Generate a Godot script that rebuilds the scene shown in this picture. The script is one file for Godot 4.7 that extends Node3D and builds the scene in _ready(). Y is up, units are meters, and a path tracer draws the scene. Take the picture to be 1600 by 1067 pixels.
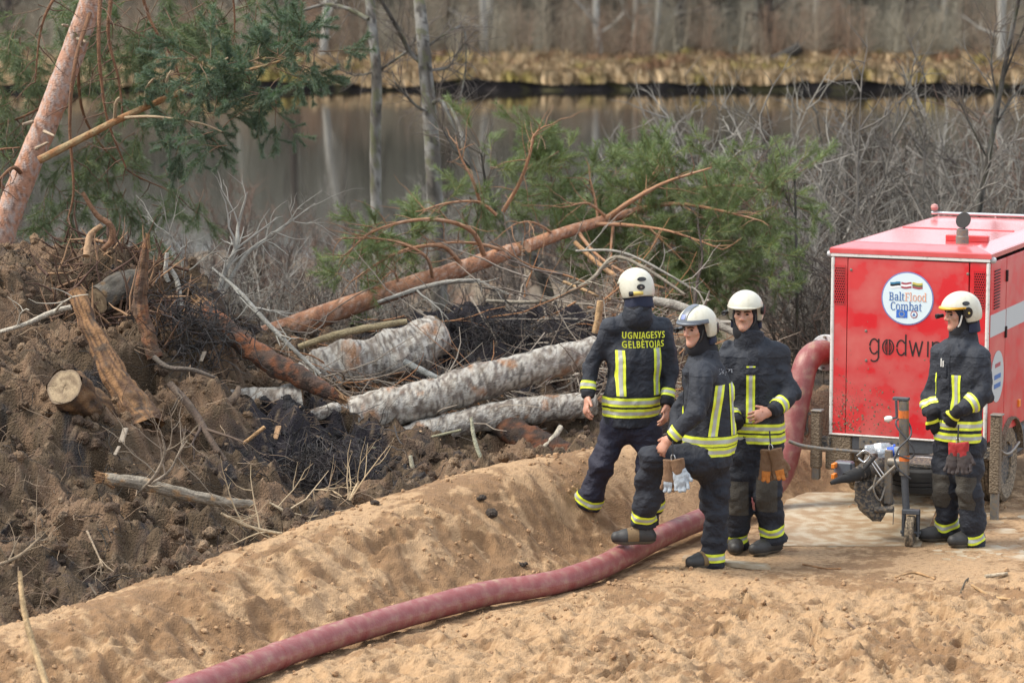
extends Node3D

var M := {}
var NS := FastNoiseLite.new()
var NR := FastNoiseLite.new()
var NC := FastNoiseLite.new()
var taken := {}

func _ready() -> void:
	stage_camera()
	stage_noise()
	stage_materials()
	stage_terrain()
	stage_far_shore()
	stage_near_shore()
	stage_timber()
	stage_pines()
	stage_mound()
	stage_hose()
	stage_trailer()
	stage_people()
	stage_debris()

func stage_camera() -> void:
	var cam := Camera3D.new()
	cam.name = "camera"
	add_child(cam)
	cam.position = Vector3(0, 4.14, 0)
	cam.rotation_degrees = Vector3(-7.426, 0, 0)
	cam.near = 0.1
	cam.far = 900.0
	var at := CameraAttributesPhysical.new()
	at.frustum_focal_length = 98.97
	at.frustum_focus_distance = 20.3
	at.exposure_aperture = 2.7
	cam.attributes = at
	cam.fov = 13.83
	cam.current = true
	var sky_mat := ProceduralSkyMaterial.new()
	sky_mat.sky_top_color = Color(0.87, 0.915, 0.975)
	sky_mat.sky_horizon_color = Color(0.90, 0.92, 0.94)
	sky_mat.sky_curve = 0.3
	sky_mat.ground_bottom_color = Color(0.40, 0.36, 0.31)
	sky_mat.ground_horizon_color = Color(0.55, 0.52, 0.48)
	sky_mat.sky_energy_multiplier = 0.72
	var sky := Sky.new()
	sky.sky_material = sky_mat
	var env := Environment.new()
	env.background_mode = Environment.BG_SKY
	env.sky = sky
	env.tonemap_mode = Environment.TONE_MAPPER_LINEAR
	env.tonemap_exposure = 3.7
	env.sdfgi_enabled = true
	env.ssao_enabled = true
	env.ssil_enabled = true
	var we := WorldEnvironment.new()
	we.name = "world_environment"
	we.environment = env
	add_child(we)
	var sun := DirectionalLight3D.new()
	sun.name = "sun"
	sun.light_energy = 0.48
	sun.light_color = Color(1.0, 0.97, 0.92)
	sun.light_angular_distance = 24.0
	sun.shadow_enabled = true
	add_child(sun)
	sun.look_at_from_position(Vector3(-7.0, 9.0, 0.6), Vector3.ZERO)

func stage_noise() -> void:
	NS.noise_type = FastNoiseLite.TYPE_SIMPLEX_SMOOTH
	NS.frequency = 1.0
	NS.fractal_type = FastNoiseLite.FRACTAL_FBM
	NS.fractal_octaves = 3
	NS.seed = 5
	NR.noise_type = FastNoiseLite.TYPE_SIMPLEX
	NR.frequency = 1.0
	NR.fractal_type = FastNoiseLite.FRACTAL_RIDGED
	NR.fractal_octaves = 3
	NR.seed = 9
	NC.noise_type = FastNoiseLite.TYPE_CELLULAR
	NC.frequency = 1.0
	NC.fractal_type = FastNoiseLite.FRACTAL_NONE
	NC.cellular_return_type = FastNoiseLite.RETURN_DISTANCE
	NC.seed = 3

# ---------------------------------------------------------------- mesh building
class MB:
	var v := PackedVector3Array()
	var n := PackedVector3Array()
	var c := PackedColorArray()
	var u := PackedVector2Array()
	var i := PackedInt32Array()
	var col := Color(1, 1, 1)
	func add(p: Vector3, nn: Vector3, uv := Vector2.ZERO) -> int:
		v.append(p)
		n.append(nn)
		c.append(col)
		u.append(uv)
		return v.size() - 1
	func poly(pts: Array, out_dir: Vector3) -> void:
		var a: Vector3 = pts[0]
		var nn := Vector3.ZERO
		for k in range(1, pts.size() - 1):
			nn += (pts[k] - a).cross(pts[k + 1] - a)
		nn = nn.normalized()
		var flip := nn.dot(out_dir) < 0.0
		if flip:
			nn = -nn
		var b := v.size()
		for p in pts:
			add(p, nn, Vector2(p.x + p.z, p.y))
		for k in range(1, pts.size() - 1):
			if flip:
				i.append_array([b, b + k, b + k + 1])
			else:
				i.append_array([b, b + k + 1, b + k])
	func box(x: Transform3D, size: Vector3, bev := 0.0) -> void:
		var h := size * 0.5
		bev = minf(bev, minf(h.x, minf(h.y, h.z)) * 0.9)
		var e := h - Vector3.ONE * bev
		var ax := [Vector3.RIGHT, Vector3.UP, Vector3.BACK]
		for k in 3:
			var a: Vector3 = ax[k]
			var b: Vector3 = ax[(k + 1) % 3]
			var cc: Vector3 = ax[(k + 2) % 3]
			for s in [-1.0, 1.0]:
				var ctr: Vector3 = a * h[k] * s
				var pb: Vector3 = b * e[(k + 1) % 3]
				var pc: Vector3 = cc * e[(k + 2) % 3]
				poly([x * (ctr - pb - pc), x * (ctr + pb - pc), x * (ctr + pb + pc), x * (ctr - pb + pc)], x.basis * (a * s))
				if bev > 0.0:
					for s2 in [-1.0, 1.0]:
						var p1: Vector3 = a * h[k] * s + b * e[(k + 1) % 3] * s2
						var p2: Vector3 = a * e[k] * s + b * h[(k + 1) % 3] * s2
						poly([x * (p1 - pc), x * (p1 + pc), x * (p2 + pc), x * (p2 - pc)], x.basis * (a * s + b * s2))
		if bev > 0.0:
			for sx in [-1.0, 1.0]:
				for sy in [-1.0, 1.0]:
					for sz in [-1.0, 1.0]:
						var s := Vector3(sx, sy, sz)
						poly([x * (Vector3(h.x, e.y, e.z) * s), x * (Vector3(e.x, h.y, e.z) * s), x * (Vector3(e.x, e.y, h.z) * s)], x.basis * s)
	func ring_tube(pts: PackedVector3Array, rad: PackedFloat32Array, sides := 8, cap := true, rough := 0.0, noise: FastNoiseLite = null, nf := 8.0, cf = null) -> void:
		var cnt := pts.size()
		var t := (pts[1] - pts[0]).normalized()
		var nx := t.cross(Vector3.UP if absf(t.y) < 0.9 else Vector3.RIGHT).normalized()
		var b := v.size()
		var run := 0.0
		for k in cnt:
			var t2 := (pts[mini(k + 1, cnt - 1)] - pts[maxi(k - 1, 0)]).normalized()
			nx = (nx - t2 * nx.dot(t2)).normalized()
			var ny := t2.cross(nx)
			if k > 0:
				run += pts[k].distance_to(pts[k - 1])
			for s in sides + 1:
				var an := TAU * s / sides
				var dr := nx * cos(an) + ny * sin(an)
				var r := rad[k]
				if rough > 0.0:
					r *= 1.0 + rough * noise.get_noise_3dv((pts[k] + dr * r) * nf)
				if cf != null:
					col = cf.call(pts[k] + dr * r, an, run)
				add(pts[k] + dr * r, dr, Vector2(an * rad[0], run))
		for k in cnt - 1:
			for s in sides:
				var a := b + k * (sides + 1) + s
				var e := a + sides + 1
				i.append_array([a, e, a + 1, a + 1, e, e + 1])
		if cap:
			for e in [0, cnt - 1]:
				var tt := (pts[0] - pts[1]).normalized() if e == 0 else (pts[cnt - 1] - pts[cnt - 2]).normalized()
				var cpt := add(pts[e], tt)
				var r0 := b + int(e) * (sides + 1)
				var first := v.size()
				for s in sides + 1:
					col = c[r0 + s]
					add(v[r0 + s], tt)
				for s in sides:
					if e == 0:
						i.append_array([cpt, first + s, first + s + 1])
					else:
						i.append_array([cpt, first + s + 1, first + s])
	func lathe(x: Transform3D, prof: Array, sides := 24) -> void:
		for k in prof.size() - 1:
			var p: Vector2 = prof[k]
			var q: Vector2 = prof[k + 1]
			var dn := Vector2(q.y - p.y, p.x - q.x).normalized()
			var b := v.size()
			for s in sides + 1:
				var an := TAU * s / sides
				var cs := Vector3(cos(an), 0, -sin(an))
				var nn := (x.basis * (cs * dn.x + Vector3.UP * dn.y)).normalized()
				add(x * (cs * p.x + Vector3.UP * p.y), nn, Vector2(an * p.x, p.y))
				add(x * (cs * q.x + Vector3.UP * q.y), nn, Vector2(an * q.x, q.y))
			for s in sides:
				var a := b + s * 2
				i.append_array([a, a + 1, a + 2, a + 2, a + 1, a + 3])
	func smooth() -> void:
		var acc := PackedVector3Array()
		acc.resize(v.size())
		for k in range(0, i.size(), 3):
			var fa := (v[i[k + 2]] - v[i[k]]).cross(v[i[k + 1]] - v[i[k]])
			acc[i[k]] += fa
			acc[i[k + 1]] += fa
			acc[i[k + 2]] += fa
		for k in v.size():
			n[k] = acc[k].normalized()
	func mesh(o := Vector3.ZERO) -> ArrayMesh:
		var arr := []
		arr.resize(Mesh.ARRAY_MAX)
		var w := v
		if o != Vector3.ZERO:
			w = v.duplicate()
			for k in w.size():
				w[k] -= o
		arr[Mesh.ARRAY_VERTEX] = w
		arr[Mesh.ARRAY_NORMAL] = n
		arr[Mesh.ARRAY_COLOR] = c
		arr[Mesh.ARRAY_TEX_UV] = u
		arr[Mesh.ARRAY_INDEX] = i
		var am := ArrayMesh.new()
		am.add_surface_from_arrays(Mesh.PRIMITIVE_TRIANGLES, arr)
		return am

# ---------------------------------------------------------------- distance fields, meshed as surface nets
class Field:
	var o: Vector3
	var h: float
	var nx: int
	var ny: int
	var nz: int
	var d := PackedFloat32Array()
	var t := PackedByteArray()
	var v := PackedVector3Array()
	var nr := PackedVector3Array()
	var vt := PackedByteArray()
	var q := PackedInt32Array()
	func _init(lo: Vector3, hi: Vector3, cell: float) -> void:
		o = lo
		h = cell
		nx = int((hi.x - lo.x) / cell) + 2
		ny = int((hi.y - lo.y) / cell) + 2
		nz = int((hi.z - lo.z) / cell) + 2
		d.resize(nx * ny * nz)
		d.fill(1.0)
		t.resize(nx * ny * nz)
	func span(lo: Vector3, hi: Vector3) -> Array:
		var a := (lo - o) / h
		var b := (hi - o) / h
		return [maxi(0, int(a.x)), mini(nx - 1, int(b.x) + 1), maxi(0, int(a.y)), mini(ny - 1, int(b.y) + 1), maxi(0, int(a.z)), mini(nz - 1, int(b.z) + 1)]
	# tapered capsule; side and f squash its section along one axis (f over 1 is thinner)
	func cap(a: Vector3, b: Vector3, ra: float, rb: float, k := 0.03, tag := 0, side := Vector3.ZERO, f := 1.0) -> void:
		var m := maxf(ra, rb) / minf(f, 1.0) + k + 3.0 * h
		var s := span(a.min(b) - Vector3.ONE * m, a.max(b) + Vector3.ONE * m)
		var ab := b - a
		var l2 := maxf(ab.length_squared(), 1e-9)
		var squash := f != 1.0
		var g := f - 1.0
		for z in range(s[4], s[5] + 1):
			for y in range(s[2], s[3] + 1):
				var p := o + Vector3(s[0], y, z) * h
				var i: int = (z * ny + y) * nx + s[0]
				for x in range(s[0], s[1] + 1):
					var pa := p - a
					var tt := clampf(pa.dot(ab) / l2, 0.0, 1.0)
					var w := pa - ab * tt
					if squash:
						w += side * (w.dot(side) * g)
					var e := w.length() - ra - (rb - ra) * tt
					var c := d[i]
					if e < c:
						t[i] = tag
					if k > 0.0:
						var hh := maxf(k - absf(e - c), 0.0) / k
						d[i] = minf(e, c) - hh * hh * k * 0.25
					else:
						d[i] = minf(e, c)
					p.x += h
					i += 1
	# ellipsoid; mode 0 joins it, 1 cuts it away
	func ell(c: Vector3, r: Vector3, bs: Basis, k := 0.02, tag := 0, mode := 0) -> void:
		var m := maxf(r.x, maxf(r.y, r.z)) + k + 3.0 * h
		var s := span(c - Vector3.ONE * m, c + Vector3.ONE * m)
		var inv := bs.transposed()
		var rm := minf(r.x, minf(r.y, r.z))
		for z in range(s[4], s[5] + 1):
			for y in range(s[2], s[3] + 1):
				for x in range(s[0], s[1] + 1):
					var i: int = (z * ny + y) * nx + x
					var p := inv * (o + Vector3(x, y, z) * h - c)
					var w := p / r
					var l := w.length()
					var gl := (w / r).length()
					var e := l * (l - 1.0) / maxf(gl, 1e-4) if l > 0.05 else -rm
					var cur := d[i]
					if mode == 0:
						if e < cur:
							t[i] = tag
						var hh := maxf(k - absf(e - cur), 0.0) / k
						d[i] = minf(e, cur) - hh * hh * k * 0.25
					else:
						var hh := maxf(k - absf(-e - cur), 0.0) / k
						d[i] = maxf(-e, cur) + hh * hh * k * 0.25
	# cells near the surface, so that later passes visit only those
	var live := PackedInt32Array()
	func near_cells() -> void:
		live.clear()
		for i in d.size():
			if d[i] < 0.055 and d[i] > -0.055:
				live.append(i)
	func spot(i: int) -> Vector3:
		var x := i % nx
		var r := i / nx
		return o + Vector3(x, r % ny, r / ny) * h
	# keeps what lies on the side of the plane that its normal points away from
	func cut(c: Vector3, nrm: Vector3, tag := -1, near := 100.0) -> void:
		var off := nrm.dot(c)
		for i in d.size():
			if d[i] < 0.03 and (tag < 0 or t[i] == tag):
				var p := spot(i)
				var e := nrm.dot(p) - off
				if e > d[i] and (near > 50.0 or p.distance_to(c) < near):
					d[i] = e
	func folds(ns: FastNoiseLite, amp: float, f: Vector3, seed_at := Vector3.ZERO) -> void:
		if live.is_empty():
			near_cells()
		for i in live:
			d[i] += amp * ns.get_noise_3dv(spot(i) * f + seed_at)
	func net() -> Field:
		var vid := PackedInt32Array()
		vid.resize(d.size())
		vid.fill(-1)
		var lim := h * 3.2
		var A := nx
		var B := nx * ny
		for z in nz - 1:
			for y in ny - 1:
				var i := z * B + y * A
				for x in nx - 1:
					var d0 := d[i]
					if d0 < lim and d0 > -lim:
						var d1 := d[i + 1]
						var d2 := d[i + A]
						var d3 := d[i + A + 1]
						var d4 := d[i + B]
						var d5 := d[i + B + 1]
						var d6 := d[i + B + A]
						var d7 := d[i + B + A + 1]
						var mn := minf(minf(minf(d0, d1), minf(d2, d3)), minf(minf(d4, d5), minf(d6, d7)))
						var mx := maxf(maxf(maxf(d0, d1), maxf(d2, d3)), maxf(maxf(d4, d5), maxf(d6, d7)))
						if mn < 0.0 and mx >= 0.0:
							var s := Vector3.ZERO
							var k := 0
							if (d0 < 0.0) != (d1 < 0.0): s += Vector3(d0 / (d0 - d1), 0, 0); k += 1
							if (d2 < 0.0) != (d3 < 0.0): s += Vector3(d2 / (d2 - d3), 1, 0); k += 1
							if (d4 < 0.0) != (d5 < 0.0): s += Vector3(d4 / (d4 - d5), 0, 1); k += 1
							if (d6 < 0.0) != (d7 < 0.0): s += Vector3(d6 / (d6 - d7), 1, 1); k += 1
							if (d0 < 0.0) != (d2 < 0.0): s += Vector3(0, d0 / (d0 - d2), 0); k += 1
							if (d1 < 0.0) != (d3 < 0.0): s += Vector3(1, d1 / (d1 - d3), 0); k += 1
							if (d4 < 0.0) != (d6 < 0.0): s += Vector3(0, d4 / (d4 - d6), 1); k += 1
							if (d5 < 0.0) != (d7 < 0.0): s += Vector3(1, d5 / (d5 - d7), 1); k += 1
							if (d0 < 0.0) != (d4 < 0.0): s += Vector3(0, 0, d0 / (d0 - d4)); k += 1
							if (d1 < 0.0) != (d5 < 0.0): s += Vector3(1, 0, d1 / (d1 - d5)); k += 1
							if (d2 < 0.0) != (d6 < 0.0): s += Vector3(0, 1, d2 / (d2 - d6)); k += 1
							if (d3 < 0.0) != (d7 < 0.0): s += Vector3(1, 1, d3 / (d3 - d7)); k += 1
							vid[i] = v.size()
							v.append(o + (Vector3(x, y, z) + s / maxf(k, 1)) * h)
							vt.append(t[i])
					i += 1
		for z in range(1, nz - 1):
			for y in range(1, ny - 1):
				var i := z * B + y * A + 1
				for x in range(1, nx - 1):
					if vid[i] >= 0:
						var ins := d[i] < 0.0
						if ins != (d[i + 1] < 0.0):
							quad(vid[i], vid[i - A], vid[i - A - B], vid[i - B], ins)
						if ins != (d[i + A] < 0.0):
							quad(vid[i], vid[i - B], vid[i - B - 1], vid[i - 1], ins)
						if ins != (d[i + B] < 0.0):
							quad(vid[i], vid[i - 1], vid[i - 1 - A], vid[i - A], ins)
					i += 1
		nr.resize(v.size())
		for k in range(0, q.size(), 3):
			var fa := (v[q[k + 2]] - v[q[k]]).cross(v[q[k + 1]] - v[q[k]])
			nr[q[k]] += fa
			nr[q[k + 1]] += fa
			nr[q[k + 2]] += fa
		for k in v.size():
			nr[k] = nr[k].normalized()
		return self
	func quad(a: int, b: int, c: int, e: int, ins: bool) -> void:
		if a < 0 or b < 0 or c < 0 or e < 0:
			return
		if ins:
			q.append_array([a, c, b, a, e, c])
		else:
			q.append_array([a, b, c, a, c, e])
	func to(m: MB) -> void:
		var b := m.v.size()
		for k in v.size():
			m.add(v[k], nr[k], Vector2(v[k].x + v[k].z, v[k].y))
		for k in q:
			m.i.append(k + b)
	# the part of the surface between planes (each keeps normal . p >= offset), lifted a little: a strip sewn on
	func strip(m: MB, planes: Array, tags: Array, lift := 0.004) -> void:
		for k in range(0, q.size(), 3):
			if tags.size() and not (int(vt[q[k]]) in tags):
				continue
			var ps := [v[q[k]], v[q[k + 1]], v[q[k + 2]]]
			var nn := [nr[q[k]], nr[q[k + 1]], nr[q[k + 2]]]
			for pl in planes:
				var P: Vector3 = pl[0]
				var off: float = pl[1]
				var rp := []
				var rn := []
				for a in ps.size():
					var b := (a + 1) % ps.size()
					var da := P.dot(ps[a]) - off
					var db := P.dot(ps[b]) - off
					if da >= 0.0:
						rp.append(ps[a])
						rn.append(nn[a])
					if (da >= 0.0) != (db >= 0.0):
						var f := da / (da - db)
						rp.append(ps[a].lerp(ps[b], f))
						rn.append(nn[a].lerp(nn[b], f).normalized())
				ps = rp
				nn = rn
				if ps.size() < 3:
					break
			if ps.size() < 3:
				continue
			var b0 := m.v.size()
			for a in ps.size():
				m.add(ps[a] + nn[a] * lift, nn[a])
			for a in range(1, ps.size() - 1):
				m.i.append_array([b0, b0 + a, b0 + a + 1])
	func at(p: Vector3) -> float:
		var g := (p - o) / h
		var x := clampi(int(g.x), 0, nx - 2)
		var y := clampi(int(g.y), 0, ny - 2)
		var z := clampi(int(g.z), 0, nz - 2)
		var f := g - Vector3(x, y, z)
		var i := (z * ny + y) * nx + x
		var B := nx * ny
		var a := lerpf(lerpf(d[i], d[i + 1], f.x), lerpf(d[i + nx], d[i + nx + 1], f.x), f.y)
		var b := lerpf(lerpf(d[i + B], d[i + B + 1], f.x), lerpf(d[i + B + nx], d[i + B + nx + 1], f.x), f.y)
		return lerpf(a, b, f.z)
	func hit(p: Vector3, dir: Vector3, far := 0.6) -> Vector3:
		var run := 0.0
		while run < far:
			if at(p + dir * run) < 0.0:
				return p + dir * run
			run += h * 0.25
		return p + dir * far * 0.5

# ---------------------------------------------------------------- scene nodes
func numbered(called: String) -> String:
	var k: int = taken.get(called, 0)
	taken[called] = k + 1
	return called if k == 0 else "%s_%03d" % [called, k]

func meta(o: Node, label: String, category: String, group := "") -> void:
	o.set_meta("label", label)
	o.set_meta("category", category)
	if group:
		o.set_meta("group", group)

func thing(called: String, label: String, category: String, at: Vector3, group := "") -> Node3D:
	var o := Node3D.new()
	o.name = numbered(called)
	add_child(o)
	o.position = at
	meta(o, label, category, group)
	return o

func base_of(n: Node) -> Vector3:
	var p := Vector3.ZERO
	while n != self and n is Node3D:
		p += n.position
		n = n.get_parent()
	return p

# m holds world coordinates, or the parent's own when local is true
func part(parent: Node, called: String, m: MB, mat: Material, local := false) -> MeshInstance3D:
	var o := MeshInstance3D.new()
	o.name = called
	o.mesh = m.mesh(Vector3.ZERO if local else base_of(parent))
	o.material_override = mat
	parent.add_child(o, true)
	return o

func structure(called: String, m: MB, mat: Material) -> MeshInstance3D:
	var o := part(self, called, m, mat)
	o.set_meta("kind", "structure")
	return o

# a thing made of one mesh, standing at its own base
func single(called: String, m: MB, mat: Material, at: Vector3, label: String, category: String, group := "") -> MeshInstance3D:
	var o := MeshInstance3D.new()
	o.name = numbered(called)
	o.mesh = m.mesh(at)
	o.material_override = mat
	add_child(o)
	o.position = at
	meta(o, label, category, group)
	return o

func copies(parent: Node, called: String, mesh: Mesh, mat: Material, xs: Array, cols: Array = []) -> MultiMeshInstance3D:
	var mm := MultiMesh.new()
	mm.transform_format = MultiMesh.TRANSFORM_3D
	mm.use_colors = cols.size() > 0
	mm.mesh = mesh
	mm.instance_count = xs.size()
	var b := base_of(parent)
	for k in xs.size():
		var x: Transform3D = xs[k]
		x.origin -= b
		mm.set_instance_transform(k, x)
		if cols.size():
			mm.set_instance_color(k, cols[k])
	var o := MultiMeshInstance3D.new()
	o.name = called
	o.multimesh = mm
	o.material_override = mat
	parent.add_child(o, true)
	o.set_meta("kind", "stuff")
	return o

# points and radii resampled along a smooth curve
func curve(pts: Array, rad: Array, per := 6) -> Array:
	var p := PackedVector3Array()
	var r := PackedFloat32Array()
	var n := pts.size()
	for k in n - 1:
		var a: Vector3 = pts[maxi(k - 1, 0)]
		var b: Vector3 = pts[k]
		var c: Vector3 = pts[k + 1]
		var e: Vector3 = pts[mini(k + 2, n - 1)]
		for s in per:
			var f := float(s) / per
			p.append(b.cubic_interpolate(c, a, e, f))
			r.append(lerpf(rad[k], rad[k + 1], f))
	p.append(pts[n - 1])
	r.append(rad[n - 1])
	return [p, r]

func limb(m: MB, pts: Array, rad: Array, sides := 7, per := 5, rough := 0.12, nf := 9.0, cf = null) -> void:
	var cr := curve(pts, rad, per)
	m.ring_tube(cr[0], cr[1], sides, true, rough, NS, nf, cf)

func bar(m: MB, a: Vector3, b: Vector3, r: float, sides := 10) -> void:
	m.ring_tube(PackedVector3Array([a, b]), PackedFloat32Array([r, r]), sides, true)

# a crooked twig from p along dir
func twig(m: MB, rng: RandomNumberGenerator, p: Vector3, dir: Vector3, length: float, r: float, segs := 4, bend := 0.35, lift := 0.0, sides := 4) -> PackedVector3Array:
	var pts := PackedVector3Array([p])
	var rad := PackedFloat32Array([r])
	var dd := dir.normalized()
	for k in segs:
		dd = (dd + Vector3(rng.randfn(), rng.randfn() + lift, rng.randfn()) * bend * 0.5).normalized()
		p += dd * length / segs
		pts.append(p)
		rad.append(r * (1.0 - 0.75 * (k + 1.0) / segs))
	m.ring_tube(pts, rad, sides, false)
	return pts

func look(dir: Vector3, roll := 0.0) -> Basis:
	var y := dir.normalized()
	var x := y.cross(Vector3.UP if absf(y.y) < 0.95 else Vector3.RIGHT).normalized()
	return Basis(x, y, x.cross(y)) * Basis(Vector3.UP, roll)

# ---------------------------------------------------------------- materials (colours given as linear values)
func lin(r: float, g: float, b: float) -> Color:
	return Color(r, g, b).linear_to_srgb()

func noise_tex(freq: float, stops: Array, sd := 1, oct := 4, size := 512, kind := FastNoiseLite.TYPE_SIMPLEX_SMOOTH, normal := 0.0, fractal := FastNoiseLite.FRACTAL_FBM) -> NoiseTexture2D:
	var f := FastNoiseLite.new()
	f.noise_type = kind
	f.frequency = freq
	f.fractal_octaves = oct
	f.fractal_type = fractal
	f.seed = sd
	var t := NoiseTexture2D.new()
	t.width = size
	t.height = size
	t.seamless = true
	t.noise = f
	if normal > 0.0:
		t.as_normal_map = true
		t.bump_strength = normal
	elif stops.size():
		var g := Gradient.new()
		g.offsets = PackedFloat32Array(stops.map(func(s): return s[0]))
		g.colors = PackedColorArray(stops.map(func(s): return lin(s[1], s[2], s[3])))
		t.color_ramp = g
	return t

func mat(key: String, col: Color, rough := 0.85, tex: Texture2D = null, scale := 1.0, bump: Texture2D = null, depth := 0.5, vcol := false, metal := 0.0) -> StandardMaterial3D:
	var m := StandardMaterial3D.new()
	m.resource_name = key
	m.albedo_color = col
	m.roughness = rough
	m.metallic = metal
	m.vertex_color_use_as_albedo = vcol
	if tex:
		m.albedo_texture = tex
	if bump:
		m.heightmap_enabled = true
		m.heightmap_texture = bump
		m.heightmap_scale = depth
	if tex or bump:
		m.uv1_triplanar = true
		m.uv1_world_triplanar = true
		m.uv1_scale = Vector3.ONE * scale
	M[key] = m
	return m

func stage_materials() -> void:
	var grain := noise_tex(0.03, [[0.0, 0.62, 0.60, 0.58], [0.5, 0.95, 0.95, 0.95], [1.0, 1.25, 1.25, 1.25]], 4, 5)
	var rough_height := noise_tex(0.03, [], 8, 5)
	var fine_height := noise_tex(0.08, [], 11, 4)
	mat("sand", Color(1, 1, 1), 0.95, grain, 1.7, fine_height, 0.9, true)
	mat("soil", Color(1, 1, 1), 0.96, grain, 3.1, rough_height, 2.4, true)
	mat("soil_far", Color(1, 1, 1), 0.96, grain, 0.4, null, 1.0, true)
	mat("bark", Color(1, 1, 1), 0.92, grain, 3.0, rough_height, 0.9, true)
	mat("twig", Color(1, 1, 1), 0.9, null, 1.0, null, 0.5, true)
	mat("wood", Color(1, 1, 1), 0.85, grain, 4.0, fine_height, 0.6, true)
	var nd := mat("needle", Color(1, 1, 1), 0.6, null, 1.0, null, 0.5, true)
	nd.backlight_enabled = true
	nd.backlight = Color(0.6, 0.7, 0.5)
	mat("straw", Color(1, 1, 1), 0.9, null, 1.0, null, 0.5, true)
	var water := mat("water", lin(0.012, 0.011, 0.009), 0.06)
	water.normal_enabled = true
	water.normal_texture = noise_tex(0.02, [], 21, 3, 512, FastNoiseLite.TYPE_SIMPLEX_SMOOTH, 4.0)
	water.normal_scale = 0.012
	water.uv1_triplanar = true
	water.uv1_world_triplanar = true
	water.uv1_scale = Vector3(0.35, 0.35, 0.35)
	# clothing
	var creases := noise_tex(0.009, [], 33, 3, 512, FastNoiseLite.TYPE_SIMPLEX_SMOOTH, 0.0, FastNoiseLite.FRACTAL_RIDGED)
	var weave := noise_tex(0.05, [[0.0, 0.88, 0.88, 0.88], [0.5, 1.0, 1.0, 1.0], [1.0, 1.15, 1.12, 1.1]], 31, 4)
	var cloth := mat("jacket_cloth", lin(0.0100, 0.0130, 0.0215), 0.78, weave, 2.0, creases, 1.0)
	cloth.rim_enabled = true
	cloth.rim = 0.08
	var trouser := mat("trouser_cloth", lin(0.0085, 0.0110, 0.0190), 0.8, weave, 2.2, creases, 1.1)
	trouser.rim_enabled = true
	trouser.rim = 0.08
	mat("trouser_blue", lin(0.0105, 0.0112, 0.026), 0.8, weave, 2.2, creases, 1.1)
	mat("yoke_cloth", lin(0.017, 0.021, 0.031), 0.8, weave, 2.0, creases, 1.0)
	mat("knee_cloth", lin(0.05, 0.045, 0.038), 0.95, weave, 5.0, rough_height, 0.6)
	mat("flap_cloth", lin(0.010, 0.014, 0.035), 0.85, weave, 4.0)
	mat("hood_cloth", lin(0.008, 0.008, 0.011), 0.95)
	mat("yellow_tape", lin(0.62, 0.70, 0.045), 0.55, weave, 6.0)
	mat("silver_tape", lin(0.36, 0.37, 0.34), 0.4, weave, 6.0)
	mat("letter_yellow", lin(0.68, 0.72, 0.05), 0.6)
	mat("letter_grey", lin(0.35, 0.38, 0.42), 0.6)
	mat("skin", Color(1, 1, 1), 0.55, null, 1.0, null, 0.5, true)
	M.skin.subsurf_scatter_enabled = true
	M.skin.subsurf_scatter_strength = 0.15
	mat("hair", lin(0.03, 0.02, 0.014), 0.8)
	mat("eye_dark", lin(0.02, 0.015, 0.012), 0.25)
	var hm := mat("helmet_cream", lin(0.48, 0.465, 0.385), 0.32, noise_tex(0.012, [[0.0, 0.8, 0.78, 0.72], [0.5, 1.0, 1.0, 1.0], [1.0, 1.0, 1.0, 1.0]], 41, 4), 4.0)
	hm.clearcoat_enabled = true
	hm.clearcoat = 0.4
	mat("black_plastic", lin(0.012, 0.012, 0.013), 0.4)
	mat("grey_plastic", lin(0.10, 0.115, 0.14), 0.4)
	mat("lamp_yellow", lin(0.55, 0.42, 0.10), 0.45)
	mat("amber", lin(0.62, 0.34, 0.03), 0.3)
	mat("boot_leather", lin(0.028, 0.027, 0.027), 0.6, grain, 5.0)
	mat("boot_tan", lin(0.16, 0.10, 0.045), 0.7, grain, 5.0)
	mat("boot_sole", lin(0.10, 0.085, 0.065), 0.9, grain, 5.0)
	mat("glove_brown", lin(0.17, 0.095, 0.05), 0.85, grain, 5.0, fine_height, 0.5)
	mat("glove_orange", lin(0.45, 0.16, 0.03), 0.85, grain, 5.0)
	mat("glove_grey", lin(0.30, 0.34, 0.38), 0.85, grain, 5.0)
	mat("glove_red", lin(0.30, 0.018, 0.02), 0.8, grain, 5.0)
	mat("glove_dark", lin(0.045, 0.035, 0.035), 0.85, grain, 5.0)
	# trailer
	var dust := noise_tex(0.006, [[0.0, 0.56, 0.004, 0.012], [0.36, 0.56, 0.012, 0.018], [0.44, 0.52, 0.05, 0.052], [0.6, 0.52, 0.075, 0.072], [1.0, 0.54, 0.13, 0.115]], 53, 6)
	var red := mat("trailer_red", Color(1, 1, 1), 0.42, dust, 0.9)
	red.clearcoat_enabled = true
	red.clearcoat = 0.25
	red.clearcoat_roughness = 0.25
	mat("trailer_roof", lin(0.56, 0.09, 0.095), 0.2, noise_tex(0.01, [[0.0, 0.9, 0.6, 0.6], [0.5, 1.0, 1.0, 1.0], [1.0, 1.0, 2.2, 2.0]], 58, 4), 1.0)
	M.trailer_roof.clearcoat_enabled = true
	M.trailer_roof.clearcoat = 0.6
	M.trailer_roof.clearcoat_roughness = 0.12
	mat("white_trim", lin(0.62, 0.60, 0.57), 0.5, noise_tex(0.02, [[0.0, 0.45, 0.42, 0.38], [0.42, 1.0, 1.0, 1.0], [1.0, 1.0, 1.0, 1.0]], 59, 4), 2.0)
	mat("sticker_white", lin(0.60, 0.70, 0.74), 0.45)
	mat("sticker_grey", lin(0.42, 0.46, 0.48), 0.45)
	mat("sticker_ring", lin(0.16, 0.20, 0.42), 0.45)
	mat("print_blue", lin(0.045, 0.13, 0.36), 0.5)
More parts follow.
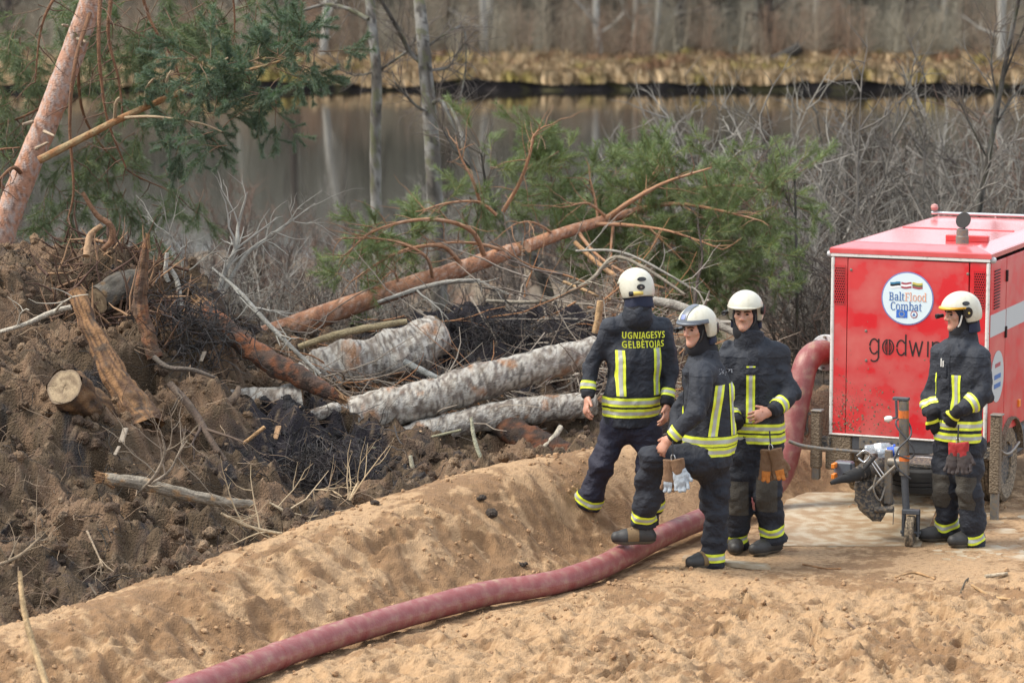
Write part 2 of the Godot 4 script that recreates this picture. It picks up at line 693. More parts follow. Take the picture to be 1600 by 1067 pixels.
	mat("print_orange", lin(0.72, 0.33, 0.20), 0.5)
	mat("print_white", lin(0.75, 0.77, 0.78), 0.5)
	mat("print_black", lin(0.012, 0.012, 0.012), 0.5)
	mat("print_teal", lin(0.03, 0.16, 0.28), 0.5)
	mat("print_crimson", lin(0.32, 0.06, 0.08), 0.5)
	mat("print_yellow", lin(0.52, 0.45, 0.10), 0.5)
	mat("print_green", lin(0.12, 0.14, 0.06), 0.5)
	mat("eu_blue", lin(0.03, 0.13, 0.50), 0.5)
	mat("seam_dark", lin(0.02, 0.004, 0.004), 0.8)
	mat("grille_dark", lin(0.012, 0.006, 0.006), 0.8)
	var mud := noise_tex(0.03, [[0.0, 0.10, 0.075, 0.05], [0.5, 0.19, 0.145, 0.10], [1.0, 0.30, 0.235, 0.165]], 61, 4)
	mat("mud", Color(1, 1, 1), 0.96, mud, 3.0, rough_height, 2.5)
	var dirty := noise_tex(0.02, [[0.0, 0.035, 0.035, 0.038], [0.5, 0.05, 0.05, 0.052], [0.6, 0.16, 0.125, 0.09], [1.0, 0.24, 0.19, 0.13]], 62, 4)
	mat("dirty_black", Color(1, 1, 1), 0.75, dirty, 3.0, rough_height, 1.0)
	var zinc := noise_tex(0.02, [[0.0, 0.11, 0.108, 0.105], [0.45, 0.17, 0.168, 0.162], [0.6, 0.20, 0.165, 0.125], [1.0, 0.24, 0.185, 0.125]], 63, 4)
	mat("zinc", Color(1, 1, 1), 0.45, zinc, 3.0, null, 0.5, false, 0.35)
	mat("chassis_grey", lin(0.06, 0.065, 0.075), 0.6, grain, 3.0)
	mat("chrome", lin(0.6, 0.6, 0.6), 0.2, null, 1.0, null, 0.5, false, 0.9)
	mat("orange_tape", lin(0.65, 0.17, 0.035), 0.5, grain, 3.0)
	mat("rubber", lin(0.025, 0.024, 0.024), 0.85, grain, 4.0)
	var tyre := noise_tex(0.02, [[0.0, 0.05, 0.045, 0.04], [0.4, 0.09, 0.07, 0.05], [0.6, 0.26, 0.2, 0.135], [1.0, 0.34, 0.27, 0.18]], 64, 4)
	mat("muddy_tyre", Color(1, 1, 1), 0.95, tyre, 3.5, rough_height, 0.6)
	mat("rim_pale", lin(0.45, 0.46, 0.47), 0.5, grain, 3.0)
	mat("white_plastic", lin(0.70, 0.69, 0.65), 0.4)
	mat("marker_orange", lin(0.75, 0.22, 0.03), 0.35)
	mat("lens_pink", lin(0.42, 0.20, 0.18), 0.4)
	var pet := mat("clear_plastic", Color(0.85, 0.9, 0.95, 0.25), 0.12)
	pet.transparency = BaseMaterial3D.TRANSPARENCY_ALPHA
	mat("label_blue", lin(0.03, 0.10, 0.5), 0.5)
	# hose
	var hz := noise_tex(0.012, [[0.0, 0.185, 0.036, 0.036], [0.40, 0.215, 0.058, 0.056], [0.56, 0.24, 0.085, 0.08], [0.70, 0.26, 0.12, 0.10], [0.82, 0.29, 0.17, 0.115], [1.0, 0.33, 0.23, 0.15]], 71, 5)
	mat("hose_red", Color(1, 1, 1), 0.5, hz, 1.4, fine_height, 0.25)
	var ply := noise_tex(0.007, [[0.0, 0.26, 0.175, 0.10], [0.38, 0.30, 0.21, 0.125], [0.62, 0.37, 0.30, 0.21], [1.0, 0.44, 0.38, 0.29]], 73, 6)
	mat("plywood", Color(1, 1, 1), 0.6, ply, 1.3, fine_height, 0.25)

# ---------------------------------------------------------------- ground: sand with its berm, dug-up soil behind it, the lake bed
var crest := [Vector3(-4.223, 0.197, -15.100), Vector3(-3.238, 0.242, -16.200), Vector3(-2.628, 0.290, -16.900), Vector3(-1.954, 0.348, -17.950), Vector3(-1.229, 0.430, -19.000), Vector3(-0.726, 0.497, -19.650), Vector3(-0.188, 0.548, -20.350), Vector3(0.488, 0.527, -21.200), Vector3(1.002, 0.505, -21.750), Vector3(1.754, 0.406, -22.400), Vector3(2.664, 0.124, -23.600), Vector3(4.702, -0.289, -25.500), Vector3(9.691, -0.985, -28.000)]
var soil_pts := [
	Vector3(-4.122, 0.170, -16.900), Vector3(-4.463, 0.599, -18.400), Vector3(-4.937, 1.342, -20.500), Vector3(-5.277, 1.848, -22.000), Vector3(-3.214, 0.096, -17.300), Vector3(-3.371, 0.338, -18.200), Vector3(-3.558, 0.788, -19.300), Vector3(-3.746, 1.261, -20.400), Vector3(-3.985, 1.818, -21.800), Vector3(-3.785, 1.868, -22.400),
	Vector3(-2.697, 0.210, -17.900), Vector3(-2.823, 0.522, -18.800), Vector3(-3.005, 0.977, -20.100), Vector3(-3.172, 1.430, -21.300), Vector3(-3.275, 1.806, -22.400), Vector3(-2.187, 0.236, -18.900), Vector3(-2.295, 0.591, -19.900), Vector3(-2.401, 0.997, -20.900), Vector3(-2.569, 1.443, -22.000), Vector3(-2.722, 1.649, -22.900),
	Vector3(-1.721, 0.299, -19.600), Vector3(-1.779, 0.519, -20.300), Vector3(-1.812, 0.838, -21.300), Vector3(-1.937, 0.905, -22.200), Vector3(-2.129, 0.947, -23.200), Vector3(-1.313, 0.281, -20.300), Vector3(-1.336, 0.496, -20.700), Vector3(-1.324, 0.590, -21.300), Vector3(-1.333, 0.683, -22.300), Vector3(-0.864, 0.323, -20.800), Vector3(-0.924, 0.401, -21.100),
	Vector3(-0.491, 0.391, -21.300), Vector3(-0.404, 0.413, -21.900), Vector3(0.000, 0.455, -21.800), Vector3(0.507, 0.473, -22.000), Vector3(-0.952, 0.574, -23.000), Vector3(-0.215, 0.512, -23.400), Vector3(0.540, 0.497, -23.500), Vector3(1.351, 0.442, -23.500), Vector3(-0.898, 1.023, -24.500), Vector3(-0.227, 1.168, -24.800), Vector3(0.454, 1.099, -24.800), Vector3(-0.220, 0.865, -24.000), Vector3(1.016, 0.783, -24.600),
	Vector3(-7, 0.4, -26), Vector3(-4, 0.9, -25.5), Vector3(-2, 0.55, -26), Vector3(0, 0.3, -26), Vector3(2, 0.2, -26), Vector3(5, 0.1, -26.5), Vector3(-8, 0.2, -31), Vector3(-3, 0.2, -31), Vector3(2, 0.15, -31), Vector3(7, 0.05, -31),
	Vector3(5, -0.1, -24), Vector3(8, -0.1, -24), Vector3(3, -0.4, -19), Vector3(6, -0.4, -20), Vector3(0, -0.5, -18), Vector3(-1, -0.4, -16.5), Vector3(-6, -0.4, -14.5)]
var hose_pts := [Vector3(-2.199, 0.060, -15.207), Vector3(-1.813, 0.060, -15.886), Vector3(-1.493, 0.062, -16.459), Vector3(-1.185, 0.062, -16.998), Vector3(-0.619, 0.062, -17.790), Vector3(-0.162, 0.062, -18.339), Vector3(0.107, 0.062, -18.517), Vector3(0.347, 0.064, -18.729), Vector3(0.597, 0.068, -19.104), Vector3(0.848, 0.085, -19.588), Vector3(1.070, 0.080, -20.116), Vector3(1.366, 0.072, -20.735), Vector3(1.665, 0.075, -21.202), Vector3(1.945, 0.105, -21.600), Vector3(2.107, 0.230, -21.750), Vector3(2.170, 0.425, -21.800), Vector3(2.212, 0.651, -21.850), Vector3(2.269, 0.923, -21.900), Vector3(2.317, 1.094, -21.950), Vector3(2.397, 1.167, -22.050), Vector3(2.510, 1.157, -22.200)]
var soil_grid := PackedFloat32Array()

func crest_at(x: float, z: float) -> Vector3:
	# x: signed distance to the crest line (positive towards the camera), y: crest height there, z: how far along
	var best := 1e9
	var out := Vector3.ZERO
	for k in crest.size() - 1:
		var a: Vector3 = crest[k]
		var b: Vector3 = crest[k + 1]
		var e := Vector2(b.x - a.x, b.z - a.z)
		var w := Vector2(x - a.x, z - a.z)
		var f := clampf(w.dot(e) / e.length_squared(), 0.0, 1.0)
		var l := (w - e * f).length()
		if l < best:
			best = l
			var side := e.x * w.y - e.y * w.x
			out = Vector3(l * signf(side), lerpf(a.y, b.y, f), k + f)
	return out

func sand_base(x: float, z: float) -> float:
	var c := crest_at(x, z)
	var s := c.x
	if s >= 0.0:
		var w := 1.15 - 0.22 * clampf((c.z - 5.4) / 0.8, 0.0, 1.0) - 0.25 * clampf(c.z - 8.0, 0.0, 1.0) + 0.15 * NS.get_noise_2d(x * 0.7, z * 0.7)
		var f := clampf((s - 0.12) / (w * 0.8), 0.0, 1.0)
		return c.y * (1.0 - f * f * (3.0 - 2.0 * f)) - 0.05 * exp(-pow((s - w) / 0.35, 2.0))
	return c.y - 0.5 * s * s - 0.14 * absf(s) if s > -1.6 else c.y - 1.5

func trail(x: float, z: float) -> float:
	# distance on the ground to the hose
	var best := 9.0
	for k in 13:
		var a: Vector3 = hose_pts[k]
		var b: Vector3 = hose_pts[k + 1]
		var e := Vector2(b.x - a.x, b.z - a.z)
		var w := Vector2(x - a.x, z - a.z)
		best = minf(best, (w - e * clampf(w.dot(e) / e.length_squared(), 0.0, 1.0)).length())
	return best

func sand_at(x: float, z: float) -> float:
	return sand_base(x, z)

func axis_steps(a: float, b: float, lo: float, hi: float, fine: float) -> PackedFloat32Array:
	var left := PackedFloat32Array()
	var p := lo
	var st := fine
	while p > a:
		st *= 1.18
		p -= st
		left.append(p)
	left.reverse()
	var out := left
	p = lo
	while p < hi:
		out.append(p)
		p += fine
	st = fine
	while p < b:
		out.append(p)
		st *= 1.18
		p += st
	out.append(p)
	return out

func sheet(xs: PackedFloat32Array, zs: PackedFloat32Array, ht) -> MB:
	var m := MB.new()
	var nx := xs.size()
	for z in zs:
		for x in xs:
			var r: Array = ht.call(x, z)
			m.v.append(Vector3(x, r[0], z))
			m.c.append(r[1])
	m.n.resize(m.v.size())
	m.u.resize(m.v.size())
	for zi in zs.size() - 1:
		for xi in nx - 1:
			var a := zi * nx + xi
			m.i.append_array([a, a + 1, a + nx, a + 1, a + nx + 1, a + nx])
	m.smooth()
	return m

var base_grid := PackedFloat32Array()
var trail_grid := PackedFloat32Array()
var lid_grid := PackedFloat32Array()
var side_grid := PackedFloat32Array()
const GX := -7.0
const GZ := -28.0
const GS := 0.1
const GW := 141
const GH := 151

func grid_get(g: PackedFloat32Array, x: float, z: float) -> float:
	var fx := clampf((x - GX) / GS, 0.0, GW - 1.001)
	var fz := clampf((z - GZ) / GS, 0.0, GH - 1.001)
	var ix := int(fx)
	var iz := int(fz)
	var i := iz * GW + ix
	fx -= ix
	fz -= iz
	return lerpf(lerpf(g[i], g[i + 1], fx), lerpf(g[i + GW], g[i + GW + 1], fx), fz)

# boot prints: x, z, heading
var prints: Array[Vector3] = []

func make_prints() -> void:
	var rng := RandomNumberGenerator.new()
	rng.seed = 808
	for walk in [[Vector2(-0.6, -15.1), Vector2(1.9, -17.9)], [Vector2(0.9, -14.8), Vector2(3.4, -17.6)], [Vector2(2.9, -15.2), Vector2(1.2, -18.8)], [Vector2(-1.6, -18.3), Vector2(0.4, -20.1)], [Vector2(3.9, -16.2), Vector2(2.3, -19.0)]]:
		var a: Vector2 = walk[0]
		var b: Vector2 = walk[1]
		var way := (b - a).normalized()
		var n := int(a.distance_to(b) / 0.42)
		for k in n:
			var p := a + way * (k * 0.42 + rng.randf_range(-0.07, 0.07)) + way.orthogonal() * ((0.11 if k % 2 else -0.11) + rng.randf_range(-0.05, 0.05))
			prints.append(Vector3(p.x, p.y, way.angle() + rng.randf_range(-0.3, 0.3)))

func sand_height(x: float, z: float) -> float:
	var b := grid_get(base_grid, x, z)
	var near := clampf((z + 19.6) / 2.2, 0.0, 1.0)
	var pad := clampf(1.0 - Vector2((x - 2.7) / 2.3, (z + 20.4) / 1.5).length(), 0.0, 1.0)
	pad = clampf(pad * 2.5, 0.0, 1.0)
	var tr := grid_get(trail_grid, x, z)
	var r := lerpf(0.55, 1.0, near) * (1.0 - 0.72 * pad)
	r *= lerpf(0.3, 1.0, clampf((tr - 0.12) / 0.3, 0.0, 1.0))
	var sd := grid_get(side_grid, x, z)
	if sd < 0.5:
		r *= lerpf(0.4, 1.0, clampf((sd - 0.1) / 0.4, 0.0, 1.0))
	r *= lerpf(1.0, 0.5, clampf((x - 0.6) / 0.8, 0.0, 1.0) * clampf((-z - 18.4) / 0.6, 0.0, 1.0))
	var h := 0.055 * NS.get_noise_2d(x * 1.1, z * 1.1) + 0.030 * NS.get_noise_2d(x * 3.4 + 7.0, z * 3.4)
	h += 0.030 * NR.get_noise_2d(x * 1.7, z * 1.7)
	h += 0.030 * NR.get_noise_2d(x * 4.0 + 3.0 + 0.2 * NS.get_noise_2d(x * 2.0, z * 2.0), z * 4.0)
	var cell := NC.get_noise_2d(x * 6.5 + 0.4 * NS.get_noise_2d(x * 8.0, z * 8.0), z * 6.5)
	h += -0.026 * cell * clampf(0.35 + 1.5 * NS.get_noise_2d(x * 1.3 + 40.0, z * 1.3), 0.0, 1.0)
	h += 0.012 * NS.get_noise_2d(x * 14.0, z * 14.0) + 0.016 * NR.get_noise_2d(x * 9.0 + 5.0, z * 9.0)
	# boot prints pressed in
	var pr := NC.get_noise_2d(x * 2.1 + 11.0, z * 1.7 + 5.0)
	if pr < -0.76:
		h -= 0.06 * clampf((-0.76 - pr) * 7.0, 0.0, 1.0)
	if z > -20.3:
		for q: Vector3 in prints:
			var ox := x - q.x
			var oz := z - q.y
			if ox * ox + oz * oz < 0.045:
				var al := ox * cos(q.z) + oz * sin(q.z)
				var ac := oz * cos(q.z) - ox * sin(q.z)
				var waist := 0.05 - 0.014 * exp(-pow((al + 0.02) / 0.035, 2.0))
				var e := maxf(absf(al) / 0.15, absf(ac) / waist)
				h -= 0.055 * clampf((1.0 - e) * 5.0, 0.0, 1.0) - 0.022 * exp(-pow((e - 1.25) / 0.22, 2.0))
	# sand pushed up along the hose
	h += 0.035 * exp(-pow((tr - 0.2) / 0.09, 2.0)) * (0.55 + NS.get_noise_2d(x * 3.0, z * 3.0))
	return b + h * r - 0.004 * pad

func stage_terrain() -> void:
	make_prints()
	base_grid.resize(GW * GH)
	trail_grid.resize(GW * GH)
	soil_grid.resize(GW * GH)
	lid_grid.resize(GW * GH)
	side_grid.resize(GW * GH)
	for iz in GH:
		for ix in GW:
			var x := GX + ix * GS
			var z := GZ + iz * GS
			base_grid[iz * GW + ix] = sand_base(x, z)
			var cr := crest_at(x, z)
			side_grid[iz * GW + ix] = cr.x
			lid_grid[iz * GW + ix] = base_grid[iz * GW + ix] - 0.35 if cr.x > 0.0 else cr.y - 0.16 + maxf(0.0, -cr.x - 0.12) * 1.6
			trail_grid[iz * GW + ix] = trail(x, z)
			var sw := 0.0
			var sh := 0.0
			for p: Vector3 in soil_pts:
				var l := (p.x - x) * (p.x - x) + (p.z - z) * (p.z - z) + 0.02
				var w := 1.0 / (l * l)
				sw += w
				sh += w * p.y
			soil_grid[iz * GW + ix] = sh / sw
	# sand
	var xs := axis_steps(-60.0, 60.0, -4.7, 5.1, 0.022)
	var zs := axis_steps(-25.0, 30.0, -22.6, -14.3, 0.022)
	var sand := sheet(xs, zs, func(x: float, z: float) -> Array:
		var h := sand_height(x, z)
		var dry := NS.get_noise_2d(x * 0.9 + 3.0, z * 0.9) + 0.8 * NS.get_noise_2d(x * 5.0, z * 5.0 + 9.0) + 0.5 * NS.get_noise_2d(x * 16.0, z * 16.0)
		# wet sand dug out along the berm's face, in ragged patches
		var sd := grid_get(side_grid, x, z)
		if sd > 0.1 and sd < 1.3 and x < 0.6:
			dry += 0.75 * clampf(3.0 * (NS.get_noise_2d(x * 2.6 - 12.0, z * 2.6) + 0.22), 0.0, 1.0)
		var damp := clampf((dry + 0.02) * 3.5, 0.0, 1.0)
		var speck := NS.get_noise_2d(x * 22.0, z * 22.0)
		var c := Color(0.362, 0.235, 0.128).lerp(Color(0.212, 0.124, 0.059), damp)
		if speck > 0.42:
			c = c.lerp(Color(0.16, 0.095, 0.05), 0.6)
		return [h, c])
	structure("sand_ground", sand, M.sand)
	# dug-up soil
	xs = axis_steps(-45.0, 45.0, -4.9, 1.6, 0.028)
	zs = axis_steps(-64.0, -15.0, -25.0, -17.0, 0.028)
	var soil := sheet(xs, zs, func(x: float, z: float) -> Array: return soil_point(x, z))
	structure("soil_bank", soil, M.soil)
	# lake bed and everything below, out to the horizon
	var m := MB.new()
	m.col = Color(0.05, 0.04, 0.03)
	m.poly([Vector3(-700, -1.9, 400), Vector3(700, -1.9, 400), Vector3(700, -1.9, -700), Vector3(-700, -1.9, -700)], Vector3.UP)
	structure("ground", m, M.soil_far)
	m = MB.new()
	m.poly([Vector3(-220, -1.0, -40), Vector3(220, -1.0, -40), Vector3(220, -1.0, -131), Vector3(-220, -1.0, -131)], Vector3.UP)
	structure("lake_water", m, M.water)

func soil_height(x: float, z: float) -> float:
	var r: Array = soil_point(x, z)
	return r[0]

func soil_point(x: float, z: float) -> Array:
	var d := -z
	var far := 0.12 if d < 34.0 else lerpf(0.12, -1.5, clampf((d - 34.0) / 26.0, 0.0, 1.0))
	var k := clampf((d - 25.5) / 2.4, 0.0, 1.0)
	k = maxf(k, clampf((absf(x + 0.5) - 5.2) / 1.2, 0.0, 1.0) * clampf((d - 20.0) / 3.0, 0.0, 1.0))
	var b := lerpf(grid_get(soil_grid, x, z), far, k)
	var rough := lerpf(1.0, 0.5, k)
	var big := NS.get_noise_2d(x * 0.8 + 20.0, z * 0.8)
	var ridge := NR.get_noise_2d(x * 1.5, z * 1.5 + 8.0)
	var cell := 1.0 + NC.get_noise_2d(x * 4.6 + 0.5 * NS.get_noise_2d(x * 5.0, z * 5.0), z * 4.6)
	var clod := 1.0 + NC.get_noise_2d(x * 11.0 + 0.6 * NS.get_noise_2d(x * 9.0, z * 9.0), z * 11.0)
	var fine := NS.get_noise_2d(x * 18.0, z * 18.0)
	var h := 0.16 * big + 0.11 * ridge + 0.08 * (0.4 - cell * cell) + 0.035 * (0.4 - clod * clod) + 0.024 * fine
	var hole := NS.get_noise_2d(x * 1.9 - 30.0, z * 1.9)
	if hole > 0.34:
		h -= clampf((hole - 0.34) * 2.4, 0.0, 0.4)
	var tone := NS.get_noise_2d(x * 1.3 - 9.0, z * 1.3) + 0.55 * NS.get_noise_2d(x * 7.0, z * 7.0)
	var c := Color(0.082, 0.051, 0.031)
	c = c.lerp(Color(0.155, 0.098, 0.055), clampf((tone - 0.06) * 4.0, 0.0, 1.0))
	c = c.lerp(Color(0.024, 0.021, 0.021), clampf((-tone - 0.45) * 4.0, 0.0, 1.0))
	# black peat turned up between the mound and the logs
	var peat := NS.get_noise_2d(x * 2.2 + 60.0, z * 2.2) * 0.5 + 1.0 - Vector2((x + 1.35) / 0.75, (z + 21.1) / 0.9).length()
	peat = maxf(peat, NS.get_noise_2d(x * 2.2 + 60.0, z * 2.2) * 0.5 + 1.0 - Vector2((x + 0.2) / 1.5, (z + 24.6) / 1.2).length())
	c = c.lerp(Color(0.016, 0.015, 0.017), clampf(peat * 4.0, 0.0, 1.0))
	if k > 0.0:
		var lit := NS.get_noise_2d(x * 1.1, z * 1.1)
		var litter := Color(0.11, 0.085, 0.065).lerp(Color(0.20, 0.155, 0.105), clampf(0.5 + lit * 2.5, 0.0, 1.0))
		litter = litter.lerp(Color(0.17, 0.095, 0.055), clampf(NS.get_noise_2d(x * 2.4 + 5.0, z * 2.4) * 4.0 - 0.6, 0.0, 1.0))
		c = c.lerp(litter, k)
	if fine > 0.45:
		c = c.lerp(Color(0.28, 0.2, 0.13), 0.5)
	return [minf(b + h * rough, grid_get(lid_grid, x, z) + 0.03 * fine) if d < 27.9 else b + h * rough, c]

# ---------------------------------------------------------------- far shore: bank, dry grass, bare wood
func sapling(rng: RandomNumberGenerator, tall: float, r: float, arms: int, spread: float, c: Color) -> MB:
	var m := MB.new()
	m.col = c
	var pts := PackedVector3Array()
	var rad := PackedFloat32Array()
	var p := Vector3.ZERO
	var lean := Vector3(rng.randfn() * 0.05, 1, rng.randfn() * 0.05)
	for k in 9:
		pts.append(p)
		rad.append(r * (1.0 - 0.1 * k))
		p += (lean + Vector3(rng.randfn(), 0, rng.randfn()) * 0.05) * tall / 8.0
	m.ring_tube(pts, rad, 5, false)
	for k in arms:
		var f := rng.randf_range(0.06, 0.97)
		var q := pts[int(f * 8)].lerp(pts[mini(int(f * 8) + 1, 8)], f * 8 - int(f * 8))
		var an := rng.randf() * TAU
		var dr := Vector3(cos(an), rng.randf_range(0.3, 1.5), sin(an))
		var tw := twig(m, rng, q, dr, spread * rng.randf_range(0.4, 1.0) * (1.15 - f), r * 0.34 * (1.1 - f), 4, 0.35, 0.25, 3)
		for j in 3:
			twig(m, rng, tw[1 + j], dr + Vector3(rng.randfn(), 0.4, rng.randfn()) * 0.8, spread * 0.35 * rng.randf_range(0.5, 1.0), r * 0.12, 2, 0.4, 0.2, 3)
	return m

func tussock(rng: RandomNumberGenerator, blades: int, tall: float, wide: float) -> MB:
	var m := MB.new()
	for k in blades:
		var an := rng.randf() * TAU
		var out := Vector3(cos(an), 0, sin(an))
		var h := tall * rng.randf_range(0.45, 1.0)
		var a := out * wide * 0.25 * rng.randf()
		var b := a + out * wide * rng.randf_range(0.1, 0.5) + Vector3.UP * h * 0.75
		var c := b + out * wide * rng.randf_range(0.2, 0.6) + Vector3.UP * h * rng.randf_range(-0.25, 0.25)
		var s := out.cross(Vector3.UP) * tall * 0.022
		var nn := (out + Vector3.UP).normalized()
		m.col = Color(1, 1, 1).lerp(Color(0.55, 0.45, 0.35), rng.randf())
		var i0 := m.add(a - s, nn)
		m.add(a + s, nn)
		m.add(b + s * 0.8, nn)
		m.add(b - s * 0.8, nn)
		m.add(c, nn)
		m.i.append_array([i0, i0 + 1, i0 + 2, i0, i0 + 2, i0 + 3, i0 + 3, i0 + 2, i0 + 4])
	return m

func far_height(x: float, d: float) -> float:
	var h := -0.62 + 0.35 * NS.get_noise_2d(x * 0.12, d * 0.12)
	h += clampf((d - 127.0) / 60.0, 0.0, 1.0) * 0.7
	if d > 185.0:
		h += (d - 185.0) * (d - 185.0) * 0.0022
	return h

func shore_line(x: float) -> float:
	return 126.2 + 1.2 * NS.get_noise_1d(x * 0.11) + 0.35 * NS.get_noise_1d(x * 0.8)

func stage_far_shore() -> void:
	var rng := RandomNumberGenerator.new()
	rng.seed = 77
	var xs := PackedFloat32Array()
	for k in 141:
		xs.append(-105.0 + k * 1.5)
	var ds := PackedFloat32Array([0.0, 1.0, 2.0, 4.0, 6.0, 9.0, 12.0, 16.0, 20.0, 26.0, 34.0, 44.0, 56.0, 70.0, 90.0, 120.0, 160.0])
	var m := MB.new()
	for d in ds:
		for x in xs:
			var dd := shore_line(x) + d
			var y := far_height(x, dd)
			m.v.append(Vector3(x, y, -dd))
			var a := NS.get_noise_2d(x * 0.2, dd * 0.2)
			var c := Color(0.40, 0.30, 0.17).lerp(Color(0.30, 0.25, 0.10), clampf(a * 3.0 - 0.8, 0.0, 1.0)).lerp(Color(0.22, 0.13, 0.075), clampf(-a * 3.0, 0.0, 1.0))
			if d > 24.0:
				c = Color(0.085, 0.072, 0.054).lerp(Color(0.06, 0.052, 0.042), clampf(0.5 + a * 2.0, 0.0, 1.0))
			m.c.append(c)
	m.n.resize(m.v.size())
	m.u.resize(m.v.size())
	for r in ds.size() - 1:
		for k in xs.size() - 1:
			var a := r * xs.size() + k
			m.i.append_array([a, a + xs.size(), a + 1, a + 1, a + xs.size(), a + xs.size() + 1])
	m.smooth()
	structure("far_bank", m, M.soil_far)
	# the undercut peat edge above the water
	m = MB.new()
	for k in 700:
		var x := -105.0 + k * 0.3
		var d := shore_line(x)
		for r in 5:
			var f := r / 4.0
			var y := lerpf(-1.25, far_height(x, d) + 0.03, f)
			m.v.append(Vector3(x, y, -d - 0.25 * NS.get_noise_3d(x * 0.9, y * 3.0, 2.0) - 0.2 * f))
			m.c.append(Color(0.018, 0.015, 0.014) if NS.get_noise_3d(x * 0.6, y * 2.0, 9.0) < 0.22 else Color(0.07, 0.06, 0.025))
	m.n.resize(m.v.size())
	m.u.resize(m.v.size())
	for k in 699:
		for r in 4:
			var a := k * 5 + r
			m.i.append_array([a, a + 1, a + 5, a + 1, a + 6, a + 5])
	m.smooth()
	structure("peat_edge", m, M.soil_far)
	# dry grass
	var kinds := []
	for k in 4:
		kinds.append(tussock(rng, 44, 1.0, 0.8).mesh())
	for k in 4:
		var xs_ := []
		var cs := []
		for j in 5000:
			var x := rng.randf_range(-48, 48)
			var d := shore_line(x) + 0.1 + 34.0 * pow(rng.randf(), 1.6)
			var s := rng.randf_range(0.16, 0.6)
			xs_.append(Transform3D(Basis(Vector3.UP, rng.randf() * TAU).scaled(Vector3(s * 1.5, s * rng.randf_range(0.8, 1.6), s * 1.5)), Vector3(x, far_height(x, d) - 0.05, -d)))
			var a := NS.get_noise_2d(x * 0.16 + 4.0, d * 0.3)
			var c := Color(0.66, 0.52, 0.335).lerp(Color(0.50, 0.43, 0.15), clampf(a * 5.0 - 1.3, 0.0, 1.0)).lerp(Color(0.38, 0.235, 0.145), clampf(-a * 4.0 - 0.4 + (d - 140.0) * 0.04, 0.0, 1.0))
			cs.append(c * rng.randf_range(0.75, 1.15))
		var o := copies(self, "dry_grass", kinds[k], M.straw, xs_, cs)
		o.name = numbered("dry_grass")
		o.set_meta("label", "dry straw-coloured grass along the far lake bank")
	# undergrowth and bare wood, too dense to count
	var trunks := []
	for k in 5:
		trunks.append(sapling(rng, 1.0, 0.014, 34, 0.5, Color(1, 1, 1)).mesh())
	for k in 5:
		var a1 := []
		var c1 := []
		for j in 520:
			var x := rng.randf_range(-52, 52)
			var d := rng.randf_range(148, 176)
			var s := rng.randf_range(1.6, 3.6)
			a1.append(Transform3D(Basis(Vector3.UP, rng.randf() * TAU).scaled(Vector3(s * 1.5, s, s * 1.5)), Vector3(x, far_height(x, d) - 0.1, -d)))
			c1.append(Color(0.235, 0.155, 0.105).lerp(Color(0.28, 0.25, 0.19), clampf(0.6 + 1.6 * NS.get_noise_1d(x * 0.3) + rng.randf_range(-0.3, 0.3), 0.0, 1.0)) * rng.randf_range(0.7, 1.2))
		var o := copies(self, "undergrowth", trunks[k], M.twig, a1, c1)
		o.name = numbered("undergrowth")
		o.set_meta("label", "rust-brown bare undergrowth in front of the far wood")
		a1 = []
		c1 = []
		for j in 560:
			var x := rng.randf_range(-62, 62)
			var d := 160.0 + 90.0 * pow(rng.randf(), 1.4)
			var s := rng.randf_range(5.0, 13.0)
			a1.append(Transform3D(Basis(Vector3.UP, rng.randf() * TAU).scaled(Vector3(s * 0.8, s, s * 0.8)), Vector3(x, far_height(x, d) - 0.1, -d)))
			c1.append(Color(0.12, 0.112, 0.085).lerp(Color(0.31, 0.30, 0.25), pow(rng.randf(), 1.4)) * rng.randf_range(0.7, 1.2))
		o = copies(self, "far_wood", trunks[k], M.twig, a1, c1)
		o.name = numbered("far_wood")
		o.set_meta("label", "dense bare grey-brown wood filling the far side")
	# trees of the far wood that stand out one by one
	var pale := [sapling(rng, 16.0, 0.23, 46, 3.2, Color(0.30, 0.29, 0.26)), sapling(rng, 15.0, 0.18, 44, 3.0, Color(0.27, 0.255, 0.22))]
	var dark := [sapling(rng, 17.0, 0.27, 46, 3.4, Color(0.055, 0.047, 0.038)), sapling(rng, 15.0, 0.22, 46, 3.0, Color(0.075, 0.064, 0.05))]
	var spots := [[505, 149, 0, "leftmost pale trunk of the far wood, right of the hanging pine"], [757, 151, 0, "pale birch trunk on the far bank behind the two alders"], [770, 154, 1, "thin pale birch close right of another behind the alders"],
		[938, 152, 0, "pale trunk of the far wood above the fallen pine's broken middle"], [985, 155, 1, "slender pale trunk right of the far wood's middle"], [1018, 151, 1, "pale trunk in the far wood above the left helmeted man"],
		[1262, 157, 1, "faint pale trunk in the far wood above the dark fallen log"], [1557, 145, 0, "tall pale trunk at the right end of the far bank"], [1470, 155, 1, "thin pale trunk in the far wood above the red trailer"],
		[20, 151, 2, "dark trunk at the far wood's left end behind the leaning pine"], [460, 154, 2, "dark trunk left of the pale one beyond the hanging pine bough"], [545, 157, 3, "dark trunk beyond the lake just left of the first alder"], [700, 158, 2, "dark trunk beyond the lake just right of the alders"],
		[860, 157, 3, "dark trunk in the middle of the far wood"], [1060, 154, 2, "thick dark trunk above the bank's yellow moss"], [1120, 157, 3, "dark trunk right of the bank's yellow moss"], [1195, 153, 2, "dark trunk just left of the fallen log on the far bank"], [1345, 155, 3, "dark trunk above the red trailer's left edge across the lake"], [1415, 158, 2, "dark trunk across the lake above the trailer's round sticker"]]
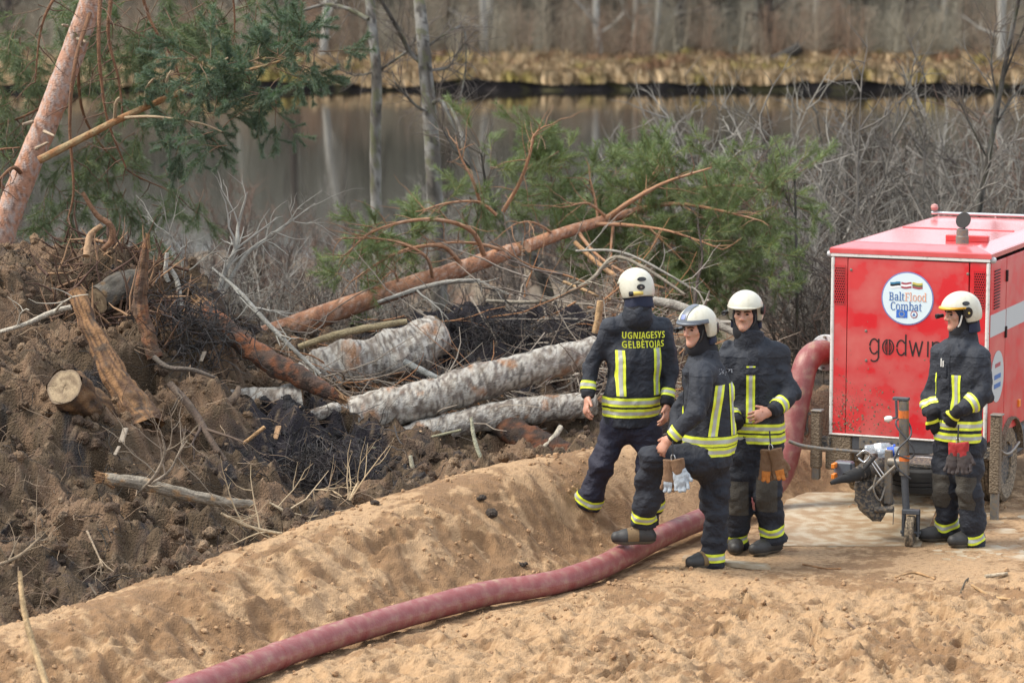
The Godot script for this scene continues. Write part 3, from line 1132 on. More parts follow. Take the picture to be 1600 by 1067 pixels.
	for s in spots:
		var src: MB = (pale + dark)[s[2]]
		var d: float = s[1]
		var x: float = (s[0] - 800.0) / 4400.0 * d * 1.005
		var t := thing("far_tree", s[3], "tree", Vector3(x, far_height(x, d) - 0.1, -d), "trees that stand out in the far wood")
		t.rotation.y = rng.randf() * TAU
		part(t, "trunk_and_twigs", src, M.twig, true)
	# a dark log lying on the far bank
	m = MB.new()
	m.col = Color(0.035, 0.028, 0.024)
	limb(m, [Vector3(13.017, -0.414, -146.000), Vector3(14.036, -0.052, -146.000), Vector3(14.922, 0.408, -146.000)], [0.22, 0.3, 0.34], 9, 4)
	single("fallen_log", m, M.bark, Vector3(14.040, -0.315, -146.000), "dark rotten log lying on the far bank's dry grass", "log")
	m = MB.new()
	m.col = Color(0.16, 0.11, 0.08)
	limb(m, [Vector3(-24.077, -0.258, -140.000), Vector3(-25.997, 0.957, -142.000), Vector3(-27.300, 2.529, -144.000)], [0.18, 0.15, 0.1], 8, 4)
	single("leaning_snag", m, M.bark, Vector3(-24.079, -0.321, -140.000), "brown leaning snag on the far bank behind the leaning pine", "dead tree")

# ---------------------------------------------------------------- near shore: bare shrubs, two alders
func shrub(rng: RandomNumberGenerator, tall: float, stems: int, c: Color) -> MB:
	var m := MB.new()
	for s in stems:
		var an := rng.randf() * TAU
		var tilt := rng.randf_range(0.1, 0.75)
		var dr := Vector3(cos(an) * tilt, 1.0, sin(an) * tilt)
		var L := tall * rng.randf_range(0.55, 1.0)
		m.col = c * rng.randf_range(0.65, 1.25)
		var st := twig(m, rng, Vector3(cos(an), 0, sin(an)) * 0.12 * rng.randf(), dr, L, tall * 0.0075, 7, 0.28, 0.12, 5)
		for j in range(1, 8):
			for q in 2:
				var d2 := (st[j] - st[j - 1]).normalized() + Vector3(rng.randfn(), rng.randfn() * 0.6 + 0.2, rng.randfn()) * 0.75
				var b := twig(m, rng, st[j], d2, L * rng.randf_range(0.16, 0.36), tall * 0.0036, 4, 0.4, 0.12, 4)
				for k in 3:
					twig(m, rng, b[1 + k], d2 + Vector3(rng.randfn(), rng.randfn(), rng.randfn()) * 0.8, L * rng.randf_range(0.06, 0.16), tall * 0.0023, 3, 0.4, 0.1, 3)
	return m

func alder_colour(p: Vector3, _an: float, _run: float) -> Color:
	var a := NS.get_noise_3d(p.x * 4.0, p.y * 2.0, p.z * 4.0)
	var c := Color(0.17, 0.155, 0.13).lerp(Color(0.36, 0.35, 0.32), clampf(0.4 + a * 2.6, 0.0, 1.0))
	var b := NS.get_noise_3d(p.x * 9.0 + 5.0, p.y * 3.0, p.z * 9.0)
	if b > 0.22:
		c = c.lerp(Color(0.17, 0.18, 0.08), 0.65)
	if b < -0.3:
		c = c.lerp(Color(0.055, 0.048, 0.042), 0.8)
	return c

func bare_tree(called: String, label: String, pts: Array, rad: Array, boughs: Array, sd: int, group := "") -> void:
	var rng := RandomNumberGenerator.new()
	rng.seed = sd
	var t := thing(called, label, "tree", pts[0], group)
	var m := MB.new()
	limb(m, pts, rad, 14, 24, 0.16, 7.0, func(p: Vector3, an: float, run: float) -> Color: return alder_colour(p, an, run) * (0.3 if called == "slim_tree" else 0.68))
	part(t, "trunk", m, M.bark)
	for b in boughs:
		m = MB.new()
		m.col = Color(0.13, 0.115, 0.095)
		var cr := curve(b[0], b[1], 5)
		m.ring_tube(cr[0], cr[1], 7, false, 0.1, NS, 9.0, func(p: Vector3, an: float, run: float) -> Color: return alder_colour(p, an, run) * (0.5 if called == "alder_tree" else 0.25))
		m.col = Color(0.12, 0.10, 0.085)
		var line: PackedVector3Array = cr[0]
		for k in range(2, line.size()):
			for q in 2:
				var dr := (line[k] - line[k - 1]).normalized() + Vector3(rng.randfn(), rng.randfn() + 0.2, rng.randfn()) * 0.8
				var tw := twig(m, rng, line[k], dr, rng.randf_range(0.2, 0.75), 0.006, 4, 0.4, 0.1, 4)
				twig(m, rng, tw[2], dr + Vector3(rng.randfn(), rng.randfn(), rng.randfn()) * 0.8, rng.randf_range(0.12, 0.4), 0.0035, 3, 0.4, 0.1, 3)
		part(t, "branch", m, M.twig)

func stage_near_shore() -> void:
	var rng := RandomNumberGenerator.new()
	rng.seed = 11
	var kinds := []
	var tones := [Color(0.125, 0.112, 0.10), Color(0.085, 0.07, 0.06), Color(0.15, 0.135, 0.12), Color(0.06, 0.047, 0.038), Color(0.115, 0.075, 0.056), Color(0.22, 0.205, 0.18)]
	for k in 6:
		kinds.append(shrub(rng, 2.0, 9 + k, tones[k]).mesh())
	# px, d, scale in height, kind
	var rows := []
	for k in 34:
		rows.append([-120.0 + k * 16.0 + rng.randf_range(-14, 14), rng.randf_range(26.5, 36.0), rng.randf_range(0.5, 0.85)])
	for k in 22:
		rows.append([430.0 + k * 27.0 + rng.randf_range(-14, 14), rng.randf_range(31.0, 44.0), rng.randf_range(0.5, 0.8)])
	for k in 28:
		rows.append([1010.0 + k * 28.0 + rng.randf_range(-14, 14), rng.randf_range(29.0, 42.0), rng.randf_range(0.95, 1.55)])
	for k in 12:
		rows.append([-100.0 + k * 150.0 + rng.randf_range(-20, 20), rng.randf_range(42.0, 52.0), rng.randf_range(0.6, 0.95)])
	for k in 26:
		rows.append([1245.0 + k * 20.0 + rng.randf_range(-12, 12), rng.randf_range(25.3, 29.0), rng.randf_range(0.5, 0.95)])
	for k in 26:
		rows.append([250.0 + k * 15.0 + rng.randf_range(-12, 12), rng.randf_range(26.0, 28.6), rng.randf_range(0.32, 0.62)])
	for r in rows:
		var d: float = r[1]
		var x: float = (r[0] - 800.0) / 4400.0 * d
		var o := MeshInstance3D.new()
		o.name = numbered("bare_shrub")
		var kind := rng.randi() % 6
		o.mesh = kinds[kind]
		o.material_override = M.twig
		add_child(o)
		var s: float = r[2]
		o.position = Vector3(x, soil_height(x, -d) - 0.12, -d)
		o.rotation.y = rng.randf() * TAU
		o.scale = Vector3(s, s, s)
		var tone: String = ["mid-grey", "dull brown", "pale grey", "dark brown", "reddish-brown", "whitish-grey"][kind]
		var place := "behind the root mound at the left"
		if d > 40.0:
			place = "low at the lake's near edge, " + ("left" if r[0] < 500.0 else ("middle" if r[0] < 1100.0 else "right"))
		elif r[0] > 1420.0:
			place = "behind the red trailer's roof at the right"
		elif r[0] > 1150.0:
			place = "between the fallen pine's crown and the trailer"
		elif r[0] > 850.0:
			place = "behind the fallen pine's green crown"
		elif r[0] > 560.0:
			place = "behind the two alders' feet and fallen trunk"
		elif r[0] > 300.0:
			place = "behind the bleached branches left of the alders"
		meta(o, tone + " leafless shrub " + ("tall, " if s > 0.9 else ("small, " if s < 0.55 else "")) + place, "shrub", "bare shrubs along the near shore, " + place)
	# two alders by the water, and slim dark stems at the right
	bare_tree("alder_tree", "slimmer of the two lichen-grey alders, left, rising before the lake", [Vector3(-1.603, 0.081, -34.000), Vector3(-1.654, 1.918, -34.000), Vector3(-1.632, 2.919, -34.000), Vector3(-1.720, 3.911, -34.200), Vector3(-1.769, 5.825, -34.500), Vector3(-1.741, 9.205, -35.000)], [0.075, 0.07, 0.066, 0.06, 0.05, 0.02],
		[[[Vector3(-1.728, 3.607, -34.000), Vector3(-2.007, 3.742, -34.200), Vector3(-2.329, 3.770, -34.400), Vector3(-2.813, 3.598, -34.600), Vector3(-3.145, 3.470, -34.800)], [0.03, 0.026, 0.02, 0.014, 0.006]], [[Vector3(-1.632, 2.919, -34.000), Vector3(-1.539, 3.034, -34.000), Vector3(-1.223, 3.268, -33.800), Vector3(-1.104, 3.536, -33.700)], [0.02, 0.017, 0.013, 0.006]], [[Vector3(-1.655, 2.980, -34.000), Vector3(-1.875, 2.941, -33.800), Vector3(-2.059, 3.021, -33.700)], [0.012, 0.01, 0.004]], [[Vector3(-1.685, 4.292, -34.000), Vector3(-1.222, 5.049, -34.000), Vector3(-0.760, 6.101, -34.000)], [0.03, 0.02, 0.008]]], 301)
	bare_tree("alder_tree", "thicker of the two lichen-grey alders, right, rising before the lake", [Vector3(-0.846, 0.132, -33.000), Vector3(-0.916, 1.758, -33.000), Vector3(-0.958, 2.432, -33.000), Vector3(-1.016, 3.103, -33.000), Vector3(-1.058, 3.623, -33.000), Vector3(-1.122, 4.288, -33.200), Vector3(-1.205, 6.979, -33.800)], [0.1, 0.095, 0.088, 0.08, 0.074, 0.066, 0.02],
		[[[Vector3(-1.031, 3.103, -33.000), Vector3(-1.194, 3.252, -33.000), Vector3(-1.334, 3.537, -32.800), Vector3(-1.544, 3.921, -32.600), Vector3(-1.678, 4.285, -32.400)], [0.035, 0.03, 0.026, 0.02, 0.012]], [[Vector3(-0.958, 2.619, -33.000), Vector3(-0.818, 2.680, -32.800), Vector3(-0.651, 2.342, -32.600), Vector3(-0.517, 2.127, -32.500)], [0.028, 0.024, 0.016, 0.008]], [[Vector3(-1.007, 3.289, -33.000), Vector3(-0.746, 3.475, -33.000), Vector3(-0.563, 3.500, -33.200), Vector3(-0.545, 3.029, -33.000), Vector3(-0.640, 2.591, -32.800)], [0.014, 0.012, 0.01, 0.009, 0.004]], [[Vector3(-0.986, 3.029, -33.000), Vector3(-0.747, 3.066, -33.000), Vector3(-0.657, 3.215, -33.000), Vector3(-0.537, 3.356, -33.000)], [0.02, 0.014, 0.009, 0.004]], [[Vector3(-0.928, 2.522, -33.000), Vector3(-1.115, 2.628, -32.800), Vector3(-1.344, 2.895, -32.600)], [0.018, 0.016, 0.012]], [[Vector3(-1.101, 4.140, -33.000), Vector3(-0.593, 4.949, -33.000), Vector3(-0.295, 6.188, -33.000)], [0.035, 0.022, 0.01]]], 302)
	bare_tree("slanting_tree", "grey crooked stem slanting behind the fallen pine's break", [Vector3(0.520, 0.455, -27.000), Vector3(0.309, 1.203, -27.000), Vector3(0.074, 1.624, -27.000), Vector3(-0.199, 1.908, -27.300), Vector3(-0.406, 2.249, -27.500), Vector3(-0.501, 2.618, -27.600), Vector3(-0.630, 2.890, -27.800)], [0.06, 0.055, 0.05, 0.042, 0.034, 0.022, 0.01],
		[[[Vector3(-0.154, 1.883, -27.000), Vector3(-0.258, 2.191, -27.000), Vector3(-0.294, 2.437, -27.000)], [0.02, 0.015, 0.006]], [[Vector3(-0.399, 2.283, -27.000), Vector3(-0.583, 2.529, -27.000), Vector3(-0.674, 2.682, -27.000)], [0.016, 0.012, 0.005]]], 303)
	bare_tree("slim_tree", "slim dark tree slanting up behind the red trailer", [Vector3(4.748, 0.046, -30.000), Vector3(4.989, 1.632, -30.000), Vector3(5.122, 2.452, -30.000), Vector3(5.217, 3.062, -30.000), Vector3(5.397, 4.073, -30.000), Vector3(5.643, 5.606, -30.000)], [0.036, 0.034, 0.03, 0.027, 0.022, 0.008],
		[[[Vector3(5.205, 2.995, -30.000), Vector3(5.358, 3.400, -30.000), Vector3(5.500, 3.737, -30.000)], [0.014, 0.01, 0.004]], [[Vector3(5.121, 2.486, -30.000), Vector3(5.337, 2.859, -30.000), Vector3(5.570, 3.062, -30.000)], [0.014, 0.01, 0.004]], [[Vector3(5.168, 2.791, -30.000), Vector3(5.092, 3.198, -30.000), Vector3(5.123, 3.602, -30.000)], [0.013, 0.009, 0.004]], [[Vector3(5.080, 2.179, -30.000), Vector3(4.902, 2.520, -30.000), Vector3(4.760, 2.791, -30.000)], [0.012, 0.009, 0.004]]], 304)
	bare_tree("slim_tree", "thin upright black sapling left of the trailer's roof", [Vector3(2.772, 0.142, -27.000), Vector3(2.743, 1.451, -27.000), Vector3(2.723, 2.068, -27.000), Vector3(2.713, 2.345, -27.000)], [0.016, 0.015, 0.011, 0.004], [[[Vector3(2.732, 1.821, -27.000), Vector3(2.643, 2.006, -27.000), Vector3(2.592, 2.160, -27.000)], [0.006, 0.005, 0.003]]], 305)

# ---------------------------------------------------------------- logs and pines
func birch_colour(p: Vector3, an: float, run: float) -> Color:
	var a := NS.get_noise_3d(p.x * 7.0, p.y * 9.0, p.z * 7.0)
	var b := NS.get_noise_3d(p.x * 22.0 + 9.0, p.y * 22.0, p.z * 22.0)
	var ring := NS.get_noise_2d(run * 22.0, an * 1.1)
	var c := Color(0.43, 0.40, 0.355)
	c = c.lerp(Color(0.21, 0.175, 0.14), clampf(0.12 + b * 2.0, 0.0, 1.0))
	if ring > 0.18:
		c = c.lerp(Color(0.10, 0.085, 0.075), clampf((ring - 0.18) * 6.0, 0.0, 0.85))
	if a > 0.12:
		c = c.lerp(Color(0.125, 0.095, 0.075), clampf((a - 0.12) * 4.0, 0.0, 0.7))
	var o := NS.get_noise_3d(p.x * 3.1 + 30.0, p.y * 3.1, p.z * 3.1)
	if o > 0.34:
		c = c.lerp(Color(0.34, 0.16, 0.07), clampf((o - 0.34) * 9.0, 0.0, 0.9) * (0.6 + 0.6 * b))
	return c

func pine_colour(p: Vector3, _an: float, _run: float) -> Color:
	var a := NS.get_noise_3d(p.x * 6.0, p.y * 6.0, p.z * 6.0)
	var b := NS.get_noise_3d(p.x * 26.0, p.y * 34.0, p.z * 34.0 + 7.0)
	var c := Color(0.37, 0.185, 0.105).lerp(Color(0.27, 0.125, 0.07), clampf(0.4 + a * 2.0, 0.0, 1.0))
	if b > 0.2:
		c = c.lerp(Color(0.42, 0.30, 0.23), 0.7)
	if b < -0.35:
		c = c.lerp(Color(0.11, 0.07, 0.05), 0.7)
	return c

func pale_pine_colour(p: Vector3, _an: float, _run: float) -> Color:
	var a := NS.get_noise_3d(p.x * 5.0, p.y * 5.0, p.z * 5.0)
	var b := NS.get_noise_3d(p.x * 30.0, p.y * 14.0, p.z * 30.0 + 7.0)
	var c := Color(0.45, 0.275, 0.205).lerp(Color(0.40, 0.20, 0.125), clampf(0.4 + a * 2.0, 0.0, 1.0))
	if b > 0.12:
		c = c.lerp(Color(0.40, 0.35, 0.33), 0.75)
	if b < -0.33:
		c = c.lerp(Color(0.16, 0.10, 0.075), 0.75)
	return c

func rust_colour(p: Vector3, _an: float, _run: float) -> Color:
	var a := NS.get_noise_3d(p.x * 6.0 + 3.0, p.y * 6.0, p.z * 6.0)
	var b := NS.get_noise_3d(p.x * 16.0, p.y * 16.0, p.z * 16.0)
	var c := Color(0.07, 0.042, 0.03).lerp(Color(0.185, 0.068, 0.03), clampf(a * 3.0 + 0.1, 0.0, 1.0))
	return c.lerp(Color(0.03, 0.024, 0.021), clampf(b * 3.0 - 0.2, 0.0, 0.9))

func ochre_colour(p: Vector3, an: float, run: float) -> Color:
	var s := NS.get_noise_2d(an * 5.0, run * 2.2)
	var b := NS.get_noise_3d(p.x * 8.0, p.y * 8.0, p.z * 8.0)
	var c := Color(0.24, 0.128, 0.056).lerp(Color(0.085, 0.046, 0.024), clampf(0.45 + s * 3.4, 0.0, 1.0))
	return c.lerp(Color(0.06, 0.042, 0.03), clampf(b * 3.0 - 0.5, 0.0, 0.9))

func grey_colour(p: Vector3, an: float, run: float) -> Color:
	var s := NS.get_noise_2d(an * 3.0, run * 5.0)
	var b := NS.get_noise_3d(p.x * 10.0, p.y * 10.0, p.z * 10.0)
	return Color(0.27, 0.235, 0.185).lerp(Color(0.13, 0.11, 0.085), clampf(0.4 + s * 2.0, 0.0, 1.0)).lerp(Color(0.34, 0.20, 0.09), clampf(b * 4.0 - 0.9, 0.0, 0.8))

# a sawn end: rings of paler and darker wood
func cut_end(m: MB, c: Vector3, dir: Vector3, r: float, rough := 0.08) -> void:
	var b := look(dir)
	var sides := 28
	var prev := -1
	for ring in 7:
		var f := ring / 6.0
		var first := m.v.size()
		for s in sides + 1:
			var an := TAU * s / sides
			var rr := r * f * (1.0 + rough * NS.get_noise_2d(cos(an) * 1.5 + c.x * 9.0, sin(an) * 1.5))
			m.col = Color(0.33, 0.25, 0.155).lerp(Color(0.17, 0.12, 0.072), clampf(0.5 + NS.get_noise_2d(f * 9.0 + c.y, an * 0.7) * 1.8, 0.0, 1.0))
			if f > 0.9:
				m.col = Color(0.16, 0.115, 0.08)
			m.add(c + b.x * cos(an) * rr + b.z * sin(an) * rr + dir * 0.006 * NS.get_noise_2d(an * 2.0, f * 8.0), dir)
		if prev >= 0:
			for s in sides:
				m.i.append_array([prev + s, first + s, first + s + 1, prev + s, first + s + 1, prev + s + 1])
		prev = first

# a torn end: long splinters standing out round the break
func splinters(m: MB, rng: RandomNumberGenerator, c: Vector3, dir: Vector3, r: float, n: int, length: float, c1: Color, c2: Color) -> void:
	var b := look(dir)
	for k in n:
		var an := rng.randf() * TAU
		var rr := r * sqrt(rng.randf()) * 0.95
		var p := c + b.x * cos(an) * rr + b.z * sin(an) * rr
		m.col = c1.lerp(c2, rng.randf())
		var d2 := (dir + Vector3(rng.randfn(), rng.randfn(), rng.randfn()) * 0.16).normalized()
		var L := length * rng.randf_range(0.3, 1.0)
		m.ring_tube(PackedVector3Array([p - d2 * 0.08, p + d2 * L * 0.5, p + d2 * L]), PackedFloat32Array([r * 0.16, r * 0.10, 0.002]), 4, false)

func log_thing(called: String, label: String, pts: Array, rad: Array, cf, ends := "cc", rough := 0.14, nf := 4.0, category := "log", per := 26, group := "") -> Node3D:
	var rng := RandomNumberGenerator.new()
	rng.seed = hash(label)
	var low: Vector3 = pts[0]
	for p: Vector3 in pts:
		if p.y < low.y:
			low = p
	var t := thing(called, label, category, low, group)
	var cr := curve(pts, rad, per)
	var line: PackedVector3Array = cr[0]
	var rr: PackedFloat32Array = cr[1]
	for k in rr.size():
		rr[k] *= 1.0 + 0.10 * NS.get_noise_1d(line[k].x * 3.0 + line[k].y * 5.0 + 3.0)
	var m := MB.new()
	m.ring_tube(line, rr, 34, false, rough, NS, nf, cf)
	m.smooth()
	part(t, "bark", m, M.bark)
	for e in 2:
		var k := 0 if e == 0 else line.size() - 1
		var dir := (line[0] - line[1]).normalized() if e == 0 else (line[k] - line[k - 1]).normalized()
		m = MB.new()
		if ends[e] == "c":
			cut_end(m, line[k] - dir * 0.004, dir, rr[k] * 0.985)
			part(t, "cut_end", m, M.wood)
		elif ends[e] == "s":
			splinters(m, rng, line[k], dir, rr[k], 46, rr[k] * 2.2, Color(0.40, 0.235, 0.115), Color(0.16, 0.085, 0.045))
			part(t, "splintered_end", m, M.wood)
	return t

func stick(label: String, pts: Array, rad: Array, c: Color, called := "stick", forks := 0, sd := 1) -> Node3D:
	var rng := RandomNumberGenerator.new()
	rng.seed = sd + hash(label)
	var low: Vector3 = pts[0]
	for p: Vector3 in pts:
		if p.y < low.y:
			low = p
	var t := thing(called, label, "stick" if called == "stick" else "branch", low)
	var m := MB.new()
	m.col = c
	var cr := curve(pts, rad, 7)
	var line: PackedVector3Array = cr[0]
	m.ring_tube(line, cr[1], 9, true, 0.22, NS, 14.0, func(p: Vector3, _an: float, _r: float) -> Color: return c * (1.0 + 0.7 * NS.get_noise_3dv(p * 17.0)))
	part(t, "stem", m, M.bark)
	for k in forks:
		var j := rng.randi_range(2, line.size() - 2)
		m = MB.new()
		m.col = c * rng.randf_range(0.8, 1.15)
		var dr := (line[j] - line[j - 1]).normalized() + Vector3(rng.randfn(), rng.randfn() + 0.3, rng.randfn() * 0.6) * 0.8
		var tw := twig(m, rng, line[j], dr, rng.randf_range(0.2, 0.55), cr[1][j] * 0.55, 5, 0.35, 0.05, 5)
		for q in 2:
			twig(m, rng, tw[2 + q], dr + Vector3(rng.randfn(), rng.randfn(), rng.randfn()) * 0.8, rng.randf_range(0.1, 0.3), cr[1][j] * 0.3, 4, 0.4, 0.05, 4)
		part(t, "side_twig", m, M.twig)
	return t

func stage_timber() -> void:
	log_thing("birch_log", "long thick birch log with peeling white bark on top of the pile", [Vector3(-1.583, 0.531, -21.900), Vector3(-1.214, 0.678, -22.000), Vector3(-0.713, 0.783, -22.150), Vector3(-0.307, 0.890, -22.300), Vector3(0.207, 1.007, -22.500), Vector3(0.687, 1.105, -22.700)], [0.148, 0.16, 0.155, 0.148, 0.132, 0.12], birch_colour, "cc", 0.13, 5.0)
	log_thing("birch_log", "thinner white birch log lying right under the long one", [Vector3(-1.059, 0.439, -21.900), Vector3(-0.609, 0.557, -22.050), Vector3(-0.102, 0.657, -22.200), Vector3(0.308, 0.693, -22.300), Vector3(0.669, 0.709, -22.400)], [0.10, 0.105, 0.108, 0.105, 0.095], birch_colour, "cc", 0.16, 5.0)
	log_thing("birch_stump", "short gnarled birch butt with flaring white bark behind the long log", [Vector3(-1.719, 0.795, -23.100), Vector3(-1.384, 0.909, -23.200), Vector3(-1.069, 0.960, -23.300), Vector3(-0.805, 1.066, -23.400), Vector3(-0.592, 1.150, -23.500)], [0.17, 0.2, 0.215, 0.2, 0.15], birch_colour, "sc", 0.34, 3.2, "stump")
	log_thing("birch_log", "short sawn birch piece half sunk in the soil below the rust-red trunk", [Vector3(-2.235, 0.782, -21.500), Vector3(-1.932, 0.819, -21.550), Vector3(-1.638, 0.852, -21.600)], [0.15, 0.155, 0.15], birch_colour, "cc", 0.2, 4.0)
	log_thing("rust_trunk", "rust-red torn trunk slanting down from the root mound to the birch logs", [Vector3(-2.426, 1.554, -22.000), Vector3(-2.158, 1.326, -21.800), Vector3(-1.883, 1.167, -21.600), Vector3(-1.604, 1.046, -21.500), Vector3(-1.331, 0.904, -21.450)], [0.055, 0.085, 0.09, 0.075, 0.04], rust_colour, "ss", 0.3, 5.0, "trunk")
	log_thing("bark_log", "stripped pinkish log end low in the ditch behind the berm", [Vector3(-1.085, 0.378, -21.600), Vector3(-0.804, 0.313, -21.800), Vector3(-0.507, 0.226, -22.000), Vector3(-0.205, 0.139, -22.200)], [0.085, 0.09, 0.085, 0.08], func(p: Vector3, an: float, run: float) -> Color: return pine_colour(p, an, run).lerp(Color(0.34, 0.17, 0.12), 0.4), "cc", 0.25, 5.0)
	log_thing("dark_log", "dark brown log under the birches beside the berm top", [Vector3(-0.154, 0.605, -22.300), Vector3(0.152, 0.473, -22.000), Vector3(0.528, 0.343, -21.800)], [0.11, 0.115, 0.1], func(p: Vector3, an: float, run: float) -> Color: return rust_colour(p, an, run) * 0.6, "cc", 0.25, 5.0)
	log_thing("birch_branch", "short grey birch limb at the long log's left end", [Vector3(-1.760, 0.610, -21.600), Vector3(-1.607, 0.700, -21.700), Vector3(-1.403, 0.760, -21.800), Vector3(-1.284, 0.745, -21.900)], [0.045, 0.055, 0.05, 0.035], birch_colour, "cs", 0.2, 6.0, "branch")

# ---- pine foliage
func sprig(rng: RandomNumberGenerator, n: int, length: float, needle: float, wide := 0.0022, fold := 0.75) -> MB:
	var m := MB.new()
	m.col = Color(1.6, 0.8, 0.5)
	m.ring_tube(PackedVector3Array([Vector3.ZERO, Vector3(0, length * 0.5, 0), Vector3(0, length, 0)]), PackedFloat32Array([0.0035, 0.003, 0.002]), 4, false)
	for k in n:
		var f := pow(rng.randf(), 0.75)
		var an := rng.randf() * TAU
		var out := Vector3(cos(an), 0, sin(an))
		var dr := (out * fold * rng.randf_range(0.6, 1.2) + Vector3.UP * rng.randf_range(0.4, 1.0)).normalized()
		var p := Vector3(0, length * f, 0)
		var q := p + dr * needle * rng.randf_range(0.7, 1.1)
		var s := dr.cross(Vector3(rng.randfn(), rng.randfn(), rng.randfn())).normalized() * wide
		var nn := s.cross(dr).normalized()
		m.col = Color(1, 1, 1).lerp(Color(0.62, 0.68, 0.55), rng.randf())
		var i0 := m.add(p - s, nn)
		m.add(p + s, nn)
		m.add(q + s * 0.35, nn)
		m.add(q - s * 0.35, nn)
		m.i.append_array([i0, i0 + 2, i0 + 1, i0, i0 + 3, i0 + 2])
	return m

# clumps: [centre, radius]; hang pulls the sprays downwards
func foliage(t: Node3D, rng: RandomNumberGenerator, clumps: Array, per_m3: float, kinds: Array, c1: Color, c2: Color, hang: float, from_up: float) -> void:
	var xs := [[], [], []]
	var cs := [[], [], []]
	var tw := MB.new()
	tw.col = Color(0.15, 0.095, 0.06)
	for cl in clumps:
		var c: Vector3 = cl[0]
		var r: float = cl[1]
		var n := int(per_m3 * pow(r, 2.0))
		for g in int(n / 7) + 1:
			# one spray: a thin twig with sprigs along its end
			var p := c + Vector3(rng.randfn(), rng.randfn(), rng.randfn()) * r * 0.42
			var dr := ((p - c).normalized() + Vector3(rng.randfn() * 0.5, from_up - hang, rng.randfn() * 0.5)).normalized()
			var line := twig(tw, rng, p - dr * r * 0.35, dr, 0.26 + r * 0.5, 0.005, 5, 0.3, -hang * 0.35, 4)
			for j in 7:
				var f := rng.randf_range(1.5, 5.0)
				var a := int(minf(f, 4.0))
				var at := line[a].lerp(line[a + 1], f - a)
				var d2 := ((line[a + 1] - line[a]).normalized() + Vector3(rng.randfn(), rng.randfn() - hang * 0.4, rng.randfn()) * 0.55).normalized()
				var k := rng.randi() % 3
				var s := rng.randf_range(0.75, 1.3)
				xs[k].append(Transform3D(look(d2, rng.randf() * TAU).scaled(Vector3.ONE * s), at))
				cs[k].append(c1.lerp(c2, rng.randf()) * rng.randf_range(0.75, 1.2))
	part(t, "twigs", tw, M.twig).set_meta("kind", "stuff")
	for k in 3:
		if xs[k].size():
			copies(t, "needles", kinds[k], M.needle, xs[k], cs[k])

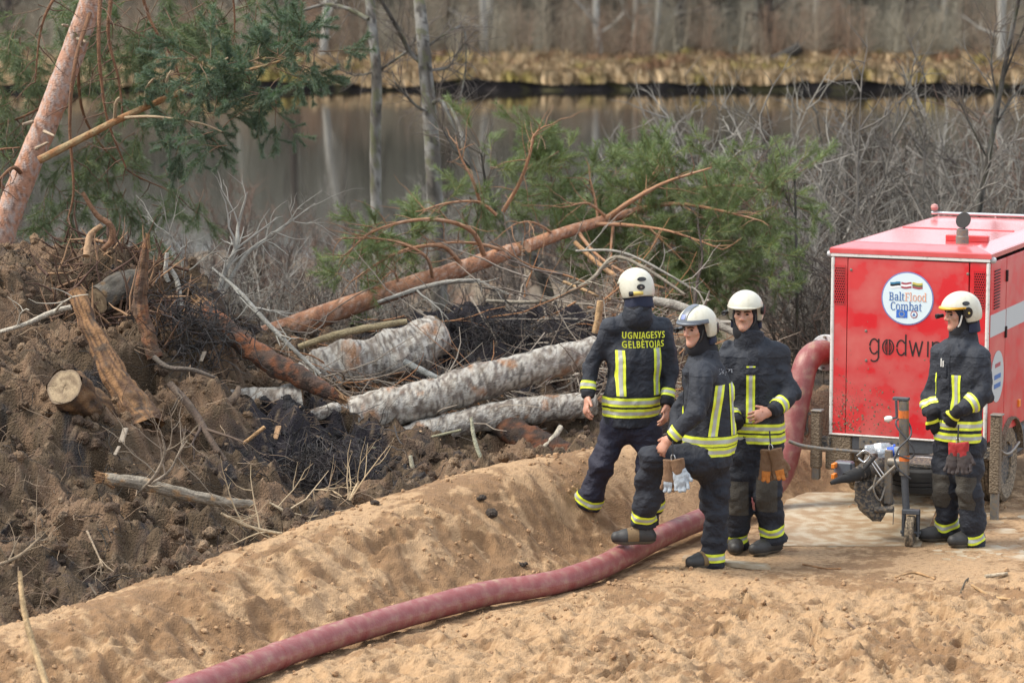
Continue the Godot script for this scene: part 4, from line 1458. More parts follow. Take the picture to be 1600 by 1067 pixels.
func stage_pines() -> void:
	var rng := RandomNumberGenerator.new()
	rng.seed = 505
	var soft := []
	var blue := []
	for k in 3:
		soft.append(sprig(rng, 84, 0.17, 0.06, 0.0015).mesh())
		blue.append(sprig(rng, 170, 0.17, 0.036, 0.0018, 1.0).mesh())
	# fallen pine across the pile
	var t := thing("fallen_pine", "fallen orange-barked pine lying across the pile, its green crown to the right", "tree", Vector3(-2.360, 0.842, -24.800))
	var m := MB.new()
	limb(m, [Vector3(-2.567, 0.828, -24.600), Vector3(-2.331, 0.899, -24.800), Vector3(-1.717, 1.104, -25.000), Vector3(-1.041, 1.318, -25.300), Vector3(-0.468, 1.473, -25.600), Vector3(0.035, 1.620, -25.900)], [0.10, 0.105, 0.10, 0.088, 0.078, 0.066], 22, 22, 0.1, 6.0, pine_colour)
	part(t, "trunk", m, M.bark)
	m = MB.new()
	limb(m, [Vector3(0.142, 1.640, -26.000), Vector3(0.478, 1.746, -26.200), Vector3(0.846, 1.834, -26.500), Vector3(1.287, 1.922, -26.900)], [0.062, 0.056, 0.048, 0.034], 18, 18, 0.1, 6.0, pine_colour)
	part(t, "trunk", m, M.bark)
	m = MB.new()
	splinters(m, rng, Vector3(0.035, 1.620, -25.900), Vector3(1, 0.35, -0.2).normalized(), 0.06, 26, 0.09, Color(0.45, 0.25, 0.12), Color(0.30, 0.14, 0.07))
	part(t, "splintered_break", m, M.wood)
	var arms := [
		[[Vector3(-0.252, 1.568, -25.700), Vector3(-0.361, 1.822, -25.500), Vector3(-0.634, 1.944, -25.300), Vector3(-0.950, 1.950, -25.100), Vector3(-1.266, 1.856, -25.000), Vector3(-1.478, 1.671, -24.900)], 0.026], [[Vector3(-0.444, 1.484, -25.600), Vector3(-0.614, 1.692, -25.400), Vector3(-0.851, 1.711, -25.200), Vector3(-1.135, 1.617, -25.100), Vector3(-1.440, 1.420, -25.000)], 0.024],
		[[Vector3(-0.720, 1.400, -25.400), Vector3(-0.771, 1.618, -25.200), Vector3(-0.996, 1.755, -25.100), Vector3(-1.255, 1.810, -25.000), Vector3(-1.505, 1.820, -24.900)], 0.018], [[Vector3(-0.059, 1.617, -25.800), Vector3(-0.339, 1.707, -25.600), Vector3(-0.649, 1.726, -25.400), Vector3(-0.924, 1.678, -25.300)], 0.018], [[Vector3(-1.018, 1.329, -25.300), Vector3(-1.071, 1.491, -25.200), Vector3(-1.216, 1.375, -25.100)], 0.015],
		[[Vector3(-0.084, 1.933, -26.400), Vector3(0.072, 2.212, -26.300), Vector3(0.167, 2.487, -26.200), Vector3(0.202, 2.654, -26.200), Vector3(0.309, 2.749, -26.200)], 0.022], [[Vector3(-0.302, 2.010, -26.500), Vector3(-0.372, 2.234, -26.400), Vector3(-0.468, 2.414, -26.400), Vector3(-0.516, 2.564, -26.400)], 0.018], [[Vector3(-0.144, 1.897, -26.400), Vector3(-0.313, 2.018, -26.400), Vector3(-0.599, 2.020, -26.300), Vector3(-0.865, 1.950, -26.200)], 0.018],
		[[Vector3(0.876, 1.840, -26.500), Vector3(1.112, 2.024, -26.400), Vector3(1.436, 2.212, -26.300), Vector3(1.859, 2.356, -26.200)], 0.03], [[Vector3(0.906, 1.852, -26.500), Vector3(0.721, 2.006, -26.400), Vector3(0.539, 1.990, -26.300)], 0.018], [[Vector3(1.221, 1.924, -26.800), Vector3(1.575, 1.989, -26.600), Vector3(1.985, 1.933, -26.400), Vector3(2.329, 1.860, -26.200)], 0.024], [[Vector3(0.782, 1.813, -26.400), Vector3(1.109, 1.809, -26.300), Vector3(1.488, 1.767, -26.100), Vector3(1.951, 1.620, -25.900)], 0.022],
		[[Vector3(1.287, 1.922, -26.900), Vector3(1.666, 2.060, -27.100), Vector3(2.104, 2.115, -27.200), Vector3(2.477, 2.053, -27.200)], 0.024], [[Vector3(0.418, 1.698, -26.200), Vector3(0.296, 1.818, -26.000), Vector3(0.148, 1.880, -25.900), Vector3(0.000, 1.854, -25.800)], 0.016], [[Vector3(0.600, 1.773, -26.300), Vector3(0.801, 1.550, -26.000), Vector3(1.091, 1.393, -25.800), Vector3(1.410, 1.285, -25.700)], 0.02], [[Vector3(0.966, 1.864, -26.500), Vector3(0.930, 1.569, -26.300), Vector3(0.954, 1.301, -26.100)], 0.018], [[Vector3(1.156, 1.878, -26.700), Vector3(1.457, 1.612, -26.600), Vector3(1.749, 1.329, -26.400)], 0.018],
		[[Vector3(1.191, 1.900, -26.800), Vector3(1.285, 2.137, -26.900), Vector3(1.412, 2.326, -27.000)], 0.018], [[Vector3(0.815, 1.834, -26.500), Vector3(0.787, 2.038, -26.600), Vector3(0.741, 2.225, -26.700)], 0.016]]
	for a in arms:
		m = MB.new()
		var pts: Array = a[0]
		var rad := []
		for k in pts.size():
			rad.append(a[1] * (1.0 - 0.75 * k / (pts.size() - 1.0)))
		limb(m, pts, rad, 8, 7, 0.15, 9.0, func(p: Vector3, an: float, run: float) -> Color: return pine_colour(p, an, run).lerp(Color(0.36, 0.20, 0.10), 0.4))
		var cr := curve(pts, rad, 4)
		m.col = Color(0.27, 0.15, 0.085)
		for k in range(3, cr[0].size()):
			twig(m, rng, cr[0][k], (cr[0][k] - cr[0][k - 1]).normalized() + Vector3(rng.randfn(), rng.randfn(), rng.randfn()) * 0.7, rng.randf_range(0.15, 0.5), 0.006, 5, 0.35, 0.0, 4)
		part(t, "branch", m, M.bark)
	var spots := [[Vector3(1.539, 2.126, -27.050), 0.42], [Vector3(1.467, 2.271, -27.450), 0.26], [Vector3(1.939, 2.138, -27.050), 0.42], [Vector3(2.301, 1.998, -26.950), 0.42], [Vector3(2.469, 1.812, -26.750), 0.36], [Vector3(1.853, 1.791, -26.650), 0.50], [Vector3(1.296, 1.632, -27.050), 0.40], [Vector3(2.182, 1.495, -26.550), 0.42], [Vector3(1.650, 1.322, -26.750), 0.45], [Vector3(1.015, 1.456, -26.950), 0.35], [Vector3(0.872, 2.041, -27.350), 0.30], [Vector3(0.749, 2.146, -27.450), 0.25],
		[Vector3(0.381, 2.068, -27.000), 0.27], [Vector3(0.349, 2.516, -26.500), 0.23], [Vector3(0.304, 2.273, -26.700), 0.25], [Vector3(0.000, 2.053, -26.800), 0.27], [Vector3(-0.212, 2.322, -26.700), 0.23], [Vector3(-0.365, 2.091, -26.700), 0.27], [Vector3(0.657, 1.846, -27.450), 0.35], [Vector3(-1.159, 1.773, -25.400), 0.25], [Vector3(-1.392, 1.601, -25.200), 0.20], [Vector3(-1.298, 1.898, -25.300), 0.20], [Vector3(-0.935, 1.590, -25.600), 0.20], [Vector3(-1.170, 1.414, -25.600), 0.17], [Vector3(-1.480, 1.377, -25.400), 0.16], [Vector3(0.551, 1.471, -26.800), 0.23], [Vector3(1.250, 2.033, -27.450), 0.35], [Vector3(1.964, 1.219, -26.850), 0.35], [Vector3(1.402, 1.873, -26.750), 0.35], [Vector3(2.531, 2.033, -27.450), 0.30], [Vector3(-0.667, 1.917, -26.600), 0.20], [Vector3(2.057, 1.050, -27.250), 0.35]]
	foliage(t, rng, spots, 700.0, soft, Color(0.145, 0.19, 0.08), Color(0.24, 0.285, 0.135), 0.25, 0.35)
	# pine leaning over the mound at the left
	t = thing("leaning_pine", "pink-orange pine trunk leaning over the root mound with hanging green sprays", "tree", Vector3(-4.434, 1.573, -23.600))
	m = MB.new()
	limb(m, [Vector3(-4.434, 1.573, -23.600), Vector3(-4.295, 1.979, -23.600), Vector3(-4.112, 2.436, -23.600), Vector3(-3.864, 2.999, -23.600), Vector3(-3.673, 3.478, -23.600), Vector3(-3.504, 3.929, -23.600), Vector3(-3.262, 4.613, -23.600), Vector3(-2.966, 5.663, -23.700)], [0.125, 0.115, 0.108, 0.104, 0.1, 0.094, 0.088, 0.07], 26, 20, 0.07, 6.0, pale_pine_colour)
	part(t, "trunk", m, M.bark)
	m = MB.new()
	for s in [[Vector3(-3.905, 2.844, -23.500), Vector3(-3.788, 2.818, -23.300)], [Vector3(-3.977, 2.700, -23.500), Vector3(-3.850, 2.762, -23.350)], [Vector3(-3.612, 3.613, -23.500), Vector3(-3.510, 3.585, -23.350)], [Vector3(-3.999, 2.924, -23.500), Vector3(-4.067, 2.908, -23.400)], [Vector3(-3.695, 3.719, -23.500), Vector3(-3.721, 3.731, -23.400)]]:
		m.col = Color(0.36, 0.28, 0.2)
		limb(m, s, [0.016, 0.009], 6, 3)
	part(t, "branch_stub", m, M.bark)
	arms = [
		[[Vector3(-3.251, 4.557, -23.400), Vector3(-3.332, 4.140, -23.100), Vector3(-3.349, 3.627, -22.900), Vector3(-3.330, 3.266, -22.900), Vector3(-3.284, 2.955, -22.900), Vector3(-3.159, 2.574, -23.000)], 0.024], [[Vector3(-3.208, 4.661, -23.400), Vector3(-3.287, 3.932, -23.200), Vector3(-3.309, 3.620, -23.200), Vector3(-3.236, 3.296, -23.200), Vector3(-3.205, 3.003, -23.200)], 0.022], [[Vector3(-3.475, 3.981, -23.700), Vector3(-3.579, 3.463, -23.200), Vector3(-3.627, 2.945, -23.100), Vector3(-3.607, 2.388, -23.100), Vector3(-3.664, 2.130, -23.100)], 0.022], [[Vector3(-3.546, 4.245, -23.500), Vector3(-3.775, 3.931, -23.300), Vector3(-3.885, 3.670, -23.300), Vector3(-3.937, 3.261, -23.300)], 0.018],
		[[Vector3(-3.264, 4.565, -23.800), Vector3(-3.109, 3.882, -24.000), Vector3(-3.015, 3.656, -24.000), Vector3(-2.867, 3.397, -24.000), Vector3(-2.800, 3.169, -24.000)], 0.018], [[Vector3(-3.208, 4.723, -23.800), Vector3(-2.560, 4.356, -24.200), Vector3(-2.401, 3.977, -24.300), Vector3(-2.384, 3.595, -24.300)], 0.02], [[Vector3(-4.228, 2.205, -23.800), Vector3(-4.361, 2.637, -23.400), Vector3(-4.075, 2.723, -23.300)], 0.02], [[Vector3(-3.689, 3.602, -24.000), Vector3(-3.693, 2.938, -24.300), Vector3(-3.384, 2.490, -24.400), Vector3(-2.956, 2.260, -24.500)], 0.016], [[Vector3(-3.862, 3.115, -24.000), Vector3(-4.189, 2.938, -24.300), Vector3(-4.541, 2.822, -24.400)], 0.016], [[Vector3(-4.115, 2.395, -23.800), Vector3(-4.132, 2.554, -23.300), Vector3(-4.276, 2.412, -23.200)], 0.026]]
	for a in arms:
		m = MB.new()
		var pts: Array = a[0]
		var rad := []
		for k in pts.size():
			rad.append(a[1] * (1.0 - 0.7 * k / (pts.size() - 1.0)))
		limb(m, pts, rad, 8, 8, 0.15, 9.0, func(p: Vector3, _an: float, _r: float) -> Color: return Color(0.17, 0.085, 0.045) * (1.0 + 0.6 * NS.get_noise_3dv(p * 15.0)))
		var cr := curve(pts, rad, 4)
		m.col = Color(0.12, 0.07, 0.045)
		for k in range(3, cr[0].size()):
			twig(m, rng, cr[0][k], Vector3(rng.randfn(), -0.6, rng.randfn()), rng.randf_range(0.15, 0.5), 0.006, 5, 0.35, -0.2, 4)
		part(t, "hanging_branch", m, M.bark)
	spots = [[Vector3(-3.103, 3.815, -24.200), 0.4], [Vector3(-3.335, 3.683, -24.000), 0.35], [Vector3(-2.588, 3.856, -24.400), 0.4], [Vector3(-2.350, 3.650, -24.300), 0.34], [Vector3(-2.275, 3.977, -24.300), 0.35], [Vector3(-2.957, 3.486, -24.300), 0.34], [Vector3(-3.205, 3.325, -24.200), 0.35], [Vector3(-3.523, 3.157, -24.300), 0.36], [Vector3(-4.147, 3.098, -24.400), 0.36], [Vector3(-4.346, 2.877, -24.400), 0.38], [Vector3(-3.702, 2.594, -24.500), 0.36], [Vector3(-3.256, 2.622, -24.500), 0.38], [Vector3(-3.612, 2.145, -24.400), 0.32], [Vector3(-3.360, 2.224, -24.600), 0.34], [Vector3(-3.806, 2.034, -24.200), 0.26], [Vector3(-4.248, 3.511, -24.400), 0.33], [Vector3(-3.838, 3.533, -24.600), 0.35], [Vector3(-4.094, 3.756, -24.500), 0.3], [Vector3(-3.958, 2.316, -24.500), 0.3], [Vector3(-2.822, 2.237, -24.800), 0.26], [Vector3(-2.746, 3.640, -24.800), 0.3], [Vector3(-4.602, 3.370, -24.500), 0.4], [Vector3(-4.679, 2.483, -24.500), 0.35], [Vector3(-2.982, 4.085, -24.500), 0.4], [Vector3(-3.179, 1.945, -24.900), 0.25]]
	foliage(t, rng, spots, 350.0, soft, Color(0.115, 0.155, 0.08), Color(0.19, 0.23, 0.125), 1.0, 0.1)
	# the bough reaching right over the water
	t = thing("pine_bough", "slanting tan pine bough tipped with blue-green needle brushes, over the lake", "branch", Vector3(-3.801, 2.663, -22.600))
	m = MB.new()
	limb(m, [Vector3(-3.801, 2.663, -22.600), Vector3(-3.516, 2.807, -22.600), Vector3(-3.127, 3.001, -22.600), Vector3(-2.756, 3.165, -22.600), Vector3(-2.354, 3.318, -22.600), Vector3(-1.969, 3.420, -22.600), Vector3(-1.687, 3.511, -22.600)], [0.034, 0.032, 0.029, 0.025, 0.02, 0.012, 0.006], 10, 9, 0.12, 9.0, func(p: Vector3, _an: float, _r: float) -> Color: return Color(0.30, 0.22, 0.12).lerp(Color(0.25, 0.12, 0.05), clampf(0.5 + 2.0 * NS.get_noise_3dv(p * 9.0), 0.0, 1.0)))
	part(t, "stem", m, M.bark)
	m = MB.new()
	for s in [[Vector3(-2.941, 3.083, -22.600), Vector3(-2.916, 3.240, -22.500), Vector3(-2.840, 3.325, -22.400)], [Vector3(-2.766, 3.155, -22.600), Vector3(-2.751, 3.311, -22.500), Vector3(-2.715, 3.382, -22.500)], [Vector3(-3.189, 2.991, -22.600), Vector3(-3.162, 3.128, -22.500), Vector3(-3.131, 3.169, -22.500)], [Vector3(-2.457, 3.287, -22.600), Vector3(-2.373, 3.413, -22.500), Vector3(-2.260, 3.484, -22.500)], [Vector3(-3.127, 3.001, -22.600), Vector3(-2.845, 3.021, -22.400), Vector3(-2.479, 2.976, -22.300), Vector3(-2.303, 2.910, -22.300)]]:
		m.col = Color(0.33, 0.25, 0.16)
		var rad := []
		for k in s.size():
			rad.append(0.014 - 0.003 * k)
		limb(m, s, rad, 7, 5)
	part(t, "side_branch", m, M.bark)
	spots = [[Vector3(-1.574, 3.532, -22.600), 0.15], [Vector3(-1.646, 3.511, -22.600), 0.17], [Vector3(-1.725, 3.432, -22.550), 0.16], [Vector3(-1.840, 3.491, -22.600), 0.15], [Vector3(-1.700, 3.494, -22.500), 0.14], [Vector3(-1.773, 3.362, -22.500), 0.16], [Vector3(-1.918, 3.415, -22.600), 0.15], [Vector3(-2.011, 3.484, -22.500), 0.17], [Vector3(-2.124, 3.287, -22.600), 0.18], [Vector3(-1.969, 3.194, -22.400), 0.18], [Vector3(-1.879, 3.133, -22.400), 0.1], [Vector3(-2.330, 3.226, -22.600), 0.19], [Vector3(-2.398, 3.037, -22.500), 0.18], [Vector3(-2.593, 3.063, -22.600), 0.16], [Vector3(-2.314, 2.900, -22.400), 0.16], [Vector3(-2.496, 3.389, -22.600), 0.19], [Vector3(-2.556, 3.471, -22.600), 0.15], [Vector3(-2.673, 3.314, -22.700), 0.16], [Vector3(-2.173, 3.450, -22.600), 0.16], [Vector3(-2.503, 2.884, -22.500), 0.16], [Vector3(-2.290, 2.788, -22.400), 0.1], [Vector3(-2.718, 2.945, -22.600), 0.16]]
	foliage(t, rng, spots, 700.0, blue, Color(0.095, 0.142, 0.098), Color(0.155, 0.205, 0.145), 0.2, 0.1)

# ---------------------------------------------------------------- root mound and loose sticks
func on_soil(x: float, z: float, up := 0.0) -> Vector3:
	return Vector3(x, soil_height(x, z) + up, z)

func stage_mound() -> void:
	var rng := RandomNumberGenerator.new()
	rng.seed = 900
	log_thing("split_log", "upright ochre split log leaning on the root mound", [Vector3(-3.236, 1.806, -20.750), Vector3(-3.114, 1.557, -20.600), Vector3(-2.979, 1.349, -20.450), Vector3(-2.835, 1.125, -20.300), Vector3(-2.680, 0.866, -20.150)], [0.062, 0.072, 0.082, 0.105, 0.17], ochre_colour, "cn", 0.32, 5.0, "log")
	log_thing("sawn_stump", "root stump with a pale round sawn face sticking out of the mound", [Vector3(-3.172, 1.251, -19.700), Vector3(-3.082, 1.084, -19.950), Vector3(-2.967, 0.827, -20.300)], [0.135, 0.145, 0.18], func(p: Vector3, an: float, run: float) -> Color: return ochre_colour(p, an, run) * 0.65, "cn", 0.3, 5.0, "stump")
	log_thing("torn_root", "torn reddish root standing upright on the mound top", [Vector3(-2.761, 2.164, -21.200), Vector3(-2.799, 1.907, -21.200), Vector3(-2.823, 1.648, -21.200), Vector3(-2.762, 1.449, -21.150), Vector3(-2.705, 1.260, -21.100)], [0.018, 0.046, 0.058, 0.06, 0.055], func(p: Vector3, an: float, run: float) -> Color: return ochre_colour(p, an, run).lerp(rust_colour(p, an, run), 0.6), "sn", 0.4, 7.0, "root")
	log_thing("barked_log", "grey-barked log with orange torn end lying on the mound's slope", [Vector3(-2.759, 0.761, -18.750), Vector3(-2.537, 0.721, -18.800), Vector3(-2.225, 0.627, -18.900), Vector3(-1.996, 0.555, -19.000), Vector3(-1.804, 0.509, -19.150)], [0.038, 0.045, 0.042, 0.036, 0.026], grey_colour, "sc", 0.25, 8.0, "log", 14)
	log_thing("rotten_log", "dark rotten log lying across the top of the mound", [Vector3(-3.212, 1.641, -21.600), Vector3(-3.065, 1.718, -21.800), Vector3(-2.942, 1.747, -22.000)], [0.11, 0.125, 0.1], func(p: Vector3, an: float, run: float) -> Color: return grey_colour(p, an, run) * 0.45, "cc", 0.25, 6.0, "log", 14)
	stick("curled brown root looping on top of the mound", [Vector3(-3.335, 2.467, -21.800), Vector3(-3.229, 2.293, -21.800), Vector3(-3.121, 2.208, -21.800), Vector3(-3.113, 2.098, -21.800), Vector3(-3.184, 2.019, -21.800)], [0.014, 0.022, 0.026, 0.026, 0.02], Color(0.17, 0.09, 0.05), "root")
	stick("tan stub of root beside the loop on the mound", [Vector3(-3.176, 2.217, -21.700), Vector3(-3.267, 2.138, -21.700), Vector3(-3.284, 1.989, -21.600)], [0.018, 0.026, 0.03], Color(0.30, 0.19, 0.11), "root")
	stick("pale stick lying on the mound left of the upright split log", [Vector3(-3.804, 1.519, -20.600), Vector3(-3.568, 1.598, -20.500), Vector3(-3.378, 1.683, -20.500), Vector3(-3.237, 1.721, -20.500)], [0.014, 0.018, 0.02, 0.02], Color(0.33, 0.30, 0.25), "stick", 2)
	stick("foreground stick standing in the sand at the left edge", [Vector3(-2.783, 0.796, -15.600), Vector3(-2.754, 0.646, -15.500), Vector3(-2.705, 0.504, -15.400), Vector3(-2.641, 0.364, -15.300), Vector3(-2.504, 0.151, -15.000)], [0.012, 0.017, 0.018, 0.018, 0.02], Color(0.34, 0.24, 0.13))
	stick("short pale peg poking out where berm meets mound", [Vector3(-2.261, 0.293, -18.500), Vector3(-2.165, 0.227, -18.400)], [0.010, 0.008], Color(0.42, 0.33, 0.22))
	stick("broken tan splinter lying on the dark peat", [Vector3(-1.992, 0.692, -20.600), Vector3(-1.834, 0.817, -20.600)], [0.014, 0.014], Color(0.36, 0.22, 0.11))
	stick("long bleached branch slanting from the mound to the fallen pine", [Vector3(-2.448, 1.775, -22.800), Vector3(-2.202, 1.598, -22.600), Vector3(-2.034, 1.423, -22.500), Vector3(-1.797, 1.197, -22.400), Vector3(-1.536, 0.968, -22.300)], [0.008, 0.016, 0.02, 0.02, 0.014], Color(0.29, 0.28, 0.25), "bleached_branch", 5)
	stick("forked white branch standing up behind the torn root", [Vector3(-2.431, 1.479, -23.000), Vector3(-2.376, 1.680, -23.000), Vector3(-2.267, 1.923, -23.000), Vector3(-2.254, 2.104, -23.100), Vector3(-2.177, 2.367, -23.100)], [0.02, 0.022, 0.02, 0.014, 0.006], Color(0.32, 0.31, 0.28), "bleached_branch", 8)
	stick("pale branch reaching right above the white forked one", [Vector3(-2.356, 1.585, -23.000), Vector3(-2.184, 1.860, -23.000), Vector3(-1.994, 2.007, -23.000), Vector3(-1.809, 2.139, -23.000), Vector3(-1.613, 2.281, -23.000)], [0.018, 0.018, 0.014, 0.010, 0.005], Color(0.28, 0.27, 0.24), "bleached_branch", 7)
	stick("thin pale branch forking up left of the white branches", [Vector3(-2.679, 1.660, -22.800), Vector3(-2.691, 1.843, -22.800), Vector3(-2.777, 2.026, -22.800), Vector3(-2.900, 2.120, -22.800)], [0.014, 0.013, 0.009, 0.004], Color(0.26, 0.25, 0.22), "bleached_branch", 5)
	stick("pair-left grey stub standing behind the torn root", [Vector3(-2.754, 1.703, -22.400), Vector3(-2.774, 1.780, -22.400), Vector3(-2.761, 1.935, -22.400)], [0.02, 0.02, 0.016], Color(0.36, 0.34, 0.3))
	stick("grey stub standing to the right of its twin behind the torn root", [Vector3(-2.643, 1.519, -22.300), Vector3(-2.683, 1.703, -22.400), Vector3(-2.742, 1.816, -22.400)], [0.02, 0.022, 0.018], Color(0.33, 0.31, 0.27))
	stick("dark root crossing the mound's right shoulder", [Vector3(-2.684, 1.297, -20.900), Vector3(-2.568, 1.234, -20.800), Vector3(-2.387, 1.215, -20.800), Vector3(-2.220, 1.157, -20.800)], [0.02, 0.02, 0.018, 0.012], Color(0.10, 0.08, 0.065), "root")
	stick("brown root snaking down the mound's middle", [Vector3(-2.531, 1.138, -20.600), Vector3(-2.345, 0.977, -20.400), Vector3(-2.186, 0.773, -20.200), Vector3(-2.075, 0.649, -20.100)], [0.028, 0.03, 0.026, 0.014], Color(0.085, 0.06, 0.045), "root", 3)
	stick("brown root bending towards the short birch piece", [Vector3(-2.381, 0.834, -20.700), Vector3(-2.224, 0.915, -20.800), Vector3(-2.089, 0.987, -20.900), Vector3(-2.064, 1.050, -21.000)], [0.035, 0.036, 0.032, 0.02], Color(0.12, 0.085, 0.06), "root")
	stick("mossy pale tan pole lying above the birch butt", [Vector3(-1.753, 1.110, -22.900), Vector3(-1.469, 1.205, -22.900), Vector3(-1.180, 1.269, -22.900), Vector3(-0.860, 1.322, -22.900)], [0.026, 0.03, 0.03, 0.024], Color(0.30, 0.24, 0.14))
	stick("pale upright stick against the birch logs' right end", [Vector3(-0.316, 0.747, -21.500), Vector3(-0.286, 0.565, -21.450), Vector3(-0.207, 0.363, -21.400)], [0.013, 0.016, 0.016], Color(0.36, 0.35, 0.25))
	stick("pale short upright stick behind the berm, beside the stripped log", [Vector3(-0.777, 0.497, -21.200), Vector3(-0.751, 0.368, -21.150), Vector3(-0.721, 0.169, -21.100)], [0.016, 0.018, 0.018], Color(0.33, 0.30, 0.22))
	stick("grey stick leaning on the stripped log", [Vector3(-0.715, 0.383, -21.400), Vector3(-0.580, 0.281, -21.300), Vector3(-0.480, 0.200, -21.200)], [0.012, 0.015, 0.014], Color(0.30, 0.27, 0.22))
	stick("long thin pale stick under the birch logs", [Vector3(-1.194, 0.469, -21.600), Vector3(-0.749, 0.533, -21.700), Vector3(-0.401, 0.598, -21.800)], [0.010, 0.012, 0.010], Color(0.30, 0.28, 0.18))
	stick("pale broken limb leaning towards the back-turned man's hand", [Vector3(0.090, 0.343, -21.800), Vector3(0.211, 0.425, -21.800), Vector3(0.343, 0.541, -21.900), Vector3(0.385, 0.586, -22.000)], [0.018, 0.02, 0.022, 0.024], Color(0.38, 0.34, 0.27))
	stick("grey pole lying between birch butt and long birch log", [Vector3(-0.883, 0.983, -22.900), Vector3(-0.733, 0.923, -22.800), Vector3(-0.521, 0.832, -22.700)], [0.028, 0.03, 0.028], Color(0.26, 0.26, 0.24))
	stick("tan sawn branch slanting behind the back-turned man's helmet", [Vector3(0.563, 1.757, -25.200), Vector3(0.745, 1.594, -25.100), Vector3(0.925, 1.466, -25.000)], [0.02, 0.022, 0.022], Color(0.38, 0.22, 0.11))
	stick("second tan branch low beside the back-turned man's helmet", [Vector3(0.457, 1.420, -25.000), Vector3(0.683, 1.340, -24.900), Vector3(0.879, 1.282, -24.800)], [0.013, 0.016, 0.016], Color(0.40, 0.26, 0.14))
	stick("long grey arched branch passing behind both helmets", [Vector3(-0.227, 1.271, -24.800), Vector3(0.281, 1.294, -24.600), Vector3(0.669, 1.486, -24.400), Vector3(0.891, 1.698, -24.400), Vector3(1.161, 1.618, -24.200), Vector3(1.488, 1.407, -24.100)], [0.016, 0.018, 0.018, 0.016, 0.016, 0.012], Color(0.24, 0.21, 0.165), "grey_branch", 8)
	stick("thin arched grey branch right of the back-turned man", [Vector3(0.561, 1.735, -24.600), Vector3(0.895, 1.745, -24.500), Vector3(1.170, 1.654, -24.400), Vector3(1.556, 1.441, -24.300)], [0.010, 0.012, 0.012, 0.009], Color(0.32, 0.30, 0.26), "grey_branch", 6)
	stick("grey trunk-thick limb behind the two left helmets", [Vector3(1.153, 1.374, -24.000), Vector3(1.422, 1.331, -23.900), Vector3(1.689, 1.222, -23.800), Vector3(1.900, 1.125, -23.700)], [0.04, 0.042, 0.04, 0.034], Color(0.28, 0.26, 0.225), "grey_branch", 2)
	stick("dark thorny stem rising behind the second man's helmet", [Vector3(1.604, 1.237, -24.600), Vector3(1.637, 1.453, -24.700), Vector3(1.687, 1.670, -24.800), Vector3(1.646, 1.945, -24.900)], [0.014, 0.014, 0.010, 0.005], Color(0.075, 0.06, 0.05), "grey_branch", 7)
	stick("grey branch lying over the fallen pine's lower trunk", [Vector3(-1.172, 1.306, -24.400), Vector3(-0.837, 1.418, -24.400), Vector3(-0.555, 1.496, -24.300), Vector3(-0.278, 1.508, -24.300)], [0.016, 0.02, 0.02, 0.014], Color(0.33, 0.31, 0.27), "grey_branch", 4)
	stick("pale chewed-off stub left of the back-turned man", [Vector3(0.709, 1.112, -23.800), Vector3(0.741, 1.266, -23.800), Vector3(0.751, 1.387, -23.800)], [0.03, 0.032, 0.028], Color(0.42, 0.27, 0.14))
	stick("tangled pale root spray lying along the berm edge", [Vector3(-1.987, 0.494, -18.900), Vector3(-1.840, 0.404, -18.950), Vector3(-1.648, 0.341, -19.000), Vector3(-1.458, 0.294, -19.100)], [0.008, 0.012, 0.013, 0.010], Color(0.40, 0.31, 0.2), "root_spray", 12)
	stick("upper pale root spray curling out of the dark ditch", [Vector3(-1.702, 0.475, -19.400), Vector3(-1.591, 0.407, -19.400), Vector3(-1.502, 0.339, -19.400), Vector3(-1.435, 0.279, -19.400)], [0.008, 0.013, 0.013, 0.009], Color(0.42, 0.33, 0.22), "root_spray", 8)
	stick("small forked root standing on the berm's edge", [Vector3(-1.217, 0.303, -19.650), Vector3(-1.169, 0.395, -19.700), Vector3(-1.130, 0.488, -19.750), Vector3(-1.096, 0.553, -19.800)], [0.011, 0.012, 0.010, 0.006], Color(0.42, 0.32, 0.2), "root_spray", 6)
	stick("slender arched root beside the small forked one", [Vector3(-1.424, 0.474, -19.900), Vector3(-1.283, 0.469, -19.850), Vector3(-1.166, 0.395, -19.800)], [0.005, 0.008, 0.008], Color(0.40, 0.30, 0.19), "root_spray", 3)
	stick("bent grey twig rising from the mound's lower slope", [Vector3(-2.538, 0.655, -18.800), Vector3(-2.415, 0.783, -18.700), Vector3(-2.344, 0.936, -18.700), Vector3(-2.359, 1.067, -18.700)], [0.012, 0.012, 0.009, 0.005], Color(0.20, 0.16, 0.12), "grey_branch", 6)
	stick("grey twig forking up right of the bent one on the slope", [Vector3(-2.488, 0.699, -18.750), Vector3(-2.332, 0.796, -18.800), Vector3(-2.261, 0.919, -18.800), Vector3(-2.199, 1.015, -18.800)], [0.010, 0.010, 0.008, 0.004], Color(0.22, 0.18, 0.14), "grey_branch", 5)
	stick("pale rootlets hanging on the mound's lower left", [Vector3(-3.339, 0.359, -17.800), Vector3(-3.191, 0.409, -17.900), Vector3(-3.073, 0.507, -18.000)], [0.012, 0.012, 0.008], Color(0.22, 0.165, 0.11), "root_spray", 6)
	stick("thin rootlets hanging below the sawn stump", [Vector3(-2.814, 0.490, -18.300), Vector3(-2.746, 0.389, -18.200), Vector3(-2.683, 0.295, -18.100)], [0.008, 0.007, 0.004], Color(0.30, 0.23, 0.16), "root_spray", 6)
	stick("dark twig lying on the berm's crest", [Vector3(-2.701, 0.289, -17.600), Vector3(-2.638, 0.236, -17.500)], [0.006, 0.006], Color(0.09, 0.07, 0.05))
	stick("straw stalk standing on the berm's front slope", [Vector3(-1.839, 0.039, -17.600), Vector3(-1.798, -0.054, -17.500), Vector3(-1.760, -0.134, -17.350)], [0.005, 0.006, 0.006], Color(0.34, 0.23, 0.12))
